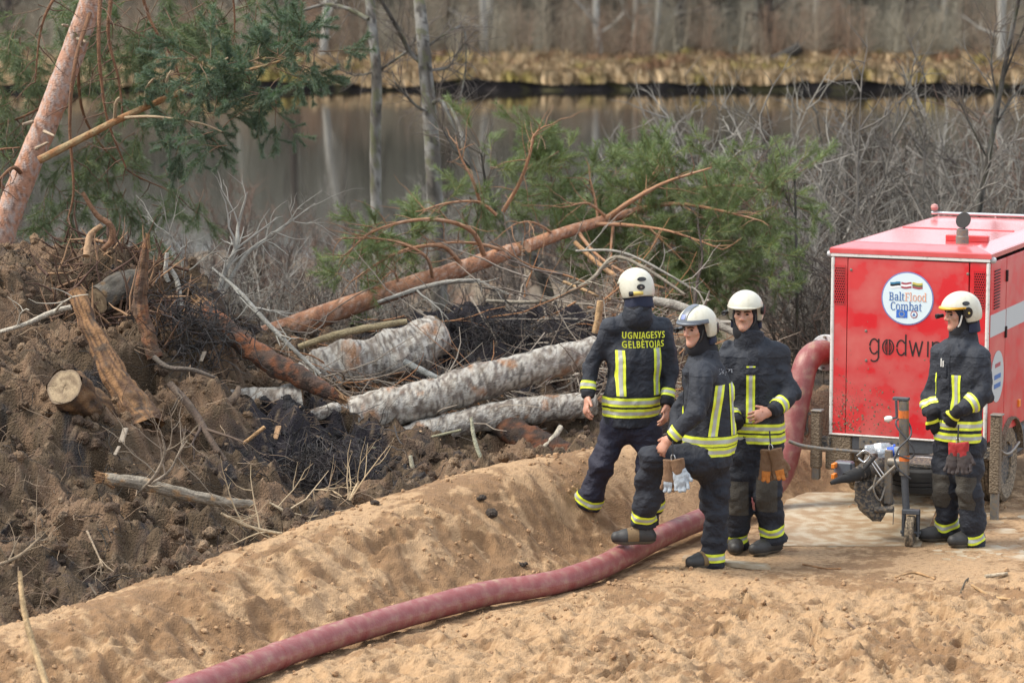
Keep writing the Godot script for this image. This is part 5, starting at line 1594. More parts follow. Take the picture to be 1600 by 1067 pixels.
	stick("short straw stalk right of another on the berm", [Vector3(-1.674, -0.022, -17.400), Vector3(-1.670, -0.113, -17.300)], [0.006, 0.007], Color(0.36, 0.25, 0.14))
	# white birch bark scraps on the soil
	for s in [[Vector3(-2.701, 0.968, -19.300), 0, 0, 0.05, "white birch bark scrap on the mound below the stump"], [Vector3(-2.719, 0.894, -19.100), 0, 0, 0.032, "smaller white bark scrap just under the larger one"], [Vector3(-1.770, 0.725, -20.900), 0, 0, 0.05, "tan bark flake beside the short birch limb"], [Vector3(-2.364, 1.248, -21.300), 0, 0, 0.04, "white bark scrap among black roots by the rust-red trunk"]]:
		var p: Vector3 = s[0]
		var m := MB.new()
		m.col = Color(0.26, 0.22, 0.18) if not s[4].begins_with("tan") else Color(0.40, 0.25, 0.14)
		var r: float = s[3]
		m.box(Transform3D(Basis(Vector3(0.2, 0.5, 0.7).normalized(), 0.9 + r * 9.0), p), Vector3(r * 2.2, r * 0.3, r * 1.2), r * 0.12)
		single("bark_scrap", m, M.wood, p, s[4], "bark")
	# fine roots and litter, too many to count
	var m := MB.new()
	for k in 5200:
		var x := rng.randf_range(-4.6, -0.7)
		var z := rng.randf_range(-23.6, -17.6)
		var y := soil_height(x, z)
		var black := NS.get_noise_2d(x * 2.0 + 60.0, z * 2.0) > 0.1
		m.col = (Color(0.03, 0.025, 0.022) if black else Color(0.14, 0.09, 0.06).lerp(Color(0.30, 0.22, 0.15), rng.randf())) * rng.randf_range(0.6, 1.2)
		var dr := Vector3(rng.randfn() * 0.7, rng.randf_range(-0.9, 0.7), rng.randfn() * 0.4 + 0.45)
		twig(m, rng, Vector3(x, y - 0.02, z), dr, rng.randf_range(0.08, 0.34), rng.randf_range(0.0018, 0.0055), 5, 0.5, -0.35, 3)
	var o := part(self, "root_fibres", m, M.twig)
	o.set_meta("kind", "stuff")
	o.set_meta("label", "fine brown and black roots matted over the dug-up soil")
	# black root mats
	m = MB.new()
	for k in 1500:
		var where := rng.randi() % 3
		var c: Vector3 = [Vector3(-2.494, 1.392, -21.600), Vector3(-0.166, 1.061, -24.200), Vector3(-1.401, 0.490, -20.600)][where]
		var sp: Vector3 = [Vector3(0.26, 0.26, 0.3), Vector3(0.65, 0.16, 0.3), Vector3(0.35, 0.18, 0.3)][where]
		var p := c + Vector3(rng.randfn(), rng.randfn(), rng.randfn()) * sp * 0.7
		m.col = Color(0.022, 0.019, 0.019) * rng.randf_range(0.6, 2.2)
		twig(m, rng, p, Vector3(rng.randfn(), rng.randfn() * 0.6 - 0.3, rng.randfn()), rng.randf_range(0.12, 0.5), rng.randf_range(0.003, 0.007), 5, 0.6, -0.15, 3)
	o = part(self, "black_roots", m, M.twig)
	o.set_meta("kind", "stuff")
	o.set_meta("label", "mats of black roots between the mound and the logs")
	# splintered wood on the mound top
	m = MB.new()
	for k in 330:
		var c := Vector3(rng.randf_range(-3.65, -2.6), 0, -rng.randf_range(21.3, 22.7))
		var g := on_soil(c.x, c.z, rng.randf_range(-0.02, 0.12))
		m.col = Color(0.075, 0.042, 0.028).lerp(Color(0.34, 0.20, 0.11), pow(rng.randf(), 3.5))
		twig(m, rng, g, Vector3(rng.randfn(), rng.randf_range(0.0, 1.3), rng.randfn() * 0.6), rng.randf_range(0.1, 0.42), rng.randf_range(0.004, 0.015), 3, 0.3, 0.0, 4)
	o = part(self, "wood_splinters", m, M.twig)
	o.set_meta("kind", "stuff")
	o.set_meta("label", "splintered reddish wood and roots on the mound top")
	# brush tangled among the logs
	m = MB.new()
	for k in 760:
		var c := Vector3(rng.randf_range(-1.9, 1.8), 0, -rng.randf_range(22.2, 25.8))
		if c.x < 0.1 and c.z < -23.6 and rng.randf() < 0.75:
			continue
		var y := soil_height(c.x, c.z) + (0.2 if c.x < 0.1 else 0.42) * pow(rng.randf(), 1.5)
		m.col = Color(0.13, 0.10, 0.08).lerp(Color(0.36, 0.31, 0.25), pow(rng.randf(), 1.6))
		if rng.randf() < 0.15:
			m.col = Color(0.32, 0.16, 0.075)
		var dr := Vector3(rng.randfn(), rng.randfn() * 0.35 + 0.12, rng.randfn() * 0.6)
		var tw := twig(m, rng, Vector3(c.x, y, c.z), dr, rng.randf_range(0.3, 1.1), rng.randf_range(0.003, 0.011), 6, 0.3, 0.0, 4)
		twig(m, rng, tw[3], dr + Vector3(rng.randfn(), rng.randfn(), rng.randfn()) * 0.7, rng.randf_range(0.15, 0.5), 0.003, 4, 0.4, 0.0, 3)
	o = part(self, "brushwood", m, M.twig)
	o.set_meta("kind", "stuff")
	o.set_meta("label", "tangle of bare brushwood among and behind the logs")
	# lumps of earth
	var lf := Field.new(Vector3.ONE * -1.6, Vector3.ONE * 1.6, 0.17)
	lf.ell(Vector3.ZERO, Vector3(1, 0.7, 0.85), Basis(), 0.1)
	lf.ell(Vector3(0.4, 0.2, 0.2), Vector3(0.6, 0.6, 0.55), Basis(), 0.1)
	lf.near_cells()
	for k in lf.d.size():
		lf.d[k] += 0.35 * NS.get_noise_3dv(lf.spot(k) * 1.5)
	lf.net()
	var lm := MB.new()
	lf.to(lm)
	var lxs := []
	var lcs := []
	for k in 5200:
		var x := rng.randf_range(-4.8, 0.9)
		var z := rng.randf_range(-24.4, -17.3)
		var s := 0.008 + 0.05 * pow(rng.randf(), 3.5)
		lxs.append(Transform3D(Basis.from_euler(Vector3(rng.randf() * TAU, rng.randf() * TAU, rng.randf() * TAU)).scaled(Vector3.ONE * s), on_soil(x, z, s * 0.2)))
		var sp: Array = soil_point(x, z)
		lcs.append(sp[1] * rng.randf_range(0.7, 1.35))
	var lumps := copies(self, "soil_clods", lm.mesh(), M.soil, lxs, lcs)
	lumps.set_meta("label", "loose clods of dark earth all over the mound")
	# leaf and bark litter on the soil
	var flake := MB.new()
	flake.box(Transform3D.IDENTITY, Vector3(1.0, 0.12, 0.6), 0.05)
	var fm := flake.mesh()
	var xs := []
	var cs := []
	for k in 2600:
		var x := rng.randf_range(-4.8, 2.0)
		var z := rng.randf_range(-26.0, -17.4)
		var s := rng.randf_range(0.008, 0.035)
		xs.append(Transform3D(Basis.from_euler(Vector3(rng.randfn() * 0.7, rng.randf() * TAU, rng.randfn() * 0.7)).scaled(Vector3.ONE * s), on_soil(x, z, 0.006)))
		cs.append(Color(0.06, 0.045, 0.035).lerp(Color(0.30, 0.20, 0.12), pow(rng.randf(), 1.5)))
	var lit := copies(self, "soil_litter", fm, M.twig, xs, cs)
	lit.set_meta("label", "crumbs of bark, clods and litter on the soil")

# ---------------------------------------------------------------- hose
func stage_hose() -> void:
	var t := thing("suction_hose", "thick dusty red hose running from the trailer down across the sand", "hose", hose_pts[3] - Vector3(0, 0.08, 0))
	var m := MB.new()
	var rad := []
	for k in hose_pts.size():
		rad.append(0.083 if k < 13 else (0.088 if k < 15 else 0.1))
	var cr := curve(hose_pts, rad, 22)
	var line: PackedVector3Array = cr[0]
	var rr: PackedFloat32Array = cr[1]
	for k in rr.size():
		rr[k] *= 1.0 + 0.035 * NS.get_noise_1d(k * 0.035)
	m.ring_tube(line, rr, 30, true, 0.03, NS, 3.0)
	m.smooth()
	part(t, "tube", m, M.hose_red)
	for j in [[50, 0.004], [250, 0.003], [276, 0.003]]:
		var k: int = j[0]
		var ax := (line[k + 1] - line[k]).normalized()
		m = MB.new()
		m.lathe(Transform3D(look(ax), line[k]), [Vector2(rr[k] * 1.0, -0.03), Vector2(rr[k] + j[1], -0.026), Vector2(rr[k] + j[1], 0.026), Vector2(rr[k], 0.03)], 30)
		part(t, "joint_ring", m, M.hose_red)
	var end := line[line.size() - 1]
	var dir := (end - line[line.size() - 3]).normalized()
	m = MB.new()
	m.lathe(Transform3D(look(dir), end - dir * 0.02), [Vector2(0.0, -0.02), Vector2(0.14, -0.02), Vector2(0.145, -0.012), Vector2(0.145, 0.012), Vector2(0.14, 0.02), Vector2(0.1, 0.02), Vector2(0.1, 0.1), Vector2(0.0, 0.1)], 30)
	var fl := part(t, "flange", m, M.rim_pale)
	m = MB.new()
	var b := look(dir)
	for k in 8:
		var an := TAU * k / 8.0
		var p := end + (b.x * cos(an) + b.z * sin(an)) * 0.123
		m.lathe(Transform3D(b, p - dir * 0.06), [Vector2(0.0, 0.0), Vector2(0.011, 0.0), Vector2(0.011, 0.03), Vector2(0.0, 0.03)], 6)
	part(fl, "bolts", m, M.zinc)

# ---------------------------------------------------------------- pump trailer
func part_in(t: Node3D, called: String, m: MB, mt: Material, parent: Node = null) -> MeshInstance3D:
	var inv := t.transform.affine_inverse()
	for k in m.v.size():
		m.v[k] = inv * m.v[k]
		m.n[k] = inv.basis * m.n[k]
	return part(parent if parent else t, called, m, mt, true)

func bx(c: Vector3, s: Vector3, bev := 0.003) -> MB:
	var m := MB.new()
	m.box(Transform3D(Basis(), c), s, bev)
	return m

func ribbon(m: MB, pts: Array, w: float, z: float) -> void:
	for k in pts.size() - 1:
		var a: Vector2 = pts[k]
		var b: Vector2 = pts[k + 1]
		var dr := (b - a).normalized()
		var c := (a + b) * 0.5
		var x := Transform3D(Basis(Vector3(dr.x, dr.y, 0), Vector3(-dr.y, dr.x, 0), Vector3.BACK), Vector3(c.x, c.y, z + 0.00002 * (k % 2)))
		m.box(x, Vector3(a.distance_to(b) + w * 0.5, w, 0.002), 0.0)

func arc(c: Vector2, rx: float, ry: float, a0: float, a1: float, n := 14) -> Array:
	var out := []
	for k in n + 1:
		var a := deg_to_rad(lerpf(a0, a1, float(k) / n))
		out.append(c + Vector2(cos(a) * rx, sin(a) * ry))
	return out

func face(px: float, py: float) -> Vector2:
	return Vector2((px - 1303.0) * 0.00504 - 0.627, 1.995 - (py - 389.0 - 0.04 * (px - 1303.0)) / 203.5)

func lettering(parent: Node, called: String, text: String, font_name: String, tall: float, c: Vector2, z: float, mt: Material, wide := 0.0, weight := 400) -> MeshInstance3D:
	var f := SystemFont.new()
	f.font_names = PackedStringArray([font_name])
	f.font_weight = weight
	var tm := TextMesh.new()
	tm.text = text
	tm.font = f
	tm.font_size = 64
	tm.pixel_size = tall / 64.0
	tm.depth = 0.0015
	var o := MeshInstance3D.new()
	o.name = called
	o.mesh = tm
	o.material_override = mt
	parent.add_child(o, true)
	o.position = Vector3(c.x, c.y, z)
	if wide > 0.0:
		o.scale.x = wide / maxf(tm.get_aabb().size.x, 0.001)
	return o

func disc(m: MB, c: Vector3, rx: float, ry: float, thick := 0.002, x := Basis()) -> void:
	var rim := []
	for k in 48:
		var a := TAU * k / 48.0
		rim.append(c + x * Vector3(cos(a) * rx, sin(a) * ry, thick))
	m.poly(rim, x * Vector3.BACK)
	for k in 48:
		var p: Vector3 = rim[k]
		var q: Vector3 = rim[(k + 1) % 48]
		m.poly([p, q, q - x * Vector3(0, 0, thick), p - x * Vector3(0, 0, thick)], p - c)

func tyre(m: MB, x: Transform3D, r: float, w: float, inner: float, sides := 40) -> void:
	var h := w * 0.5
	m.lathe(x, [Vector2(inner, -h * 0.8), Vector2(r * 0.9, -h), Vector2(r * 0.985, -h * 0.8), Vector2(r, -h * 0.45), Vector2(r, -h * 0.34), Vector2(r - 0.012, -h * 0.33), Vector2(r - 0.012, -h * 0.27), Vector2(r, -h * 0.26), Vector2(r, h * 0.0), Vector2(r - 0.012, h * 0.01), Vector2(r - 0.012, h * 0.07), Vector2(r, h * 0.08), Vector2(r, h * 0.45), Vector2(r * 0.985, h * 0.8), Vector2(r * 0.9, h), Vector2(inner, h * 0.8), Vector2(inner, -h * 0.8)], sides)

func stage_trailer() -> void:
	var rng := RandomNumberGenerator.new()
	rng.seed = 4242
	var t := thing("pump_trailer", "red box-bodied pump trailer with round white sticker, parked on the sand", "trailer", Vector3(3.065, 0, -21.55))
	t.rotation.y = -0.4102
	var HW := 0.627
	var LEN := 2.78
	# body: a dark core with panels set on it, so that seams are real gaps
	part(t, "body_core", bx(Vector3(0, 1.26, -LEN * 0.5), Vector3(HW * 2 - 0.03, 1.38, LEN - 0.03), 0.004), M.seam_dark, true)
	part(t, "front_panel", bx(Vector3(-0.549, 1.27, -0.006), Vector3(0.105, 1.385, 0.02)), M.trailer_red, true)
	part(t, "front_panel", bx(Vector3(0.537, 1.27, -0.006), Vector3(0.128, 1.385, 0.02)), M.trailer_red, true)
	var door := part(t, "front_door", bx(Vector3(-0.013, 1.27, -0.004), Vector3(0.955, 1.378, 0.022)), M.trailer_red, true)
	for q in [Vector2(1335, 416), Vector2(1518, 422), Vector2(1360, 513), Vector2(1361, 560), Vector2(1516, 600)]:
		var f := face(q.x, q.y)
		var m := MB.new()
		m.lathe(Transform3D(Basis(Vector3.RIGHT, PI * 0.5), Vector3(f.x, f.y, 0.006)), [Vector2(0.012, 0.0), Vector2(0.010, 0.005), Vector2(0.0, 0.008)], 10)
		part(door, "bolt", m, M.zinc, true)
	for s in [-1.0, 1.0]:
		part(t, "corner_trim", bx(Vector3(s * (HW - 0.013), 1.27, -0.003), Vector3(0.028, 1.39, 0.028), 0.008), M.white_trim, true)
	part(t, "top_trim", bx(Vector3(0, 1.981, -0.001), Vector3(HW * 2 + 0.008, 0.026, 0.030), 0.004), M.white_trim, true)
	part(t, "bottom_trim", bx(Vector3(0, 0.572, 0.0), Vector3(HW * 2, 0.014, 0.03), 0.004), M.white_trim, true)
	for s in [-1.0, 1.0]:
		var edges := [[-0.0, 0.5], [0.505, 1.28], [1.285, 2.06], [2.065, 2.78]]
		for e in edges:
			part(t, "side_panel", bx(Vector3(s * (HW - 0.004), 1.27, -(e[0] + e[1]) * 0.5 - 0.012), Vector3(0.02, 1.385, e[1] - e[0] - 0.012)), M.trailer_red, true)
			part(t, "side_stripe", bx(Vector3(s * (HW + 0.0075), 1.475, -(e[0] + e[1]) * 0.5 - 0.012), Vector3(0.003, 0.17, e[1] - e[0] - 0.016), 0.0), M.sticker_grey, true)
	part(t, "back_panel", bx(Vector3(0, 1.27, -LEN - 0.002), Vector3(HW * 2 - 0.03, 1.385, 0.02)), M.trailer_red, true)
	# roof: fascia, bevel, top
	var m := MB.new()
	var rings := [[1.995, 0.0], [2.030, 0.0], [2.038, 0.010], [2.072, 0.13], [2.080, 0.15]]
	for k in rings.size() - 1:
		var a: Array = rings[k]
		var b: Array = rings[k + 1]
		var ca := roof_ring(a[0], a[1], HW, LEN)
		var cb := roof_ring(b[0], b[1], HW, LEN)
		for s in 4:
			m.poly([ca[s], ca[(s + 1) % 4], cb[(s + 1) % 4], cb[s]], (ca[s] + ca[(s + 1) % 4]) * 0.5 - Vector3(0, 1.0, -LEN * 0.5))
	m.poly(roof_ring(2.080, 0.15, HW, LEN), Vector3.UP)
	m.poly(roof_ring(1.995, 0.0, HW, LEN), Vector3.DOWN)
	var roof := part(t, "roof", m, M.trailer_roof, true)
	part(roof, "roof_seam", bx(Vector3(0, 2.082, -1.45), Vector3(0.93, 0.012, 0.03)), M.trailer_roof, true)
	for s in [-1.0, 1.0]:
		m = MB.new()
		m.lathe(Transform3D(Basis(Vector3.FORWARD, s * PI * 0.5), Vector3(s * 0.64, 1.985, -0.02)), [Vector2(0.0, -0.01), Vector2(0.024, -0.005), Vector2(0.024, 0.012), Vector2(0.018, 0.026), Vector2(0.0, 0.032)], 16)
		part(t, "corner_knob", m, M.rim_pale, true)
	# exhaust with its flap, lifting bar, rear rail with lamp
	m = MB.new()
	m.lathe(Transform3D(Basis(), Vector3(0.33, 2.073, -0.3)), [Vector2(0.05, 0.0), Vector2(0.05, 0.06), Vector2(0.046, 0.064), Vector2(0.046, 0.115), Vector2(0.04, 0.118), Vector2(0.04, 0.03), Vector2(0.0, 0.03)], 24)
	var pipe := part(t, "exhaust_pipe", m, M.zinc, true)
	m = MB.new()
	m.lathe(Transform3D(Basis(Vector3(1, 0.1, 0.3).normalized(), 1.25), Vector3(0.335, 2.258, -0.3)), [Vector2(0.0, -0.004), Vector2(0.062, -0.004), Vector2(0.064, 0.0), Vector2(0.062, 0.004), Vector2(0.0, 0.004)], 28)
	part(pipe, "rain_flap", m, M.rubber, true)
	m = MB.new()
	bar(m, Vector3(0.345, 2.183, -0.30), Vector3(0.34, 2.235, -0.31), 0.008, 8)
	part(pipe, "flap_hinge", m, M.black_plastic, true)
	part(t, "lifting_bar", bx(Vector3(0.33, 2.103, -0.46), Vector3(0.34, 0.05, 0.05), 0.006), M.trailer_red, true)
	m = MB.new()
	bar(m, Vector3(-0.56, 2.10, -2.7), Vector3(0.62, 2.10, -2.7), 0.014, 10)
	for x in [-0.5, 0.0, 0.5]:
		bar(m, Vector3(x, 2.05, -2.7), Vector3(x, 2.10, -2.7), 0.008, 8)
	part(t, "rear_rail", m, M.chrome, true)
	m = MB.new()
	m.lathe(Transform3D(Basis(), Vector3(-0.53, 2.12, -2.68)), [Vector2(0.0, 0.0), Vector2(0.028, 0.008), Vector2(0.034, 0.03), Vector2(0.026, 0.052), Vector2(0.0, 0.062)], 16)
	part(t, "marker_knob", m, M.lens_pink, true)
	# grilles: dark openings behind a staggered red mesh
	for s in [-1.0, 1.0]:
		var gx := -0.557 if s < 0 else 0.548
		var g := part(t, "front_grille", bx(Vector3(gx, 1.745, 0.0045), Vector3(0.082, 0.29, 0.003), 0.0), M.grille_dark, true)
		m = MB.new()
		for r in 15:
			var y := 1.603 + r * 0.0203
			m.box(Transform3D(Basis(), Vector3(gx, y, 0.008)), Vector3(0.084, 0.0052, 0.004), 0.0)
			for c in 6:
				m.box(Transform3D(Basis(), Vector3(gx - 0.041 + c * 0.0165 + (0.008 if r % 2 else 0.0), y + 0.010, 0.0075)), Vector3(0.0045, 0.0150, 0.0035), 0.0)
		part(g, "mesh", m, M.trailer_red, true)
	m = MB.new()
	for r in 13:
		m.box(Transform3D(Basis(Vector3.BACK, 0.5), Vector3(HW + 0.008, 1.60 + r * 0.024, -0.2)), Vector3(0.016, 0.008, 0.17), 0.001)
	part(t, "side_louvre", m, M.grille_dark, true)
	for y in [1.82, 1.38]:
		part(t, "hinge", bx(Vector3(HW + 0.012, y, -0.5), Vector3(0.02, 0.09, 0.03)), M.seam_dark, true)
	part(t, "side_marker", bx(Vector3(HW + 0.012, 0.75, -1.0), Vector3(0.02, 0.06, 0.05)), M.marker_orange, true)
	# side sticker
	m = MB.new()
	disc(m, Vector3(HW + 0.008, 1.06, -0.27), 0.2, 0.2, 0.002, Basis(Vector3.UP, PI * 0.5))
	var ss := part(t, "side_sticker", m, M.sticker_grey, true)
	m = MB.new()
	m.box(Transform3D(Basis(), Vector3(HW + 0.0115, 1.15, -0.27)), Vector3(0.002, 0.03, 0.16), 0.0)
	part(ss, "print", m, M.print_crimson, true)
	for y in [1.06, 0.99]:
		m = MB.new()
		m.box(Transform3D(Basis(), Vector3(HW + 0.0115, y, -0.27)), Vector3(0.002, 0.035, 0.2), 0.0)
		part(ss, "print", m, M.print_blue, true)
	# round sticker on the door
	var c := face(1425, 461)
	m = MB.new()
	disc(m, Vector3(c.x, c.y, 0.008), 0.207, 0.207, 0.0015)
	var st := part(t, "round_sticker", m, M.sticker_ring, true)
	m = MB.new()
	disc(m, Vector3(c.x, c.y, 0.010), 0.197, 0.197, 0.0015)
	part(st, "sticker_field", m, M.sticker_white, true)
	lettering(st, "lettering", "Balt", "Droid Serif", 0.088, c + Vector2(-0.086, 0.012), 0.0135, M.print_blue, 0.122)
	lettering(st, "lettering", "Flood", "Droid Serif", 0.088, c + Vector2(0.066, 0.012), 0.0135, M.print_orange, 0.172)
	lettering(st, "lettering", "Combat", "Droid Serif", 0.088, c + Vector2(-0.01, -0.062), 0.0135, M.print_blue, 0.245)
	var flags := [[-0.097, ["print_teal", "print_black", "print_white"]], [-0.010, ["print_crimson", "print_white", "print_crimson"]], [0.078, ["print_yellow", "print_green", "print_crimson"]]]
	for fl in flags:
		for r in 3:
			m = MB.new()
			for k in 10:
				var x0: float = fl[0] - 0.04 + k * 0.008
				var wv := 0.004 * sin((x0 + 0.1) * 60.0)
				m.box(Transform3D(Basis(), Vector3(c.x + x0 + 0.004, c.y + 0.118 - r * 0.0155 + wv, 0.0125)), Vector3(0.0082, 0.0155, 0.0015), 0.0)
			part(st, "flag_stripe", m, M[fl[1][r]], true)
	var eu := part(st, "blue_flag", bx(Vector3(c.x - 0.042, c.y - 0.122, 0.0125), Vector3(0.088, 0.058, 0.0015), 0.0), M.eu_blue, true)
	m = MB.new()
	for k in 12:
		var a := TAU * k / 12.0
		m.box(Transform3D(Basis(Vector3.BACK, 0.785), Vector3(c.x - 0.042 + cos(a) * 0.02, c.y - 0.122 + sin(a) * 0.02, 0.0140)), Vector3(0.0055, 0.0055, 0.0015), 0.0)
	part(eu, "stars", m, M.print_yellow, true)
	m = MB.new()
	disc(m, Vector3(c.x + 0.055, c.y - 0.122, 0.012), 0.028, 0.028, 0.001)
	var em := part(st, "emblem", m, M.print_crimson, true)
	m = MB.new()
	disc(m, Vector3(c.x + 0.055, c.y - 0.122, 0.0135), 0.021, 0.021, 0.001)
	part(em, "emblem_field", m, M.sticker_white, true)
	m = MB.new()
	m.poly([Vector3(c.x + 0.041, c.y - 0.132, 0.0155), Vector3(c.x + 0.069, c.y - 0.132, 0.0155), Vector3(c.x + 0.055, c.y - 0.108, 0.0155)], Vector3.BACK)
	part(em, "triangle", m, M.print_blue, true)
	# maker's name in thin stencilled strokes
	var base := face(1376, 549).y
	var W := 0.0115
	var word := [[-0.272, "g"], [-0.160, "o"], [-0.056, "d"], [0.060, "w"], [0.156, "i"], [0.212, "n"]]
	for l in word:
		m = MB.new()
		var x: float = l[0]
		var xh := 0.115
		var cy := base + xh * 0.5
		match l[1]:
			"g":
				ribbon(m, arc(Vector2(x, cy), 0.034, xh * 0.5, 40, 175), W, 0.0085)
				ribbon(m, arc(Vector2(x, cy), 0.034, xh * 0.5, 190, 320), W, 0.0085)
				ribbon(m, [Vector2(x + 0.036, base + xh), Vector2(x + 0.036, base - 0.02)], W, 0.0088)
				ribbon(m, arc(Vector2(x + 0.0, base - 0.02), 0.036, 0.04, 0, -130), W, 0.0085)
			"o":
				ribbon(m, arc(Vector2(x, cy), 0.043, xh * 0.5, 98, 262), W * 0.85, 0.0085)
				ribbon(m, arc(Vector2(x, cy), 0.043, xh * 0.5, -82, 82), W * 0.85, 0.0085)
				ribbon(m, arc(Vector2(x, cy), 0.024, xh * 0.4, 110, 250), W * 0.6, 0.0088)
				ribbon(m, arc(Vector2(x, cy), 0.024, xh * 0.4, -70, 70), W * 0.6, 0.0088)
				for q in [-0.009, 0.009]:
					ribbon(m, [Vector2(x + q, base + 0.004), Vector2(x + q, base + xh - 0.004)], W * 0.6, 0.0091)
			"d":
				ribbon(m, arc(Vector2(x, cy), 0.034, xh * 0.5, 40, 175), W, 0.0085)
				ribbon(m, arc(Vector2(x, cy), 0.034, xh * 0.5, 190, 320), W, 0.0085)
				ribbon(m, [Vector2(x + 0.036, base), Vector2(x + 0.036, base + xh + 0.045)], W, 0.0088)
			"w":
				ribbon(m, [Vector2(x - 0.05, base + xh), Vector2(x - 0.024, base), Vector2(x, base + xh * 0.9), Vector2(x + 0.026, base), Vector2(x + 0.052, base + xh)], W, 0.0085)
			"i":
				ribbon(m, [Vector2(x, base), Vector2(x, base + xh)], W, 0.0085)
			"n":
				ribbon(m, [Vector2(x - 0.02, base), Vector2(x - 0.02, base + xh)], W, 0.0085)
				ribbon(m, arc(Vector2(x + 0.014, base + xh * 0.66), 0.034, xh * 0.34, 180, 0), W, 0.0088)
				ribbon(m, [Vector2(x + 0.048, base + xh * 0.66), Vector2(x + 0.048, base)], W, 0.0085)
		part(door, "stencil_letter", m, M.print_black, true)
	# mud thrown up on the front
	var blob := MB.new()
	blob.lathe(Transform3D(Basis(Vector3.RIGHT, PI * 0.5), Vector3.ZERO), [Vector2(1.0, 0.0), Vector2(0.7, 0.35), Vector2(0.0, 0.5)], 7)
	var xs := []
	for k in 420:
		var px := -0.62 + absf(rng.randfn()) * 0.3
		var py := 0.6 + absf(rng.randfn()) * 0.2
		if px < 0.6 and py < 1.5:
			var s := 0.0025 + 0.0055 * pow(rng.randf(), 3.0)
			xs.append(t.transform * Transform3D(Basis(Vector3.BACK, rng.randf() * TAU).scaled(Vector3(s, s * rng.randf_range(0.6, 1.6), 0.004)), Vector3(px, py, 0.0072)))
	var mm := copies(t, "mud_spots", blob.mesh(), M.mud, [])
	mm.free()
	var inv := t.transform.affine_inverse()
	var own := []
	for x: Transform3D in xs:
		var y := inv * x
		y.origin += t.position
		own.append(y)
	copies(t, "mud_spots", blob.mesh(), M.mud, own)
	# chassis
	part(t, "front_beam", bx(Vector3(0.06, 0.51, -0.03), Vector3(1.0, 0.105, 0.06), 0.005), M.chassis_grey, true)
	var pl := part(t, "bolt_plate", bx(Vector3(-0.2, 0.515, 0.006), Vector3(0.36, 0.09, 0.012), 0.003), M.zinc, true)
	for k in 6:
		m = MB.new()
		m.lathe(Transform3D(Basis(Vector3.RIGHT, PI * 0.5), Vector3(-0.34 + k * 0.055, 0.53, 0.012)), [Vector2(0.01, 0.0), Vector2(0.01, 0.004), Vector2(0.0, 0.005)], 8)
		part(pl, "bolt", m, M.chassis_grey, true)
	part(t, "mud_flap", bx(Vector3(-0.55, 0.42, -0.02), Vector3(0.21, 0.27, 0.05), 0.01), M.mud, true)
	for s in [-1.0, 1.0]:
		part(t, "frame_rail", bx(Vector3(s * 0.4, 0.42, -1.39), Vector3(0.07, 0.12, 2.7), 0.006), M.dirty_black, true)
	part(t, "engine_sump", bx(Vector3(0.1, 0.36, -1.6), Vector3(0.6, 0.26, 1.3), 0.04), M.dirty_black, true)
	part(t, "fuel_tank", bx(Vector3(0.52, 0.42, -1.1), Vector3(0.2, 0.26, 0.6), 0.05), M.chassis_grey, true)
	for s in [-1.0, 1.0]:
		m = MB.new()
		var x := Transform3D(Basis(Vector3.FORWARD, PI * 0.5), Vector3(s * 0.54, 0.31, -0.72))
		tyre(m, x, 0.31, 0.19, 0.17)
		var w := part(t, "wheel", m, M.muddy_tyre, true)
		m = MB.new()
		m.lathe(x, [Vector2(0.0, -0.05), Vector2(0.17, -0.06), Vector2(0.175, 0.06), Vector2(0.0, 0.05)], 24)
		part(w, "rim", m, M.dirty_black, true)
		m = MB.new()
		for k in 9:
			var a := deg_to_rad(20.0 + k * 17.5)
			var b2 := Basis(Vector3.RIGHT, -a)
			m.box(Transform3D(b2, Vector3(s * 0.55, 0.31, -0.72) + b2 * Vector3(0, 0, 0.36)), Vector3(0.24, 0.115, 0.012), 0.0)
		part(t, "mudguard", m, M.mud, true)
	part(t, "axle", bx(Vector3(0, 0.31, -0.72), Vector3(1.0, 0.06, 0.06), 0.01), M.dirty_black, true)
	# stabiliser legs
	for s in [[-0.72, 0.30, 0.745, 0.215], [0.71, 0.20, 0.80, 0.0]]:
		var leg := part(t, "stabiliser_leg", bx(Vector3(s[0], (s[1] + s[2]) * 0.5, 0.03), Vector3(0.078, s[2] - s[1], 0.078), 0.008), M.mud, true)
		part(leg, "inner_tube", bx(Vector3(s[0], (s[3] + s[1]) * 0.5, 0.03), Vector3(0.06, s[1] - s[3] + 0.02, 0.06), 0.005), M.zinc, true)
		part(leg, "cap", bx(Vector3(s[0] + 0.005, s[2] + 0.008, 0.03), Vector3(0.092, 0.014, 0.092), 0.004), M.zinc, true)
		part(leg, "bracket", bx(Vector3(s[0] * 0.93, 0.5, 0.0), Vector3(0.12, 0.09, 0.05), 0.005), M.dirty_black, true)
	m = MB.new()
	limb(m, [Vector3(-0.76, 0.72, 0.02), Vector3(-0.80, 0.71, 0.02), Vector3(-0.805, 0.62, 0.02), Vector3(-0.81, 0.56, 0.02), Vector3(-0.95, 0.545, 0.02)], [0.012, 0.012, 0.012, 0.012, 0.012], 8, 5, 0.0)
	part(t, "crank_handle", m, M.zinc, true)
	m = MB.new()
	limb(m, [Vector3(0.68, 0.62, -0.06), Vector3(0.72, 0.50, -0.12), Vector3(0.74, 0.46, -0.3), Vector3(0.74, 0.5, -0.6)], [0.012, 0.012, 0.012, 0.012], 8, 6, 0.0)
	part(t, "side_pipe", m, M.zinc, true)
	# drawbar and coupling
	m = MB.new()
	m.ring_tube(PackedVector3Array([Vector3(-0.3, 0.44, -0.1), Vector3(-0.03, 0.45, 1.0)]), PackedFloat32Array([0.05, 0.05]), 4, true)
	m.ring_tube(PackedVector3Array([Vector3(0.3, 0.44, -0.1), Vector3(0.03, 0.45, 1.0)]), PackedFloat32Array([0.05, 0.05]), 4, true)
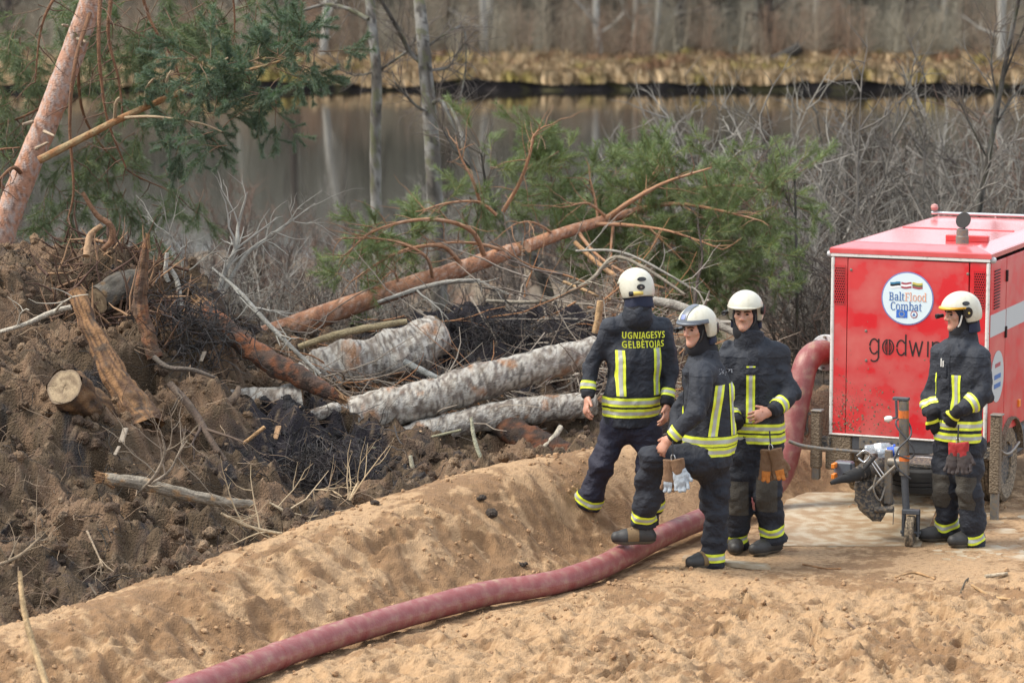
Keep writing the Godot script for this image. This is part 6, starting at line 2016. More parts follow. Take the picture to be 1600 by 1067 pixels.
	part(t, "drawbar", m, M.dirty_black, true)
	m = MB.new()
	limb(m, [Vector3(2.869, 0.546, -20.750), Vector3(2.731, 0.524, -20.600), Vector3(2.603, 0.512, -20.450), Vector3(2.531, 0.497, -20.400)], [0.062, 0.066, 0.06, 0.045], 14, 6, 0.2, 14.0)
	var cp := part_in(t, "coupling", m, M.dirty_black)
	m = MB.new()
	var cr := curve([Vector3(2.620, 0.518, -20.440), Vector3(2.540, 0.497, -20.400), Vector3(2.449, 0.479, -20.340)], [0.054, 0.05, 0.04], 12)
	for k in cr[1].size():
		cr[1][k] *= 1.0 + 0.10 * sin(k * 1.55)
	m.ring_tube(cr[0], cr[1], 18, true)
	part_in(t, "bellows", m, M.rubber, cp)
	m = MB.new()
	limb(m, [Vector3(2.468, 0.479, -20.340), Vector3(2.398, 0.472, -20.300), Vector3(2.334, 0.453, -20.270)], [0.034, 0.026, 0.014], 12, 6, 0.05)
	part_in(t, "nose", m, M.rubber, cp)
	m = MB.new()
	limb(m, [Vector3(2.585, 0.435, -20.450), Vector3(2.606, 0.320, -20.450), Vector3(2.670, 0.220, -20.420), Vector3(2.737, 0.182, -20.420)], [0.055, 0.075, 0.072, 0.05], 12, 6, 0.35, 16.0)
	limb(m, [Vector3(2.577, 0.460, -20.500), Vector3(2.720, 0.388, -20.500), Vector3(2.797, 0.251, -20.460)], [0.05, 0.06, 0.04], 10, 6, 0.35, 16.0)
	part_in(t, "hitch_head", m, M.dirty_black)
	m = MB.new()
	bar(m, Vector3(2.671, 0.241, -20.360), Vector3(2.799, 0.253, -20.300), 0.024, 14)
	part_in(t, "cross_tube", m, M.dirty_black)
	m = MB.new()
	m.box(Transform3D(t.basis, Vector3(2.774, 0.474, -20.420)), Vector3(0.055, 0.40, 0.03), 0.004)
	part_in(t, "upright_bracket", m, M.zinc)
	m = MB.new()
	bar(m, Vector3(2.786, 0.584, -20.420), Vector3(2.885, 0.592, -20.320), 0.038, 16)
	part_in(t, "post_clamp", m, M.zinc)
	m = MB.new()
	bar(m, Vector3(2.863, 1.056, -20.320), Vector3(2.877, 0.506, -20.320), 0.037, 20)
	var post := part_in(t, "jockey_post", m, M.zinc)
	m = MB.new()
	bar(m, Vector3(2.877, 0.516, -20.320), Vector3(2.895, 0.232, -20.310), 0.027, 18)
	part_in(t, "inner_tube", m, M.chassis_grey, post)
	for y in [[Vector3(2.864, 0.985, -20.320), Vector3(2.865, 0.928, -20.320)], [Vector3(2.875, 0.653, -20.320), Vector3(2.875, 0.611, -20.320)]]:
		m = MB.new()
		bar(m, y[0], y[1], 0.0385, 20)
		part_in(t, "orange_band", m, M.orange_tape, post)
	m = MB.new()
	m.box(Transform3D(t.basis, Vector3(2.844, 1.070, -20.320)), Vector3(0.12, 0.022, 0.05), 0.004)
	bar(m, Vector3(2.800, 1.068, -20.270), Vector3(2.807, 0.941, -20.270), 0.010, 10)
	bar(m, Vector3(2.811, 0.941, -20.270), Vector3(2.742, 0.927, -20.270), 0.008, 10)
	part_in(t, "crank", m, M.chassis_grey, post)
	m = MB.new()
	limb(m, [Vector3(2.774, 0.936, -20.270), Vector3(2.755, 0.931, -20.270), Vector3(2.732, 0.927, -20.270), Vector3(2.718, 0.924, -20.270)], [0.012, 0.022, 0.022, 0.012], 12, 4, 0.0)
	part_in(t, "crank_knob", m, M.white_plastic, post)
	m = MB.new()
	limb(m, [Vector3(2.801, 0.640, -20.260), Vector3(2.825, 0.719, -20.240), Vector3(2.909, 0.812, -20.250), Vector3(2.904, 0.889, -20.360), Vector3(2.831, 0.909, -20.380), Vector3(2.811, 0.867, -20.260), Vector3(2.928, 0.719, -20.240), Vector3(2.913, 0.640, -20.260), Vector3(2.801, 0.659, -20.260), Vector3(2.820, 0.566, -20.250), Vector3(2.916, 0.488, -20.260)], [0.007, 0.007, 0.007, 0.007, 0.007, 0.007, 0.007, 0.007, 0.007, 0.007, 0.006], 7, 8, 0.0)
	part_in(t, "cable", m, M.chassis_grey, post)
	# jockey wheel
	var ax := Vector3(0.96, 0, 0.28)
	m = MB.new()
	var wc := Vector3(2.926, 0.085, -20.280)
	tyre(m, Transform3D(look(ax), wc), 0.125, 0.062, 0.07, 32)
	var jw := part_in(t, "jockey_wheel", m, M.muddy_tyre)
	m = MB.new()
	m.lathe(Transform3D(look(ax), wc), [Vector2(0.0, -0.028), Vector2(0.07, -0.02), Vector2(0.07, 0.02), Vector2(0.0, 0.028)], 20)
	part_in(t, "hub", m, M.dirty_black, jw)
	m = MB.new()
	for s in [-1.0, 1.0]:
		bar(m, wc + ax * 0.052 * s + Vector3(0, -0.03, 0), wc + ax * 0.052 * s + Vector3(0, 0.17, 0), 0.016, 4)
	m.box(Transform3D(Basis(ax, Vector3.UP, ax.cross(Vector3.UP)), wc + Vector3(0, 0.155, 0)), Vector3(0.13, 0.035, 0.06), 0.005)
	bar(m, wc - ax * 0.075, wc + ax * 0.075, 0.012, 10)
	part_in(t, "wheel_fork", m, M.chassis_grey)
	# levers, rods, chain
	m = MB.new()
	limb(m, [Vector3(2.039, 0.736, -20.450), Vector3(2.129, 0.703, -20.450), Vector3(2.285, 0.679, -20.450), Vector3(2.497, 0.660, -20.450), Vector3(2.601, 0.650, -20.450), Vector3(2.658, 0.622, -20.450)], [0.014, 0.014, 0.013, 0.013, 0.012, 0.01], 10, 6, 0.0)
	part_in(t, "brake_lever", m, M.zinc)
	m = MB.new()
	limb(m, [Vector3(2.541, 0.631, -20.420), Vector3(2.594, 0.673, -20.400), Vector3(2.632, 0.644, -20.400), Vector3(2.595, 0.587, -20.400), Vector3(2.550, 0.612, -20.420)], [0.008, 0.008, 0.008, 0.008, 0.008], 8, 6, 0.0)
	bar(m, Vector3(2.656, 0.604, -20.360), Vector3(2.740, 0.488, -20.340), 0.007, 8)
	bar(m, Vector3(2.637, 0.594, -20.360), Vector3(2.712, 0.484, -20.340), 0.006, 8)
	part_in(t, "release_rod", m, M.chrome)
	m = MB.new()
	bar(m, Vector3(2.579, 0.541, -20.340), Vector3(2.665, 0.632, -20.360), 0.014, 10)
	part_in(t, "release_grip", m, M.rubber)
	m = MB.new()
	bar(m, Vector3(2.619, 0.383, -20.340), Vector3(2.811, 0.573, -20.320), 0.012, 10)
	part_in(t, "brace", m, M.zinc)
	m = MB.new()
	limb(m, [Vector3(2.674, 0.503, -20.340), Vector3(2.654, 0.397, -20.320), Vector3(2.702, 0.316, -20.320), Vector3(2.741, 0.417, -20.340)], [0.008, 0.008, 0.008, 0.008], 7, 6, 0.3, 60.0)
	limb(m, [Vector3(2.795, 0.262, -20.300), Vector3(2.800, 0.205, -20.300), Vector3(2.797, 0.138, -20.300)], [0.004, 0.004, 0.003], 6, 5, 0.0)
	part_in(t, "safety_chain", m, M.zinc)
	m = MB.new()
	m.box(Transform3D(t.basis, Vector3(2.482, 0.482, -20.700)), Vector3(0.14, 0.12, 0.09), 0.012)
	var lamp := part_in(t, "marker_housing", m, M.grey_plastic)
	m = MB.new()
	m.box(Transform3D(t.basis, Vector3(2.405, 0.518, -20.660)), Vector3(0.028, 0.036, 0.094), 0.004)
	m.box(Transform3D(t.basis, Vector3(2.406, 0.440, -20.660)), Vector3(0.028, 0.036, 0.094), 0.004)
	part_in(t, "orange_reflector", m, M.marker_orange, lamp)
	# spare wheel lying flat
	m = MB.new()
	var sx := Transform3D(Basis(Vector3(1, 0, 0.2).normalized(), 0.06), Vector3(3.090, 0.385, -21.000))
	tyre(m, sx, 0.28, 0.2, 0.18)
	var sp := part_in(t, "spare_wheel", m, M.rubber)
	m = MB.new()
	m.lathe(sx, [Vector2(0.19, 0.09), Vector2(0.18, 0.1), Vector2(0.12, 0.085), Vector2(0.1, 0.04), Vector2(0.0, 0.04)], 28)
	part_in(t, "rim", m, M.rim_pale, sp)
	m = MB.new()
	m.box(Transform3D(t.basis, Vector3(3.052, 0.491, -20.950)), Vector3(0.5, 0.03, 0.3), 0.004)
	part_in(t, "wheel_carrier", m, M.dirty_black)
	# water bottles on the drawbar
	var k2 := 0
	for b in [[Vector3(2.622, 0.640, -20.620), Vector3(2.771, 0.663, -20.600), "clear water bottle lying on the trailer's drawbar, left one"], [Vector3(2.709, 0.622, -20.560), Vector3(2.853, 0.644, -20.540), "clear water bottle with blue label on the drawbar, right one"]]:
		var dr: Vector3 = (b[1] - b[0]).normalized()
		var bt := thing("water_bottle", b[2], "bottle", b[0], "water bottles on the drawbar")
		m = MB.new()
		m.lathe(Transform3D(look(dr), b[0]), [Vector2(0.0, 0.0), Vector2(0.034, 0.004), Vector2(0.037, 0.02), Vector2(0.034, 0.06), Vector2(0.037, 0.1), Vector2(0.037, 0.15), Vector2(0.03, 0.185), Vector2(0.013, 0.2), Vector2(0.013, 0.215)], 20)
		part(bt, "bottle_body", m, M.clear_plastic)
		m = MB.new()
		m.lathe(Transform3D(look(dr), b[0]), [Vector2(0.0375, 0.075), Vector2(0.0385, 0.076), Vector2(0.0385, 0.125), Vector2(0.0375, 0.126)], 20)
		part(bt, "bottle_label", m, M.print_white if k2 == 0 else M.label_blue)
		m = MB.new()
		m.lathe(Transform3D(look(dr), b[0]), [Vector2(0.015, 0.212), Vector2(0.015, 0.228), Vector2(0.0, 0.228)], 16)
		part(bt, "cap", m, M.label_blue)
		k2 += 1

func roof_ring(y: float, inset: float, hw: float, length: float) -> Array:
	var x := hw + 0.012 - inset
	var z0 := 0.016 - inset
	var z1 := -length - 0.012 + inset
	return [Vector3(-x, y, z0), Vector3(x, y, z0), Vector3(x, y, z1), Vector3(-x, y, z1)]

# ---------------------------------------------------------------- firefighters
func tape(parent: Node, f: Field, planes: Array, tags: Array, mid: Array, called := "reflective_band") -> void:
	# a yellow strip with a silver stripe along its middle
	var m := MB.new()
	f.strip(m, planes, tags, 0.004)
	if m.v.is_empty():
		return
	var y := part(parent, called, m, M.yellow_tape)
	m = MB.new()
	f.strip(m, mid, tags, 0.006)
	if not m.v.is_empty():
		part(y, "silver_stripe", m, M.silver_tape)

func slab(axis: Vector3, p: Vector3, w0: float, w1: float) -> Array:
	var o := axis.dot(p)
	return [[axis, o + w0], [-axis, -(o + w1)]]

func band(parent: Node, f: Field, axis: Vector3, p: Vector3, wide: float, tags: Array, also: Array = [], called := "reflective_band") -> void:
	tape(parent, f, slab(axis, p, -wide * 0.5, wide * 0.5) + also, tags, slab(axis, p, -wide * 0.2, wide * 0.2) + also, called)

func hand(f: Field, wr: Vector3, dir: Vector3, pn: Vector3, curl: float, thumb: float) -> void:
	# palm and five fingers; pn points out of the back of the hand, thumb is the side (+1 or -1)
	dir = dir.normalized()
	pn = (pn - dir * pn.dot(dir)).normalized()
	var sd := dir.cross(pn) * thumb
	f.cap(wr - dir * 0.03, wr + dir * 0.02, 0.028, 0.03, 0.015, 0, pn, 1.2)
	f.cap(wr + dir * 0.02 + sd * 0.006, wr + dir * 0.085, 0.036, 0.042, 0.015, 0, pn, 2.1)
	var lens := [0.074, 0.082, 0.076, 0.06]
	for k in 4:
		var p := wr + dir * (0.092 - 0.006 * absf(k - 1.3)) + sd * (0.033 - 0.022 * k)
		var L: float = lens[k]
		var d1 := (dir - pn * curl * 0.7 + sd * (0.12 - 0.08 * k)).normalized()
		var d2 := (dir - pn * curl * 1.6).normalized()
		var d3 := (dir * 0.6 - pn * curl * 2.4).normalized()
		f.cap(p, p + d1 * L * 0.45, 0.0105, 0.0098, 0.006)
		f.cap(p + d1 * L * 0.45, p + d1 * L * 0.45 + d2 * L * 0.32, 0.0098, 0.009, 0.004)
		f.cap(p + d1 * L * 0.45 + d2 * L * 0.32, p + d1 * L * 0.45 + d2 * L * 0.32 + d3 * L * 0.26, 0.009, 0.008, 0.004)
	var tp := wr + dir * 0.03 + sd * 0.034
	var t1 := (dir * 0.75 + sd * 0.75 - pn * 0.25).normalized()
	f.cap(wr + dir * 0.018 + sd * 0.02, tp + t1 * 0.02, 0.016, 0.0135, 0.012)
	f.cap(tp + t1 * 0.02, tp + t1 * 0.05 + dir * 0.012, 0.0125, 0.010, 0.005)

func boot(parent: Node, an: Vector3, dir: Vector3, sole: float, leather: Material, toe: Material) -> void:
	dir = Vector3(dir.x, 0, dir.z).normalized()
	var heel := Vector3(an.x, sole + 0.05, an.z) - dir * 0.045
	var ball := heel + dir * 0.17 + Vector3(0, -0.004, 0)
	var tip := heel + dir * 0.235
	var f := Field.new(heel.min(tip).min(an) - Vector3(0.1, 0.12, 0.1), heel.max(tip).max(an) + Vector3(0.1, 0.14, 0.1), 0.009)
	f.cap(heel, ball, 0.047, 0.052, 0.03, 0)
	f.cap(ball, tip, 0.05, 0.042, 0.03, 1)
	f.cap(heel + dir * 0.04 + Vector3(0, 0.02, 0), an + Vector3(0, 0.05, 0), 0.055, 0.06, 0.04, 0)
	f.cap(heel + dir * 0.07 + Vector3(0, 0.03, 0), ball + Vector3(0, 0.005, 0), 0.048, 0.045, 0.03, 0)
	f.cut(Vector3(0, sole, 0), Vector3.DOWN)
	f.net()
	var m := MB.new()
	f.to(m)
	var b := part(parent, "boot", m, leather)
	m = MB.new()
	f.strip(m, [[Vector3.DOWN, -(sole + 0.026)]], [], 0.004)
	part(b, "sole", m, M.boot_sole)
	if toe:
		m = MB.new()
		f.strip(m, [[dir, dir.dot(heel + dir * 0.085)], [-dir, -dir.dot(heel + dir * 0.165)], [Vector3.UP, sole + 0.027]], [], 0.003)
		part(b, "tan_panel", m, toe)
	m = MB.new()
	for k in 4:
		var lp := heel + dir * (0.075 + 0.02 * k)
		var top := f.hit(lp + Vector3(0, 0.2, 0), Vector3.DOWN, 0.3)
		var sd := dir.cross(Vector3.UP)
		bar(m, top - sd * 0.028 + Vector3(0, -0.002, 0), top + sd * 0.028 + Vector3(0, -0.002, 0), 0.004, 5)
	part(b, "laces", m, M.black_plastic)

func head_basis(f: Vector3) -> Basis:
	f = f.normalized()
	var r := Vector3.UP.cross(f).normalized()
	return Basis(r, f.cross(r).normalized(), f)   # x: towards the wearer's left, y: up, z: forward

func add_head(fd: Field, c: Vector3, B: Basis) -> void:
	fd.ell(c + B * Vector3(0, 0.035, -0.012), Vector3(0.077, 0.098, 0.098), B, 0.03)
	fd.ell(c + B * Vector3(0, -0.035, 0.022), Vector3(0.062, 0.085, 0.072), B, 0.03)
	fd.cap(c + B * Vector3(-0.045, -0.06, 0.012), c + B * Vector3(0, -0.098, 0.066), 0.022, 0.02, 0.03)
	fd.cap(c + B * Vector3(0.045, -0.06, 0.012), c + B * Vector3(0, -0.098, 0.066), 0.022, 0.02, 0.03)
	for s in [-1.0, 1.0]:
		fd.ell(c + B * Vector3(s * 0.033, 0.006, 0.097), Vector3(0.019, 0.013, 0.018), B, 0.012, 0, 1)
		fd.cap(c + B * Vector3(s * 0.012, 0.026, 0.094), c + B * Vector3(s * 0.05, 0.026, 0.078), 0.009, 0.008, 0.014)
		fd.ell(c + B * Vector3(s * 0.047, -0.016, 0.062), Vector3(0.018, 0.016, 0.014), B, 0.025)
		fd.ell(c + B * Vector3(s * 0.014, -0.034, 0.099), Vector3(0.011, 0.009, 0.011), B, 0.008)
		fd.ell(c + B * Vector3(s * 0.082, 0.0, -0.012), Vector3(0.012, 0.03, 0.02), B, 0.008)
	fd.cap(c + B * Vector3(0, 0.018, 0.094), c + B * Vector3(0, -0.028, 0.112), 0.009, 0.0135, 0.012)
	fd.cap(c + B * Vector3(-0.019, -0.066, 0.080), c + B * Vector3(0.0, -0.062, 0.0865), 0.005, 0.0055, 0.004, 2)
	fd.cap(c + B * Vector3(0.019, -0.066, 0.080), c + B * Vector3(0.0, -0.062, 0.0865), 0.005, 0.0055, 0.004, 2)
	fd.cap(c + B * Vector3(-0.012, -0.072, 0.083), c + B * Vector3(0.012, -0.072, 0.083), 0.006, 0.006, 0.004, 2)
	fd.ell(c + B * Vector3(0, -0.1, 0.076), Vector3(0.022, 0.018, 0.018), B, 0.02)
	fd.cap(c + B * Vector3(0, -0.05, -0.02), c + B * Vector3(0, -0.19, -0.035), 0.058, 0.062, 0.03)

func person(label: String, J: Dictionary) -> Node3D:
	var base: Vector3 = J.base
	var t := thing("person", label, "person", base, "firefighters in dark turnout gear")
	var F: Vector3 = J.F.normalized()
	var R := F.cross(Vector3.UP).normalized()
	var hc: Vector3 = J.head
	var B := head_basis(J.hf)
	var lo := base
	var hi := base
	for k in J:
		if J[k] is Vector3 and not (k in ["F", "hf", "kf"] or k.begins_with("toe") or k.begins_with("palm") or k.begins_with("hd")):
			lo = lo.min(J[k])
			hi = hi.max(J[k])
	lo -= Vector3(0.2, 0.2, 0.22)
	hi += Vector3(0.2, 0.2, 0.22)
	# body, with head and hands on finer grids
	var m := MB.new()
	m.col = Color(0.40, 0.22, 0.155)
	var f := Field.new(lo, hi, 0.022)
	f.cap(J.hem + Vector3(0, 0.1, 0), J.waist, 0.1, 0.11, 0.04, 0, F, 1.3)
	f.cap(J.waist, J.chest, 0.12, 0.14, 0.04, 0, F, 1.3)
	f.cap(J.sh_a, J.sh_b, 0.05, 0.05, 0.05)
	f.cap(J.chest, J.neck, 0.1, 0.055, 0.05)
	f.cap(J.neck, hc + B * Vector3(0, -0.1, -0.03), 0.055, 0.055, 0.02)
	for s in ["a", "b"]:
		f.cap(J["sh_" + s], J["el_" + s], 0.048, 0.04, 0.03)
		f.cap(J["el_" + s], J["wr_" + s], 0.04, 0.03, 0.02)
		f.cap(J["hip_" + s], J["kn_" + s], 0.08, 0.058, 0.04)
		f.cap(J["kn_" + s], J["an_" + s], 0.055, 0.042, 0.03)
	f.net().to(m)
	var hf := Field.new(hc - Vector3(0.15, 0.2, 0.15), hc + Vector3(0.15, 0.15, 0.15), 0.0052)
	add_head(hf, hc, B)
	hf.net()
	var b0 := m.v.size()
	hf.to(m)
	for k in range(b0, m.v.size()):
		var q := B.transposed() * (m.v[k] - hc)
		var c := Color(0.42, 0.245, 0.175).lerp(Color(0.47, 0.235, 0.165), clampf(0.5 + 2.0 * NS.get_noise_3dv(q * 22.0), 0.0, 1.0))
		if hf.vt[k - b0] == 2:
			c = Color(0.33, 0.15, 0.115)
		elif q.y < -0.04 and q.z > 0.0 and J.get("stubble", false):
			c = c.lerp(Color(0.22, 0.145, 0.11), clampf(0.25 + 0.8 * NS.get_noise_3dv(q * 90.0), 0.0, 0.6))
		m.c[k] = c
	for s in ["a", "b"]:
		if J.has("palm_" + s):
			var wr: Vector3 = J["wr_" + s]
			var dr: Vector3 = J.get("hd_" + s, wr - J["el_" + s]).normalized()
			var g := Field.new(wr.min(wr + dr * 0.18) - Vector3.ONE * 0.085, wr.max(wr + dr * 0.18) + Vector3.ONE * 0.085, 0.0052)
			hand(g, wr + dr * 0.02, dr, J["palm_" + s], J.get("curl_" + s, 0.3), J.get("thumb_" + s, 1.0))
			m.col = Color(0.40, 0.20, 0.14)
			g.net().to(m)
	part(t, "body", m, M.skin)
	# eyes and brows
	for s in [-1.0, 1.0]:
		m = MB.new()
		m.lathe(Transform3D(Basis(), hc + B * Vector3(s * 0.033, -0.003, 0.0845)), [Vector2(0, 0), Vector2(0.008, 0.0015), Vector2(0.0115, 0.006), Vector2(0.008, 0.0105), Vector2(0, 0.012)], 12)
		part(t, "eye", m, M.eye_dark)
		m = MB.new()
		limb(m, [hc + B * Vector3(s * 0.012, 0.021, 0.1035), hc + B * Vector3(s * 0.034, 0.026, 0.0985), hc + B * Vector3(s * 0.056, 0.021, 0.083)], [0.005, 0.0058, 0.004], 6, 5, 0.1)
		part(t, "eyebrow", m, M.hair)
	# hood worn under the helmet
	f = Field.new(hc - Vector3(0.17, 0.28, 0.17), hc + Vector3(0.17, 0.17, 0.17), 0.009)
	f.ell(hc + B * Vector3(0, 0.035, -0.014), Vector3(0.088, 0.104, 0.108), B, 0.02)
	f.cap(hc + B * Vector3(0, -0.03, -0.015), hc + B * Vector3(0, -0.13, -0.01), 0.087, 0.086, 0.03)
	f.cap(hc + B * Vector3(0, -0.13, -0.01), J.neck + Vector3(0, 0.02, 0), 0.084, 0.10, 0.03)
	for z in f.nz:
		for y in f.ny:
			for x in f.nx:
				var i := (z * f.ny + y) * f.nx + x
				if f.d[i] < 0.06:
					var q := B.transposed() * (f.o + Vector3(x, y, z) * f.h - hc)
					var hole := Vector2(q.x / 0.064, (q.y + 0.022) / 0.105).length() - 1.0
					if q.z > 0.0:
						f.d[i] = maxf(f.d[i], minf(-hole * 0.06, q.z - 0.015))
	f.net()
	m = MB.new()
	f.to(m)
	part(t, "hood", m, M.hood_cloth)
	add_helmet(t, J, hc, B)
	# jacket
	f = Field.new(Vector3(lo.x, J.hem.y - 0.08, lo.z), Vector3(hi.x, J.neck.y + 0.2, hi.z), 0.0115)
	var wide: float = J.get("wide", 0.215)
	var deep: float = J.get("deep", 1.32)
	f.cap(J.hem - Vector3(0, 0.1, 0), J.waist, wide, wide * 0.95, 0.06, 0, F, deep)
	f.cap(J.waist, J.chest, wide * 0.95, wide * 0.93, 0.06, 0, F, deep)
	f.cap(J.chest, (J.sh_a + J.sh_b) * 0.5, wide * 0.9, 0.12, 0.08, 0, F, deep)
	f.cap(J.sh_a.lerp(J.sh_b, 0.1) + Vector3(0, 0.012, 0), J.sh_b.lerp(J.sh_a, 0.1) + Vector3(0, 0.012, 0), 0.09, 0.09, 0.09, 0)
	f.cap((J.sh_a + J.sh_b) * 0.5 + Vector3(0, 0.02, 0), J.neck + Vector3(0, 0.01, 0), 0.145, 0.10, 0.08, 0)
	for s in ["a", "b"]:
		var k := 1 if s == "a" else 3
		f.cap(J["sh_" + s], J["el_" + s], 0.088, 0.074, 0.05, k)
		f.cap(J["el_" + s], J["wr_" + s] + (J["wr_" + s] - J["el_" + s]).normalized() * 0.06, 0.074, 0.056, 0.022, k + 1)
	f.folds(NR, 0.030, Vector3(2.2, 1.1, 2.2), base)
	f.folds(NS, 0.014, Vector3(5.0, 2.6, 5.0), base)
	f.folds(NR, 0.006, Vector3(6, 8, 6), base * 2.0)
	f.cut(J.hem, Vector3.DOWN)
	for s in ["a", "b"]:
		var ad: Vector3 = (J["wr_" + s] - J["el_" + s]).normalized()
		f.cut(J["wr_" + s] + ad * 0.02, ad, 2 if s == "a" else 4, 0.16)
	f.cap(J.neck - Vector3(0, 0.015, 0), J.neck + Vector3(0, 0.06, 0) + F * 0.012, 0.108, 0.102, 0.015, 5)
	f.cut(J.neck + Vector3(0, 0.075, 0) + F * 0.02, (Vector3.UP - F * 0.25).normalized(), 5, 0.3)
	f.net()
	m = MB.new()
	f.to(m)
	var jk := part(t, "jacket", m, M.jacket_cloth)
	m = MB.new()
	f.strip(m, [[Vector3.UP, J.neck.y - 0.105]], [0, 1, 3], 0.003)
	if not m.v.is_empty():
		part(jk, "shoulder_yoke", m, M.yoke_cloth)
	for y in J.bands:
		band(jk, f, Vector3.UP, Vector3(0, y, 0), 0.066, [0])
	for v in J.get("stripes", []):
		# lateral place, lower and upper end, side (+1 front, -1 back)
		var ctr: Vector3 = J.chest
		var ax: Vector3 = R
		var fc: Vector3 = F * v[3]
		if v.size() > 5:
			ax = v[5].normalized()
			fc = v[6].normalized()
			ctr = v[7]
		var also := [[Vector3.UP, v[1]], [Vector3.DOWN, -v[2]], [fc, fc.dot(J.chest) + v[4]]]
		band(jk, f, ax, ctr + ax * v[0], 0.062 if v.size() < 9 else v[8], [0], also)
	for s in ["a", "b"]:
		var ad: Vector3 = (J["wr_" + s] - J["el_" + s]).normalized()
		band(jk, f, ad, J["wr_" + s] - ad * J.get("cuff_" + s, 0.085), 0.058, [2 if s == "a" else 4], [], "sleeve_band")
	for s in ["a", "b"]:
		# tightened cuffs
		var ad: Vector3 = (J["wr_" + s] - J["el_" + s]).normalized()
		m = MB.new()
		f.strip(m, slab(ad, J["wr_" + s], -0.02, 0.03), [2 if s == "a" else 4], 0.003)
		if not m.v.is_empty():
			part(jk, "cuff", m, M.hood_cloth)
	J["jacket_field"] = f
	J["jacket_node"] = jk
	# a zipped flap down the front
	m = MB.new()
	f.strip(m, slab(R, J.chest, -0.035, 0.035) + [[F, F.dot(J.chest) + 0.05], [Vector3.DOWN, -(J.neck.y - 0.02)], [Vector3.UP, J.hem.y + 0.03]], [0], 0.0035)
	if not m.v.is_empty():
		part(jk, "zip_flap", m, M.trouser_cloth)
	# trousers
	var hipc: Vector3 = (J.hip_a + J.hip_b) * 0.5
	f = Field.new(lo, Vector3(hi.x, J.waist.y + 0.1, hi.z), 0.0115)
	f.cap(J.hip_a, J.hip_b, 0.125, 0.125, 0.08, 0)
	f.cap(hipc, J.waist, 0.15, 0.15, 0.06, 0, F, 1.25)
	for s in ["a", "b"]:
		var k := 1 if s == "a" else 3
		var ad: Vector3 = (J["an_" + s] - J["kn_" + s]).normalized()
		f.cap(J["hip_" + s], J["kn_" + s], 0.128, 0.100, 0.05, k)
		f.cap(J["kn_" + s], J["an_" + s] + ad * 0.04, 0.100, 0.102, 0.03, k + 1)
	f.folds(NS, 0.014, Vector3(4.5, 4.5, 4.5), base + Vector3(3, 0, 0))
	f.folds(NR, 0.028, Vector3(1.5, 3.0, 1.5), base)
	f.folds(NR, 0.006, Vector3(4, 10, 4), base)
	for s in ["a", "b"]:
		var ad: Vector3 = (J["an_" + s] - J["kn_" + s]).normalized()
		f.cut(J["an_" + s] + ad * 0.035, ad, 2 if s == "a" else 4, 0.3)
	f.net()
	m = MB.new()
	f.to(m)
	var tr := part(t, "trousers", m, M[J.get("trouser", "trouser_cloth")])
	for s in ["a", "b"]:
		var ad: Vector3 = (J["an_" + s] - J["kn_" + s]).normalized()
		band(tr, f, ad, J["an_" + s] - ad * J.get("shin", 0.055), 0.062, [2 if s == "a" else 4])
		if J.get("knees", false):
			m = MB.new()
			var kd: Vector3 = J.kf.normalized()
			var sl := kd.cross(Vector3.UP)
			var kn: Vector3 = J["kn_" + s]
			f.strip(m, slab(Vector3.UP, kn, -0.13, 0.12) + slab(sl, kn, -0.075, 0.075) + [[kd, kd.dot(kn) + 0.01]], [1, 2] if s == "a" else [3, 4], 0.003)
			if not m.v.is_empty():
				part(tr, "knee_patch", m, M.knee_cloth)
	for s in ["a", "b"]:
		boot(t, J["an_" + s], J["toe_" + s], J["sole_" + s], M.boot_leather, M.boot_tan if J.get("tan_boots", false) else null)
	return t

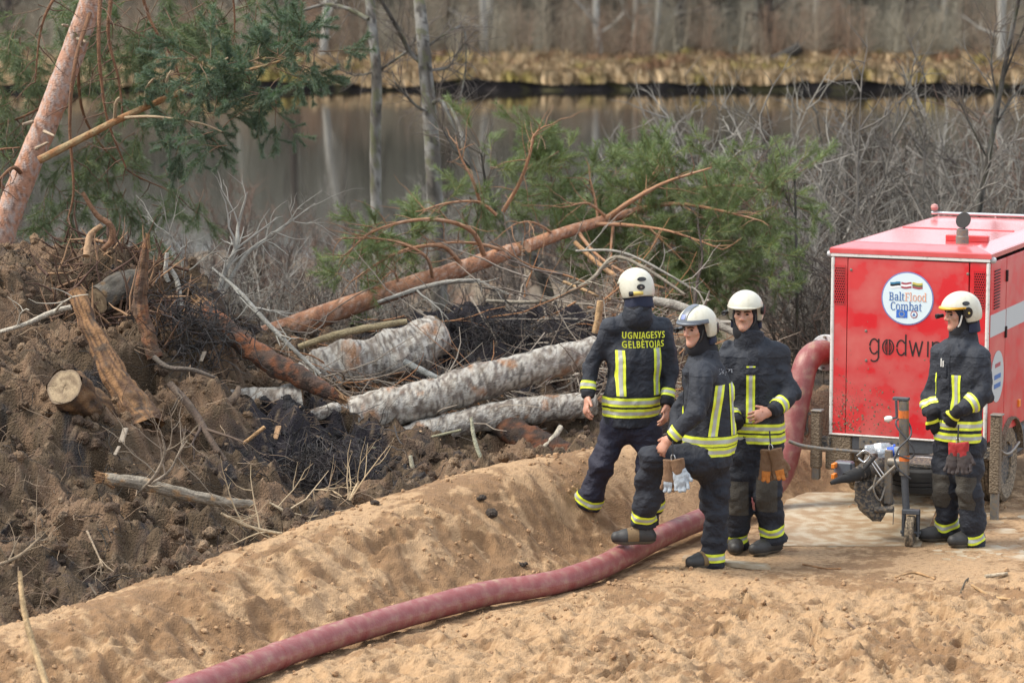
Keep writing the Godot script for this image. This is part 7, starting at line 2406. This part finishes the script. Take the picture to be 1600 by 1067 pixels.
func add_helmet(t: Node3D, J: Dictionary, hc: Vector3, B: Basis) -> void:
	var c := hc + B * Vector3(0, 0.032, -0.008)
	var f := Field.new(c - Vector3.ONE * 0.175, c + Vector3.ONE * 0.175, 0.0062)
	f.ell(c, Vector3(0.128, 0.132, 0.150), B, 0.02)
	f.ell(c + B * Vector3(0, -0.05, -0.035), Vector3(0.118, 0.1, 0.118), B, 0.03)
	var inv := B.transposed()
	for z in f.nz:
		for y in f.ny:
			for x in f.nx:
				var i := (z * f.ny + y) * f.nx + x
				if f.d[i] < 0.06:
					var q := inv * (f.o + Vector3(x, y, z) * f.h - c)
					var e := f.d[i]
					e = maxf(e, minf(q.z - 0.018 - 0.25 * q.y, 0.020 - 0.02 * q.z - q.y))   # the opening for the face
					e = maxf(e, -0.098 - 0.18 * q.z - q.y)                                      # lower rim
					f.d[i] = e
	f.net()
	var m := MB.new()
	f.to(m)
	var h := part(t, "helmet", m, M.helmet_cream)
	# rim along the brow and edge
	m = MB.new()
	f.strip(m, [[B.y, B.y.dot(c) + 0.018], [-B.y, -(B.y.dot(c) + (0.045 if J.brow == "grey_plastic" else 0.031))], [B.z, B.z.dot(c) + 0.015]], [], 0.005)
	part(h, "brow_rim", m, M[J.brow])
	m = MB.new()
	var br := []
	for k in 9:
		var a := deg_to_rad(-62.0 + k * 15.5)
		br.append(c + B * Vector3(sin(a) * 0.125, 0.020, cos(a) * 0.152))
	limb(m, br, [0.004, 0.007, 0.010, 0.012, 0.012, 0.012, 0.010, 0.007, 0.004], 8, 4, 0.0)
	part(h, "peak", m, M[J.brow])
	m = MB.new()
	f.strip(m, [[-B.y, -(B.y.dot(c) - 0.082)], [-B.z, -(B.z.dot(c) + 0.01)]], [], 0.004)
	part(h, "rear_edge", m, M.black_plastic)
	if J.get("plate", false):
		m = MB.new()
		f.strip(m, slab(B.x, c, -0.028, 0.028) + [[B.z, B.z.dot(c) + 0.0], [B.y, B.y.dot(c) + 0.044]], [], 0.006)
		part(h, "front_plate", m, M.grey_plastic)
		m = MB.new()
		f.strip(m, slab(B.x, c, -0.016, 0.016) + slab(B.y, c, 0.05, 0.078) + [[B.z, B.z.dot(c) + 0.05]], [], 0.008)
		part(h, "badge", m, M.sticker_ring)
	if J.get("rear_patch", false):
		m = MB.new()
		f.strip(m, slab(B.z, c, -0.125, -0.075) + slab(B.y, c, -0.07, 0.0), [], 0.005)
		part(h, "rear_patch", m, M.black_plastic)
	for s in J.get("discs", []):
		# side covers: where they sit, size, material
		var p: Vector3 = c + B * s[0]
		var dr: Vector3 = (B * s[0]).normalized()
		var hit := f.hit(c + dr * 0.25, -dr, 0.3)
		m = MB.new()
		var bs := look(dr)
		m.lathe(Transform3D(Basis(bs.x * s[1], bs.y, bs.z * s[2]), hit - dr * 0.012), [Vector2(1.0, 0.0), Vector2(1.0, 0.016), Vector2(0.85, 0.024), Vector2(0.0, 0.028)], 20)
		var cover := part(h, s[4], m, M[s[3]])
		if s.size() > 5:
			m = MB.new()
			m.lathe(Transform3D(bs, hit + dr * 0.012), [Vector2(0.009, 0.0), Vector2(0.008, 0.006), Vector2(0.0, 0.008)], 10)
			part(cover, "knob", m, M[s[5]])
	for l in J.get("lamps", []):
		var a: Vector3 = c + B * l[0]
		var b: Vector3 = c + B * l[1]
		var dr: Vector3 = (b - a).normalized()
		m = MB.new()
		m.lathe(Transform3D(look(dr), a), [Vector2(0.0, 0.0), Vector2(0.013, 0.0), Vector2(0.014, 0.004), Vector2(0.014, a.distance_to(b)), Vector2(0.0, a.distance_to(b))], 14)
		var lp := part(h, "helmet_torch", m, M[l[2]])
		m = MB.new()
		m.lathe(Transform3D(look(dr), b), [Vector2(0.014, -0.006), Vector2(0.018, 0.0), Vector2(0.018, 0.024), Vector2(0.013, 0.026), Vector2(0.0, 0.02)], 14)
		part(lp, "torch_head", m, M.black_plastic)
	if J.get("flap", 0.0) > 0.0:
		var g := Field.new(c - Vector3(0.26, 0.36, 0.26), c + Vector3(0.26, 0.1, 0.26), 0.0095)
		var L: float = J.flap
		g.cap(c + B * Vector3(0, -0.06, -0.03), c + B * Vector3(0, -0.085 - L, -0.035), 0.102, 0.108, 0.02)
		g.cap(c + B * Vector3(0, -0.06, -0.01), c + B * Vector3(0, -0.085 - L, -0.02), 0.096, 0.102, 0.02)
		g.folds(NS, 0.012, Vector3(9, 2.5, 9), c)
		g.cut(c + B * Vector3(0, -0.10 - L, 0), -B.y)
		g.cut(c + B * Vector3(0, 0, -0.015 + 0.0), B.z)
		g.cut(c + B * Vector3(0, -0.05, 0), B.y)
		g.net()
		m = MB.new()
		g.to(m)
		part(h, "neck_flap", m, M.flap_cloth)
	# chin strap
	m = MB.new()
	limb(m, [hc + B * Vector3(0.082, 0.0, 0.02), hc + B * Vector3(0.07, -0.075, 0.04), hc + B * Vector3(0.0, -0.122, 0.062), hc + B * Vector3(-0.07, -0.075, 0.04), hc + B * Vector3(-0.082, 0.0, 0.02)], [0.007, 0.007, 0.007, 0.007, 0.007], 6, 6, 0.0)
	part(h, "chin_strap", m, M[J.get("strap", "black_plastic")])

func sewn_text(parent: Node, f: Field, text: String, tall: float, wide: float, c: Vector3, right: Vector3, inward: Vector3, mt: Material, weight := 700) -> void:
	var fo := SystemFont.new()
	fo.font_names = PackedStringArray(["Droid Sans"])
	fo.font_weight = weight
	var tm := TextMesh.new()
	tm.text = text
	tm.font = fo
	tm.font_size = 48
	tm.pixel_size = tall / 48.0
	tm.depth = 0.0
	tm.curve_step = 2.0
	var sx := wide / maxf(tm.get_aabb().size.x, 0.001)
	var arr := tm.get_mesh_arrays()
	var vs: PackedVector3Array = arr[Mesh.ARRAY_VERTEX]
	var ix: PackedInt32Array = arr[Mesh.ARRAY_INDEX]
	var m := MB.new()
	for v in vs:
		var p := c + right * v.x * sx + Vector3.UP * v.y
		m.add(f.hit(p - inward * 0.25, inward, 0.5) - inward * 0.005, -inward)
	m.i = ix
	part(parent, "lettering", m, mt)

func hung_gloves(label: String, top: Vector3, down: Vector3, side: Vector3, cuff: Material, hand_mat: Material, tips: Material, second: Material) -> void:
	# a pair of gloves clipped by their cuffs, fingers down
	var t := thing("work_gloves", label, "gloves", top + down * 0.3)
	var dn := down.normalized()
	var out := side.cross(dn).normalized()
	if out.z < 0.0:
		out = -out
	for g in 2:
		var o: Vector3 = top + side * (0.025 if g == 0 else -0.022) - out * (0.0 if g == 0 else 0.028) + dn * (0.012 * g)
		var tilt := (dn + side * (0.16 if g == 0 else -0.14)).normalized()
		var sd := out.cross(tilt).normalized()
		var f := Field.new(o.min(o + tilt * 0.3) - Vector3.ONE * 0.14, o.max(o + tilt * 0.3) + Vector3.ONE * 0.14, 0.0058)
		f.cap(o + tilt * 0.085, o + tilt * 0.16, 0.046, 0.052, 0.02, 1, out, 1.9)
		for k in 4:
			var p := o + tilt * 0.165 + sd * (0.036 - 0.024 * k)
			f.cap(p, p + tilt * (0.062 - 0.01 * absf(k - 1.4)) + sd * (0.008 - 0.006 * k) + out * 0.015, 0.0145, 0.0125, 0.008, 2)
		f.cap(o + tilt * 0.10 + sd * 0.04, o + tilt * 0.165 + sd * 0.07, 0.017, 0.0135, 0.012, 2)
		f.folds(NS, 0.008, Vector3(22, 22, 22), o)
		f.net()
		var m := MB.new()
		f.to(m)
		var gl := part(t, "glove", m, hand_mat if g == 0 else second)
		m = MB.new()
		f.strip(m, [[tilt, tilt.dot(o + tilt * 0.155)]] + slab(sd, o, -0.03, 0.03) + [[out, out.dot(o) + 0.0]], [], 0.003)
		if not m.v.is_empty():
			part(gl, "finger_panel", m, tips)
		f = Field.new(o.min(o + tilt * 0.12) - Vector3.ONE * 0.12, o.max(o + tilt * 0.12) + Vector3.ONE * 0.12, 0.006)
		f.cap(o, o + tilt * 0.09, 0.056, 0.044, 0.01, 0, out, 1.7)
		f.folds(NS, 0.008, Vector3(18, 18, 18), o)
		f.cut(o + tilt * 0.005, -tilt)
		f.net()
		m = MB.new()
		f.to(m)
		part(gl, "cuff", m, cuff)
	var m2 := MB.new()
	limb(m2, [top + dn * 0.02, top - dn * 0.05, top - dn * 0.12 - out * 0.01], [0.006, 0.006, 0.006], 6, 4, 0.0)
	part(t, "strap", m2, M.black_plastic)
	m2 = MB.new()
	var loop := []
	var lr := []
	for k in 13:
		var a := TAU * k / 12.0
		loop.append(top + dn * 0.0 + side * cos(a) * 0.014 + dn * sin(a) * 0.026)
		lr.append(0.0035)
	limb(m2, loop, lr, 6, 2, 0.0)
	part(t, "clip", m2, M.chrome)

func stage_people() -> void:
	# 1: back to the camera, on the berm
	var J := {
		"base": Vector3(0.732, 0.139, -20.420), "F": Vector3(-0.22, 0, -0.97), "head": Vector3(0.901, 1.857, -20.420), "hf": Vector3(-0.42, -0.08, -0.9), "neck": Vector3(0.918, 1.683, -20.350),
		"chest": Vector3(0.909, 1.353, -20.420), "waist": Vector3(0.882, 1.069, -20.420), "hem": Vector3(0.869, 0.860, -20.420), "wide": 0.225, "deep": 1.32,
		"sh_a": Vector3(0.701, 1.568, -20.400), "el_a": Vector3(0.586, 1.287, -20.420), "wr_a": Vector3(0.556, 1.094, -20.320), "sh_b": Vector3(1.121, 1.559, -20.470), "el_b": Vector3(1.168, 1.256, -20.440), "wr_b": Vector3(1.135, 1.037, -20.320),
		"hip_a": Vector3(0.775, 0.860, -20.420), "kn_a": Vector3(0.657, 0.564, -20.370), "an_a": Vector3(0.558, 0.278, -20.470), "hip_b": Vector3(0.988, 0.857, -20.440), "kn_b": Vector3(1.013, 0.536, -20.340), "an_b": Vector3(1.028, 0.249, -20.420),
		"toe_a": Vector3(-0.45, 0, -0.8), "toe_b": Vector3(0.1, 0, -1), "sole_a": 0.22, "sole_b": 0.26, "palm_a": Vector3(-0.9, 0, 0.4), "curl_a": 0.55, "thumb_a": -1.0, "palm_b": Vector3(0.9, 0, 0.3), "curl_b": 0.5, "thumb_b": 1.0,
		"bands": [Vector3(0.892, 1.050, -20.420).y, Vector3(0.892, 0.969, -20.420).y], "stripes": [[0.125, Vector3(0.891, 1.098, -20.420).y, Vector3(0.889, 1.443, -20.420).y, -1.0, 0.02], [-0.145, Vector3(0.891, 1.098, -20.420).y, Vector3(0.890, 1.429, -20.420).y, -1.0, 0.02]], "cuff_a": 0.07, "cuff_b": 0.07, "shin": 0.03,
		"trouser": "trouser_blue", "brow": "helmet_cream", "flap": 0.06,
		"discs": [[Vector3(0.02, 0.052, -0.14), 0.034, 0.016, "black_plastic", "vent_cover"], [Vector3(0.035, -0.006, -0.15), 0.030, 0.022, "black_plastic", "fit_wheel", "zinc"]], "lamps": [[Vector3(0.02, -0.048, -0.15), Vector3(0.095, -0.052, -0.128), "lamp_yellow"]]}
	J.sole_a = minf(sand_height(J.an_a.x, J.an_a.z), J.an_a.y) - 0.04
	J.sole_b = minf(sand_height(J.an_b.x, J.an_b.z), J.an_b.y) - 0.04
	person("firefighter seen from behind on the berm, yellow lettering across the back", J)
	var f: Field = J.jacket_field
	var rt := Vector3(0.97, 0, -0.22).normalized()
	sewn_text(J.jacket_node, f, "UGNIAGESYS", 0.068, 0.315, Vector3(0.940, 1.537, -20.420), rt, Vector3(-0.22, 0, -0.97), M.letter_yellow)
	sewn_text(J.jacket_node, f, "GELBĖTOJAS", 0.068, 0.315, Vector3(0.936, 1.471, -20.420), rt, Vector3(-0.22, 0, -0.97), M.letter_yellow)
	# 2: one foot up on the hose, looking back over the shoulder
	J = {
		"base": Vector3(1.388, -0.042, -19.450), "F": Vector3(-0.86, 0, -0.28), "head": Vector3(1.286, 1.701, -19.420), "hf": Vector3(-0.72, -0.08, 0.66), "neck": Vector3(1.343, 1.504, -19.450),
		"chest": Vector3(1.377, 1.215, -19.450), "waist": Vector3(1.389, 0.951, -19.460), "hem": Vector3(1.395, 0.733, -19.460), "wide": 0.205, "deep": 1.12,
		"sh_a": Vector3(1.316, 1.398, -19.240), "el_a": Vector3(1.258, 1.140, -19.120), "wr_a": Vector3(1.102, 0.985, -19.140), "sh_b": Vector3(1.336, 1.329, -19.660), "el_b": Vector3(1.217, 1.055, -19.750), "wr_b": Vector3(1.134, 0.881, -19.550), "hd_a": Vector3(1.041, 0.906, -19.160) - Vector3(1.102, 0.985, -19.140),
		"hip_a": Vector3(1.294, 0.796, -19.360), "kn_a": Vector3(0.985, 0.813, -19.260), "an_a": Vector3(0.924, 0.343, -19.400), "hip_b": Vector3(1.420, 0.744, -19.500), "kn_b": Vector3(1.430, 0.395, -19.460), "an_b": Vector3(1.416, 0.034, -19.480),
		"toe_a": Vector3(-1, 0, 0.12), "toe_b": Vector3(-0.75, 0, 0.5), "sole_a": 0.182, "sole_b": 0.005, "palm_a": Vector3(-0.6, 0.35, 0.75), "curl_a": 0.5, "thumb_a": 1.0,
		"bands": [Vector3(1.380, 0.924, -19.460).y, Vector3(1.381, 0.851, -19.460).y], "stripes": [[0.0, Vector3(1.379, 0.962, -19.450).y, Vector3(1.376, 1.319, -19.450).y, 1.0, 0.0, Vector3(1, -0.14, 0), Vector3(0, 0, 1), Vector3(1.420, 1.157, -19.300), 0.066], [0.0, Vector3(1.379, 0.962, -19.450).y, Vector3(1.376, 1.319, -19.450).y, 1.0, -0.05, Vector3(1, 0.05, 0), Vector3(0, 0, 1), Vector3(1.535, 1.157, -19.300), 0.04], [0.0, Vector3(1.378, 1.011, -19.450).y, Vector3(1.376, 1.319, -19.450).y, 1.0, 0.0, Vector3(1, 0.05, 0), Vector3(0, 0, 1), Vector3(1.180, 1.157, -19.300), 0.04]], "cuff_a": 0.03, "cuff_b": 0.05, "shin": 0.045,
		"tan_boots": true, "brow": "grey_plastic", "plate": true, "rear_patch": true, "flap": 0.045, "lamps": [[Vector3(-0.125, -0.04, 0.02), Vector3(-0.128, -0.045, 0.07), "grey_plastic"]]}
	person("firefighter with one boot up on the red hose, looking back over the shoulder", J)
	f = J.jacket_field
	sewn_text(J.jacket_node, f, "Skym", 0.05, 0.13, Vector3(1.474, 1.407, -19.400), Vector3(0.93, 0, -0.36), Vector3(-0.36, 0, -0.93), M.letter_grey, 400)
	# 3: facing the camera behind the second
	J = {
		"base": Vector3(1.739, -0.043, -19.980), "F": Vector3(-0.12, 0, 0.99), "head": Vector3(1.669, 1.741, -19.980), "hf": Vector3(-0.28, -0.04, 0.95), "neck": Vector3(1.705, 1.535, -20.000), "stubble": true,
		"chest": Vector3(1.736, 1.272, -20.000), "waist": Vector3(1.757, 1.016, -20.000), "hem": Vector3(1.764, 0.797, -20.000), "wide": 0.215, "deep": 1.35,
		"sh_a": Vector3(1.547, 1.426, -20.020), "el_a": Vector3(1.527, 1.120, -20.020), "wr_a": Vector3(1.607, 0.963, -19.840), "sh_b": Vector3(1.913, 1.429, -20.000), "el_b": Vector3(2.007, 1.160, -19.940), "wr_b": Vector3(1.845, 1.063, -19.760), "hd_b": Vector3(1.740, 1.040, -19.700) - Vector3(1.845, 1.063, -19.760),
		"hip_a": Vector3(1.658, 0.760, -20.000), "kn_a": Vector3(1.631, 0.416, -19.960), "an_a": Vector3(1.626, 0.059, -20.080), "hip_b": Vector3(1.833, 0.760, -20.000), "kn_b": Vector3(1.833, 0.451, -19.900), "an_b": Vector3(1.885, 0.117, -19.980),
		"toe_a": Vector3(-0.1, 0, 1), "toe_b": Vector3(-0.75, 0, 0.65), "sole_a": 0.0, "sole_b": 0.0, "palm_b": Vector3(0.1, 0.3, 1), "curl_b": 0.45, "thumb_b": 1.0,
		"bands": [Vector3(1.749, 0.923, -20.000).y, Vector3(1.750, 0.844, -20.000).y], "stripes": [[0.015, Vector3(1.748, 0.965, -20.000).y, Vector3(1.744, 1.374, -20.000).y, 1.0, 0.02]], "cuff_a": 0.08, "cuff_b": 0.1, "shin": 0.06, "knees": true, "kf": Vector3(-0.12, 0, 0.99),
		"brow": "helmet_cream", "flap": 0.05, "discs": [[Vector3(0.14, -0.005, 0.0), 0.03, 0.036, "black_plastic", "ear_cover"]], "lamps": [[Vector3(-0.128, -0.03, -0.02), Vector3(-0.14, -0.03, 0.045), "black_plastic"]]}
	person("firefighter facing the camera, arm folded across the belly, behind the hose-stepper", J)
	# flap of the chest pocket
	f = J.jacket_field
	var pf := MB.new()
	f.strip(pf, slab(Vector3(1, 0, 0.12).normalized(), Vector3(1.772, 1.341, -20.000), -0.09, 0.12) + slab(Vector3.UP, Vector3(1.772, 1.341, -20.000), -0.03, 0.022) + [[Vector3.BACK, Vector3.BACK.dot(J.chest)]], [0], 0.008)
	if not pf.v.is_empty():
		part(J.jacket_node, "pocket_flap", pf, M.trouser_cloth)
	# 4: in profile beside the trailer's jockey wheel
	J = {
		"base": Vector3(3.288, -0.043, -20.300), "F": Vector3(-0.80, 0, 0.60), "head": Vector3(3.257, 1.698, -20.300), "hf": Vector3(-0.96, -0.06, 0.27), "neck": Vector3(3.292, 1.508, -20.320),
		"chest": Vector3(3.271, 1.252, -20.300), "waist": Vector3(3.268, 0.969, -20.300), "hem": Vector3(3.253, 0.766, -20.300), "wide": 0.21, "deep": 1.28,
		"sh_a": Vector3(3.153, 1.375, -20.400), "el_a": Vector3(3.067, 1.085, -20.380), "wr_a": Vector3(3.053, 0.964, -20.240), "sh_b": Vector3(3.387, 1.383, -20.200), "el_b": Vector3(3.422, 1.127, -20.100), "wr_b": Vector3(3.209, 1.018, -20.020),
		"hip_a": Vector3(3.204, 0.721, -20.340), "kn_a": Vector3(3.172, 0.405, -20.300), "an_a": Vector3(3.219, 0.105, -20.420), "hip_b": Vector3(3.327, 0.735, -20.260), "kn_b": Vector3(3.327, 0.412, -20.160), "an_b": Vector3(3.385, 0.026, -20.240),
		"toe_a": Vector3(-1, 0, 0.2), "toe_b": Vector3(-0.85, 0, 0.45), "sole_a": 0.0, "sole_b": 0.0, "palm_a": Vector3(-0.4, 0, 0.9), "curl_a": 0.5, "palm_b": Vector3(-0.3, 0, 0.95), "curl_b": 0.5, "thumb_b": 1.0, "hd_a": Vector3(0.35, -0.8, -0.1), "hd_b": Vector3(-0.35, -0.75, -0.62),
		"bands": [Vector3(3.255, 0.898, -20.300).y, Vector3(3.257, 0.808, -20.300).y], "stripes": [[-0.085, Vector3(3.268, 0.946, -20.300).y, Vector3(3.262, 1.266, -20.300).y, 1.0, 0.02], [0.125, Vector3(3.268, 0.946, -20.300).y, Vector3(3.262, 1.266, -20.300).y, 1.0, 0.02]], "cuff_a": 0.09, "cuff_b": 0.12, "shin": 0.045, "knees": true, "kf": Vector3(-0.75, 0, 0.66),
		"brow": "amber", "flap": 0.07, "strap": "white_plastic", "discs": [[Vector3(0.135, -0.012, 0.0), 0.034, 0.04, "black_plastic", "ear_cover", "lamp_yellow"], [Vector3(0.115, 0.055, 0.01), 0.028, 0.016, "black_plastic", "vent_cover"]], "lamps": [[Vector3(-0.11, -0.05, 0.09), Vector3(-0.11, -0.052, 0.125), "black_plastic"]]}
	var t := person("firefighter in profile beside the trailer's jockey wheel, hands at the pockets", J)
	for g in ["a", "b"]:
		var wr: Vector3 = J["wr_" + g]
		var dr: Vector3 = J["hd_" + g].normalized()
		var fg := Field.new(wr.min(wr + dr * 0.18) - Vector3.ONE * 0.09, wr.max(wr + dr * 0.18) + Vector3.ONE * 0.09, 0.007)
		hand(fg, wr + dr * 0.02, dr, J["palm_" + g], 0.5, 1.0)
		for k in fg.d.size():
			fg.d[k] -= 0.006
		fg.net()
		var m := MB.new()
		fg.to(m)
		var gl := part(t, "worn_glove", m, M.hood_cloth)
		for k in 1:
			m = MB.new()
			fg.strip(m, slab(dr, wr + dr * 0.05, -0.012, 0.012), [], 0.002)
			part(gl, "yellow_stripe", m, M.letter_yellow)
	# pen pocket and badge on his chest
	f = J.jacket_field
	var m := MB.new()
	var fw := Vector3(-0.80, 0, 0.60)
	var p := f.hit(Vector3(3.214, 1.290, -20.300) + fw * 0.5, -fw, 0.8)
	m.box(Transform3D(Basis(Vector3(0.6, 0, 0.8), Vector3.UP, fw), p + fw * 0.006), Vector3(0.10, 0.10, 0.014), 0.005)
	var pk := part(J.jacket_node, "chest_pocket", m, M.jacket_cloth)
	m = MB.new()
	bar(m, p + fw * 0.014 + Vector3(0, 0.03, 0), p + fw * 0.014 + Vector3(0, 0.09, 0), 0.005, 8)
	bar(m, p + fw * 0.014 + Vector3(0.012, 0.03, 0.016), p + fw * 0.014 + Vector3(0.012, 0.075, 0.016), 0.005, 8)
	part(pk, "pens", m, M.white_plastic)
	hung_gloves("brown and grey work gloves hanging from the hose-stepper's belt", Vector3(1.108, 0.844, -19.080), Vector3(0.05, -1, 0.05), Vector3(0.96, 0, 0.28), M.glove_brown, M.glove_grey, M.glove_grey, M.glove_brown)
	hung_gloves("brown and orange work gloves hanging from the front-facing man's belt", Vector3(1.830, 0.824, -19.620), Vector3(0.08, -1, 0.04), Vector3(0.99, 0, 0.1), M.glove_brown, M.glove_brown, M.glove_orange, M.glove_brown)
	hung_gloves("red and black work gloves hanging from the profile man's belt", Vector3(3.211, 0.810, -19.980), Vector3(0.0, -1, 0.04), Vector3(0.9, 0, 0.4), M.glove_red, M.glove_dark, M.glove_dark, M.glove_dark)

# ---------------------------------------------------------------- boards, clods and twigs on the sand
func stage_debris() -> void:
	var rng := RandomNumberGenerator.new()
	rng.seed = 61
	# sand-strewn plywood sheets under the drawbar
	var boards := [["sand-strewn pale plywood sheet under the trailer's drawbar", Vector3(1.847, 0.000, -20.206), Vector3(2.992, 0.000, -20.206), Vector3(3.479, 0.000, -22.331), Vector3(2.242, 0.000, -22.331), 0.004], ["muddy plywood sheet under the profile man's boots", Vector3(2.978, 0.000, -19.729), Vector3(3.829, 0.000, -19.685), Vector3(3.976, 0.000, -21.515), Vector3(3.380, 0.000, -21.515), -0.004], ["narrow pale board edge beside the standing boot of the hose-stepper", Vector3(1.212, 0.000, -19.685), Vector3(1.816, 0.000, -19.359), Vector3(1.805, 0.000, -19.488), Vector3(1.237, 0.000, -19.796), 0.022]]
	for b in boards:
		var top := []
		var h: float = b[5]
		for k in 4:
			top.append(b[1 + k] + Vector3(0, h, 0))
		var m := MB.new()
		m.poly(top, Vector3.UP)
		for k in 4:
			var p: Vector3 = top[k]
			var q: Vector3 = top[(k + 1) % 4]
			m.poly([p, q, q - Vector3(0, 0.03, 0), p - Vector3(0, 0.03, 0)], (p + q) * 0.5 - (top[0] + top[2]) * 0.5)
		single("plywood_sheet" if h < 0.02 else "board", m, M.plywood, (b[1] + b[3]) * 0.5, b[0], "board")
	# dark clods lying on the berm
	for c in [[Vector3(-0.145, 0.119, -19.600), 0.055, "dark earth clod lying on the sand between berm and hose"], [Vector3(-0.219, 0.136, -19.700), 0.03, "small dark clod left of the larger one"], [Vector3(0.080, 0.099, -19.300), 0.03, "small brown clod right of the dark one near the hose"], [Vector3(-0.969, 0.270, -19.400), 0.03, "brown clod on the berm's upper slope"]]:
		var p: Vector3 = c[0]
		p.y = sand_height(p.x, p.z)
		var r: float = c[1]
		var f := Field.new(p - Vector3.ONE * r * 2.2, p + Vector3.ONE * r * 2.2, r * 0.13)
		for k in 5:
			f.ell(p + Vector3(rng.randfn(), absf(rng.randfn()) * 0.5 + 0.4, rng.randfn()) * r * 0.42, Vector3(1, 0.8, 0.9) * r * rng.randf_range(0.45, 0.8), Basis(), r * 0.3)
		f.folds(NS, r * 0.3, Vector3.ONE * (1.6 / r), p)
		f.net()
		var m := MB.new()
		f.to(m)
		m.c.fill(Color(0.045, 0.032, 0.024))
		single("earth_clod", m, M.soil, p, c[2], "clod")
	# sticks lying on the trodden sand
	var sticks := [["thin brown stick lying in the sand right of the hose-stepper's boot", [Vector3(2.060, 0.000, -19.553), Vector3(2.202, 0.000, -19.402), Vector3(2.312, 0.000, -19.380)], 0.008, Color(0.25, 0.13, 0.06)], ["curved tan bark strip lying before the profile man's boots", [Vector3(2.665, 0.000, -19.168), Vector3(2.810, 0.000, -19.253), Vector3(2.925, 0.000, -19.064)], 0.009, Color(0.36, 0.22, 0.11)], ["dark bent twig in the sand at the right", [Vector3(2.983, 0.000, -18.480), Vector3(3.095, 0.000, -18.859), Vector3(3.151, 0.000, -19.043)], 0.006, Color(0.10, 0.075, 0.05)], ["long tan stick half buried at the right edge of the sand", [Vector3(3.138, 0.000, -18.798), Vector3(3.235, 0.000, -18.598), Vector3(3.338, 0.000, -18.403)], 0.011, Color(0.38, 0.24, 0.12)], ["pale wood chip at the right edge of the sand", [Vector3(3.276, 0.000, -19.106), Vector3(3.442, 0.000, -19.168)], 0.014, Color(0.42, 0.34, 0.24)], ["dark twig lying in the foreground sand's middle", [Vector3(2.149, 0.000, -17.623), Vector3(2.209, 0.000, -17.446), Vector3(2.257, 0.000, -17.342)], 0.007, Color(0.14, 0.09, 0.06)]]
	for s in sticks:
		var pts := []
		var rad := []
		for p: Vector3 in s[1]:
			pts.append(Vector3(p.x, sand_height(p.x, p.z) + s[2] * 0.7, p.z))
			rad.append(s[2])
		stick(s[0], pts, rad, s[3])
	# sand clods and crumbs, too many to count
	var f := Field.new(Vector3.ONE * -1.6, Vector3.ONE * 1.6, 0.2)
	f.ell(Vector3.ZERO, Vector3(1, 0.75, 0.85), Basis(), 0.1)
	for k in f.d.size():
		f.d[k] += 0.4 * NS.get_noise_3dv(f.spot(k) * 1.4)
	f.ell(Vector3(0.3, 0.1, 0.2), Vector3(0.7, 0.55, 0.6), Basis(), 0.3)
	f.net()
	var lump := MB.new()
	f.to(lump)
	var xs := []
	var cs := []
	for k in 22000:
		var x := rng.randf_range(-4.6, 5.0)
		var z := rng.randf_range(-22.0, -14.2)
		if NS.get_noise_2d(x * 1.1 + 31.0, z * 1.1) + 0.6 * NS.get_noise_2d(x * 4.0, z * 4.0 + 5.0) < rng.randf_range(-0.1, 0.3):
			continue
		if Vector2((x - 2.7) / 2.0, (z + 20.4) / 1.2).length() < 1.0:
			continue
		var s := 0.004 + 0.018 * pow(rng.randf(), 5.0)
		xs.append(Transform3D(Basis.from_euler(Vector3(rng.randf() * TAU, rng.randf() * TAU, rng.randf() * TAU)).scaled(Vector3.ONE * s), Vector3(x, sand_height(x, z) + s * 0.25, z)))
		cs.append(Color(0.42, 0.27, 0.15).lerp(Color(0.27, 0.155, 0.08), rng.randf()))
	var o := copies(self, "sand_clods", lump.mesh(), M.sand, xs, cs)
	o.set_meta("label", "crumbs and clods of damp sand on the ground")
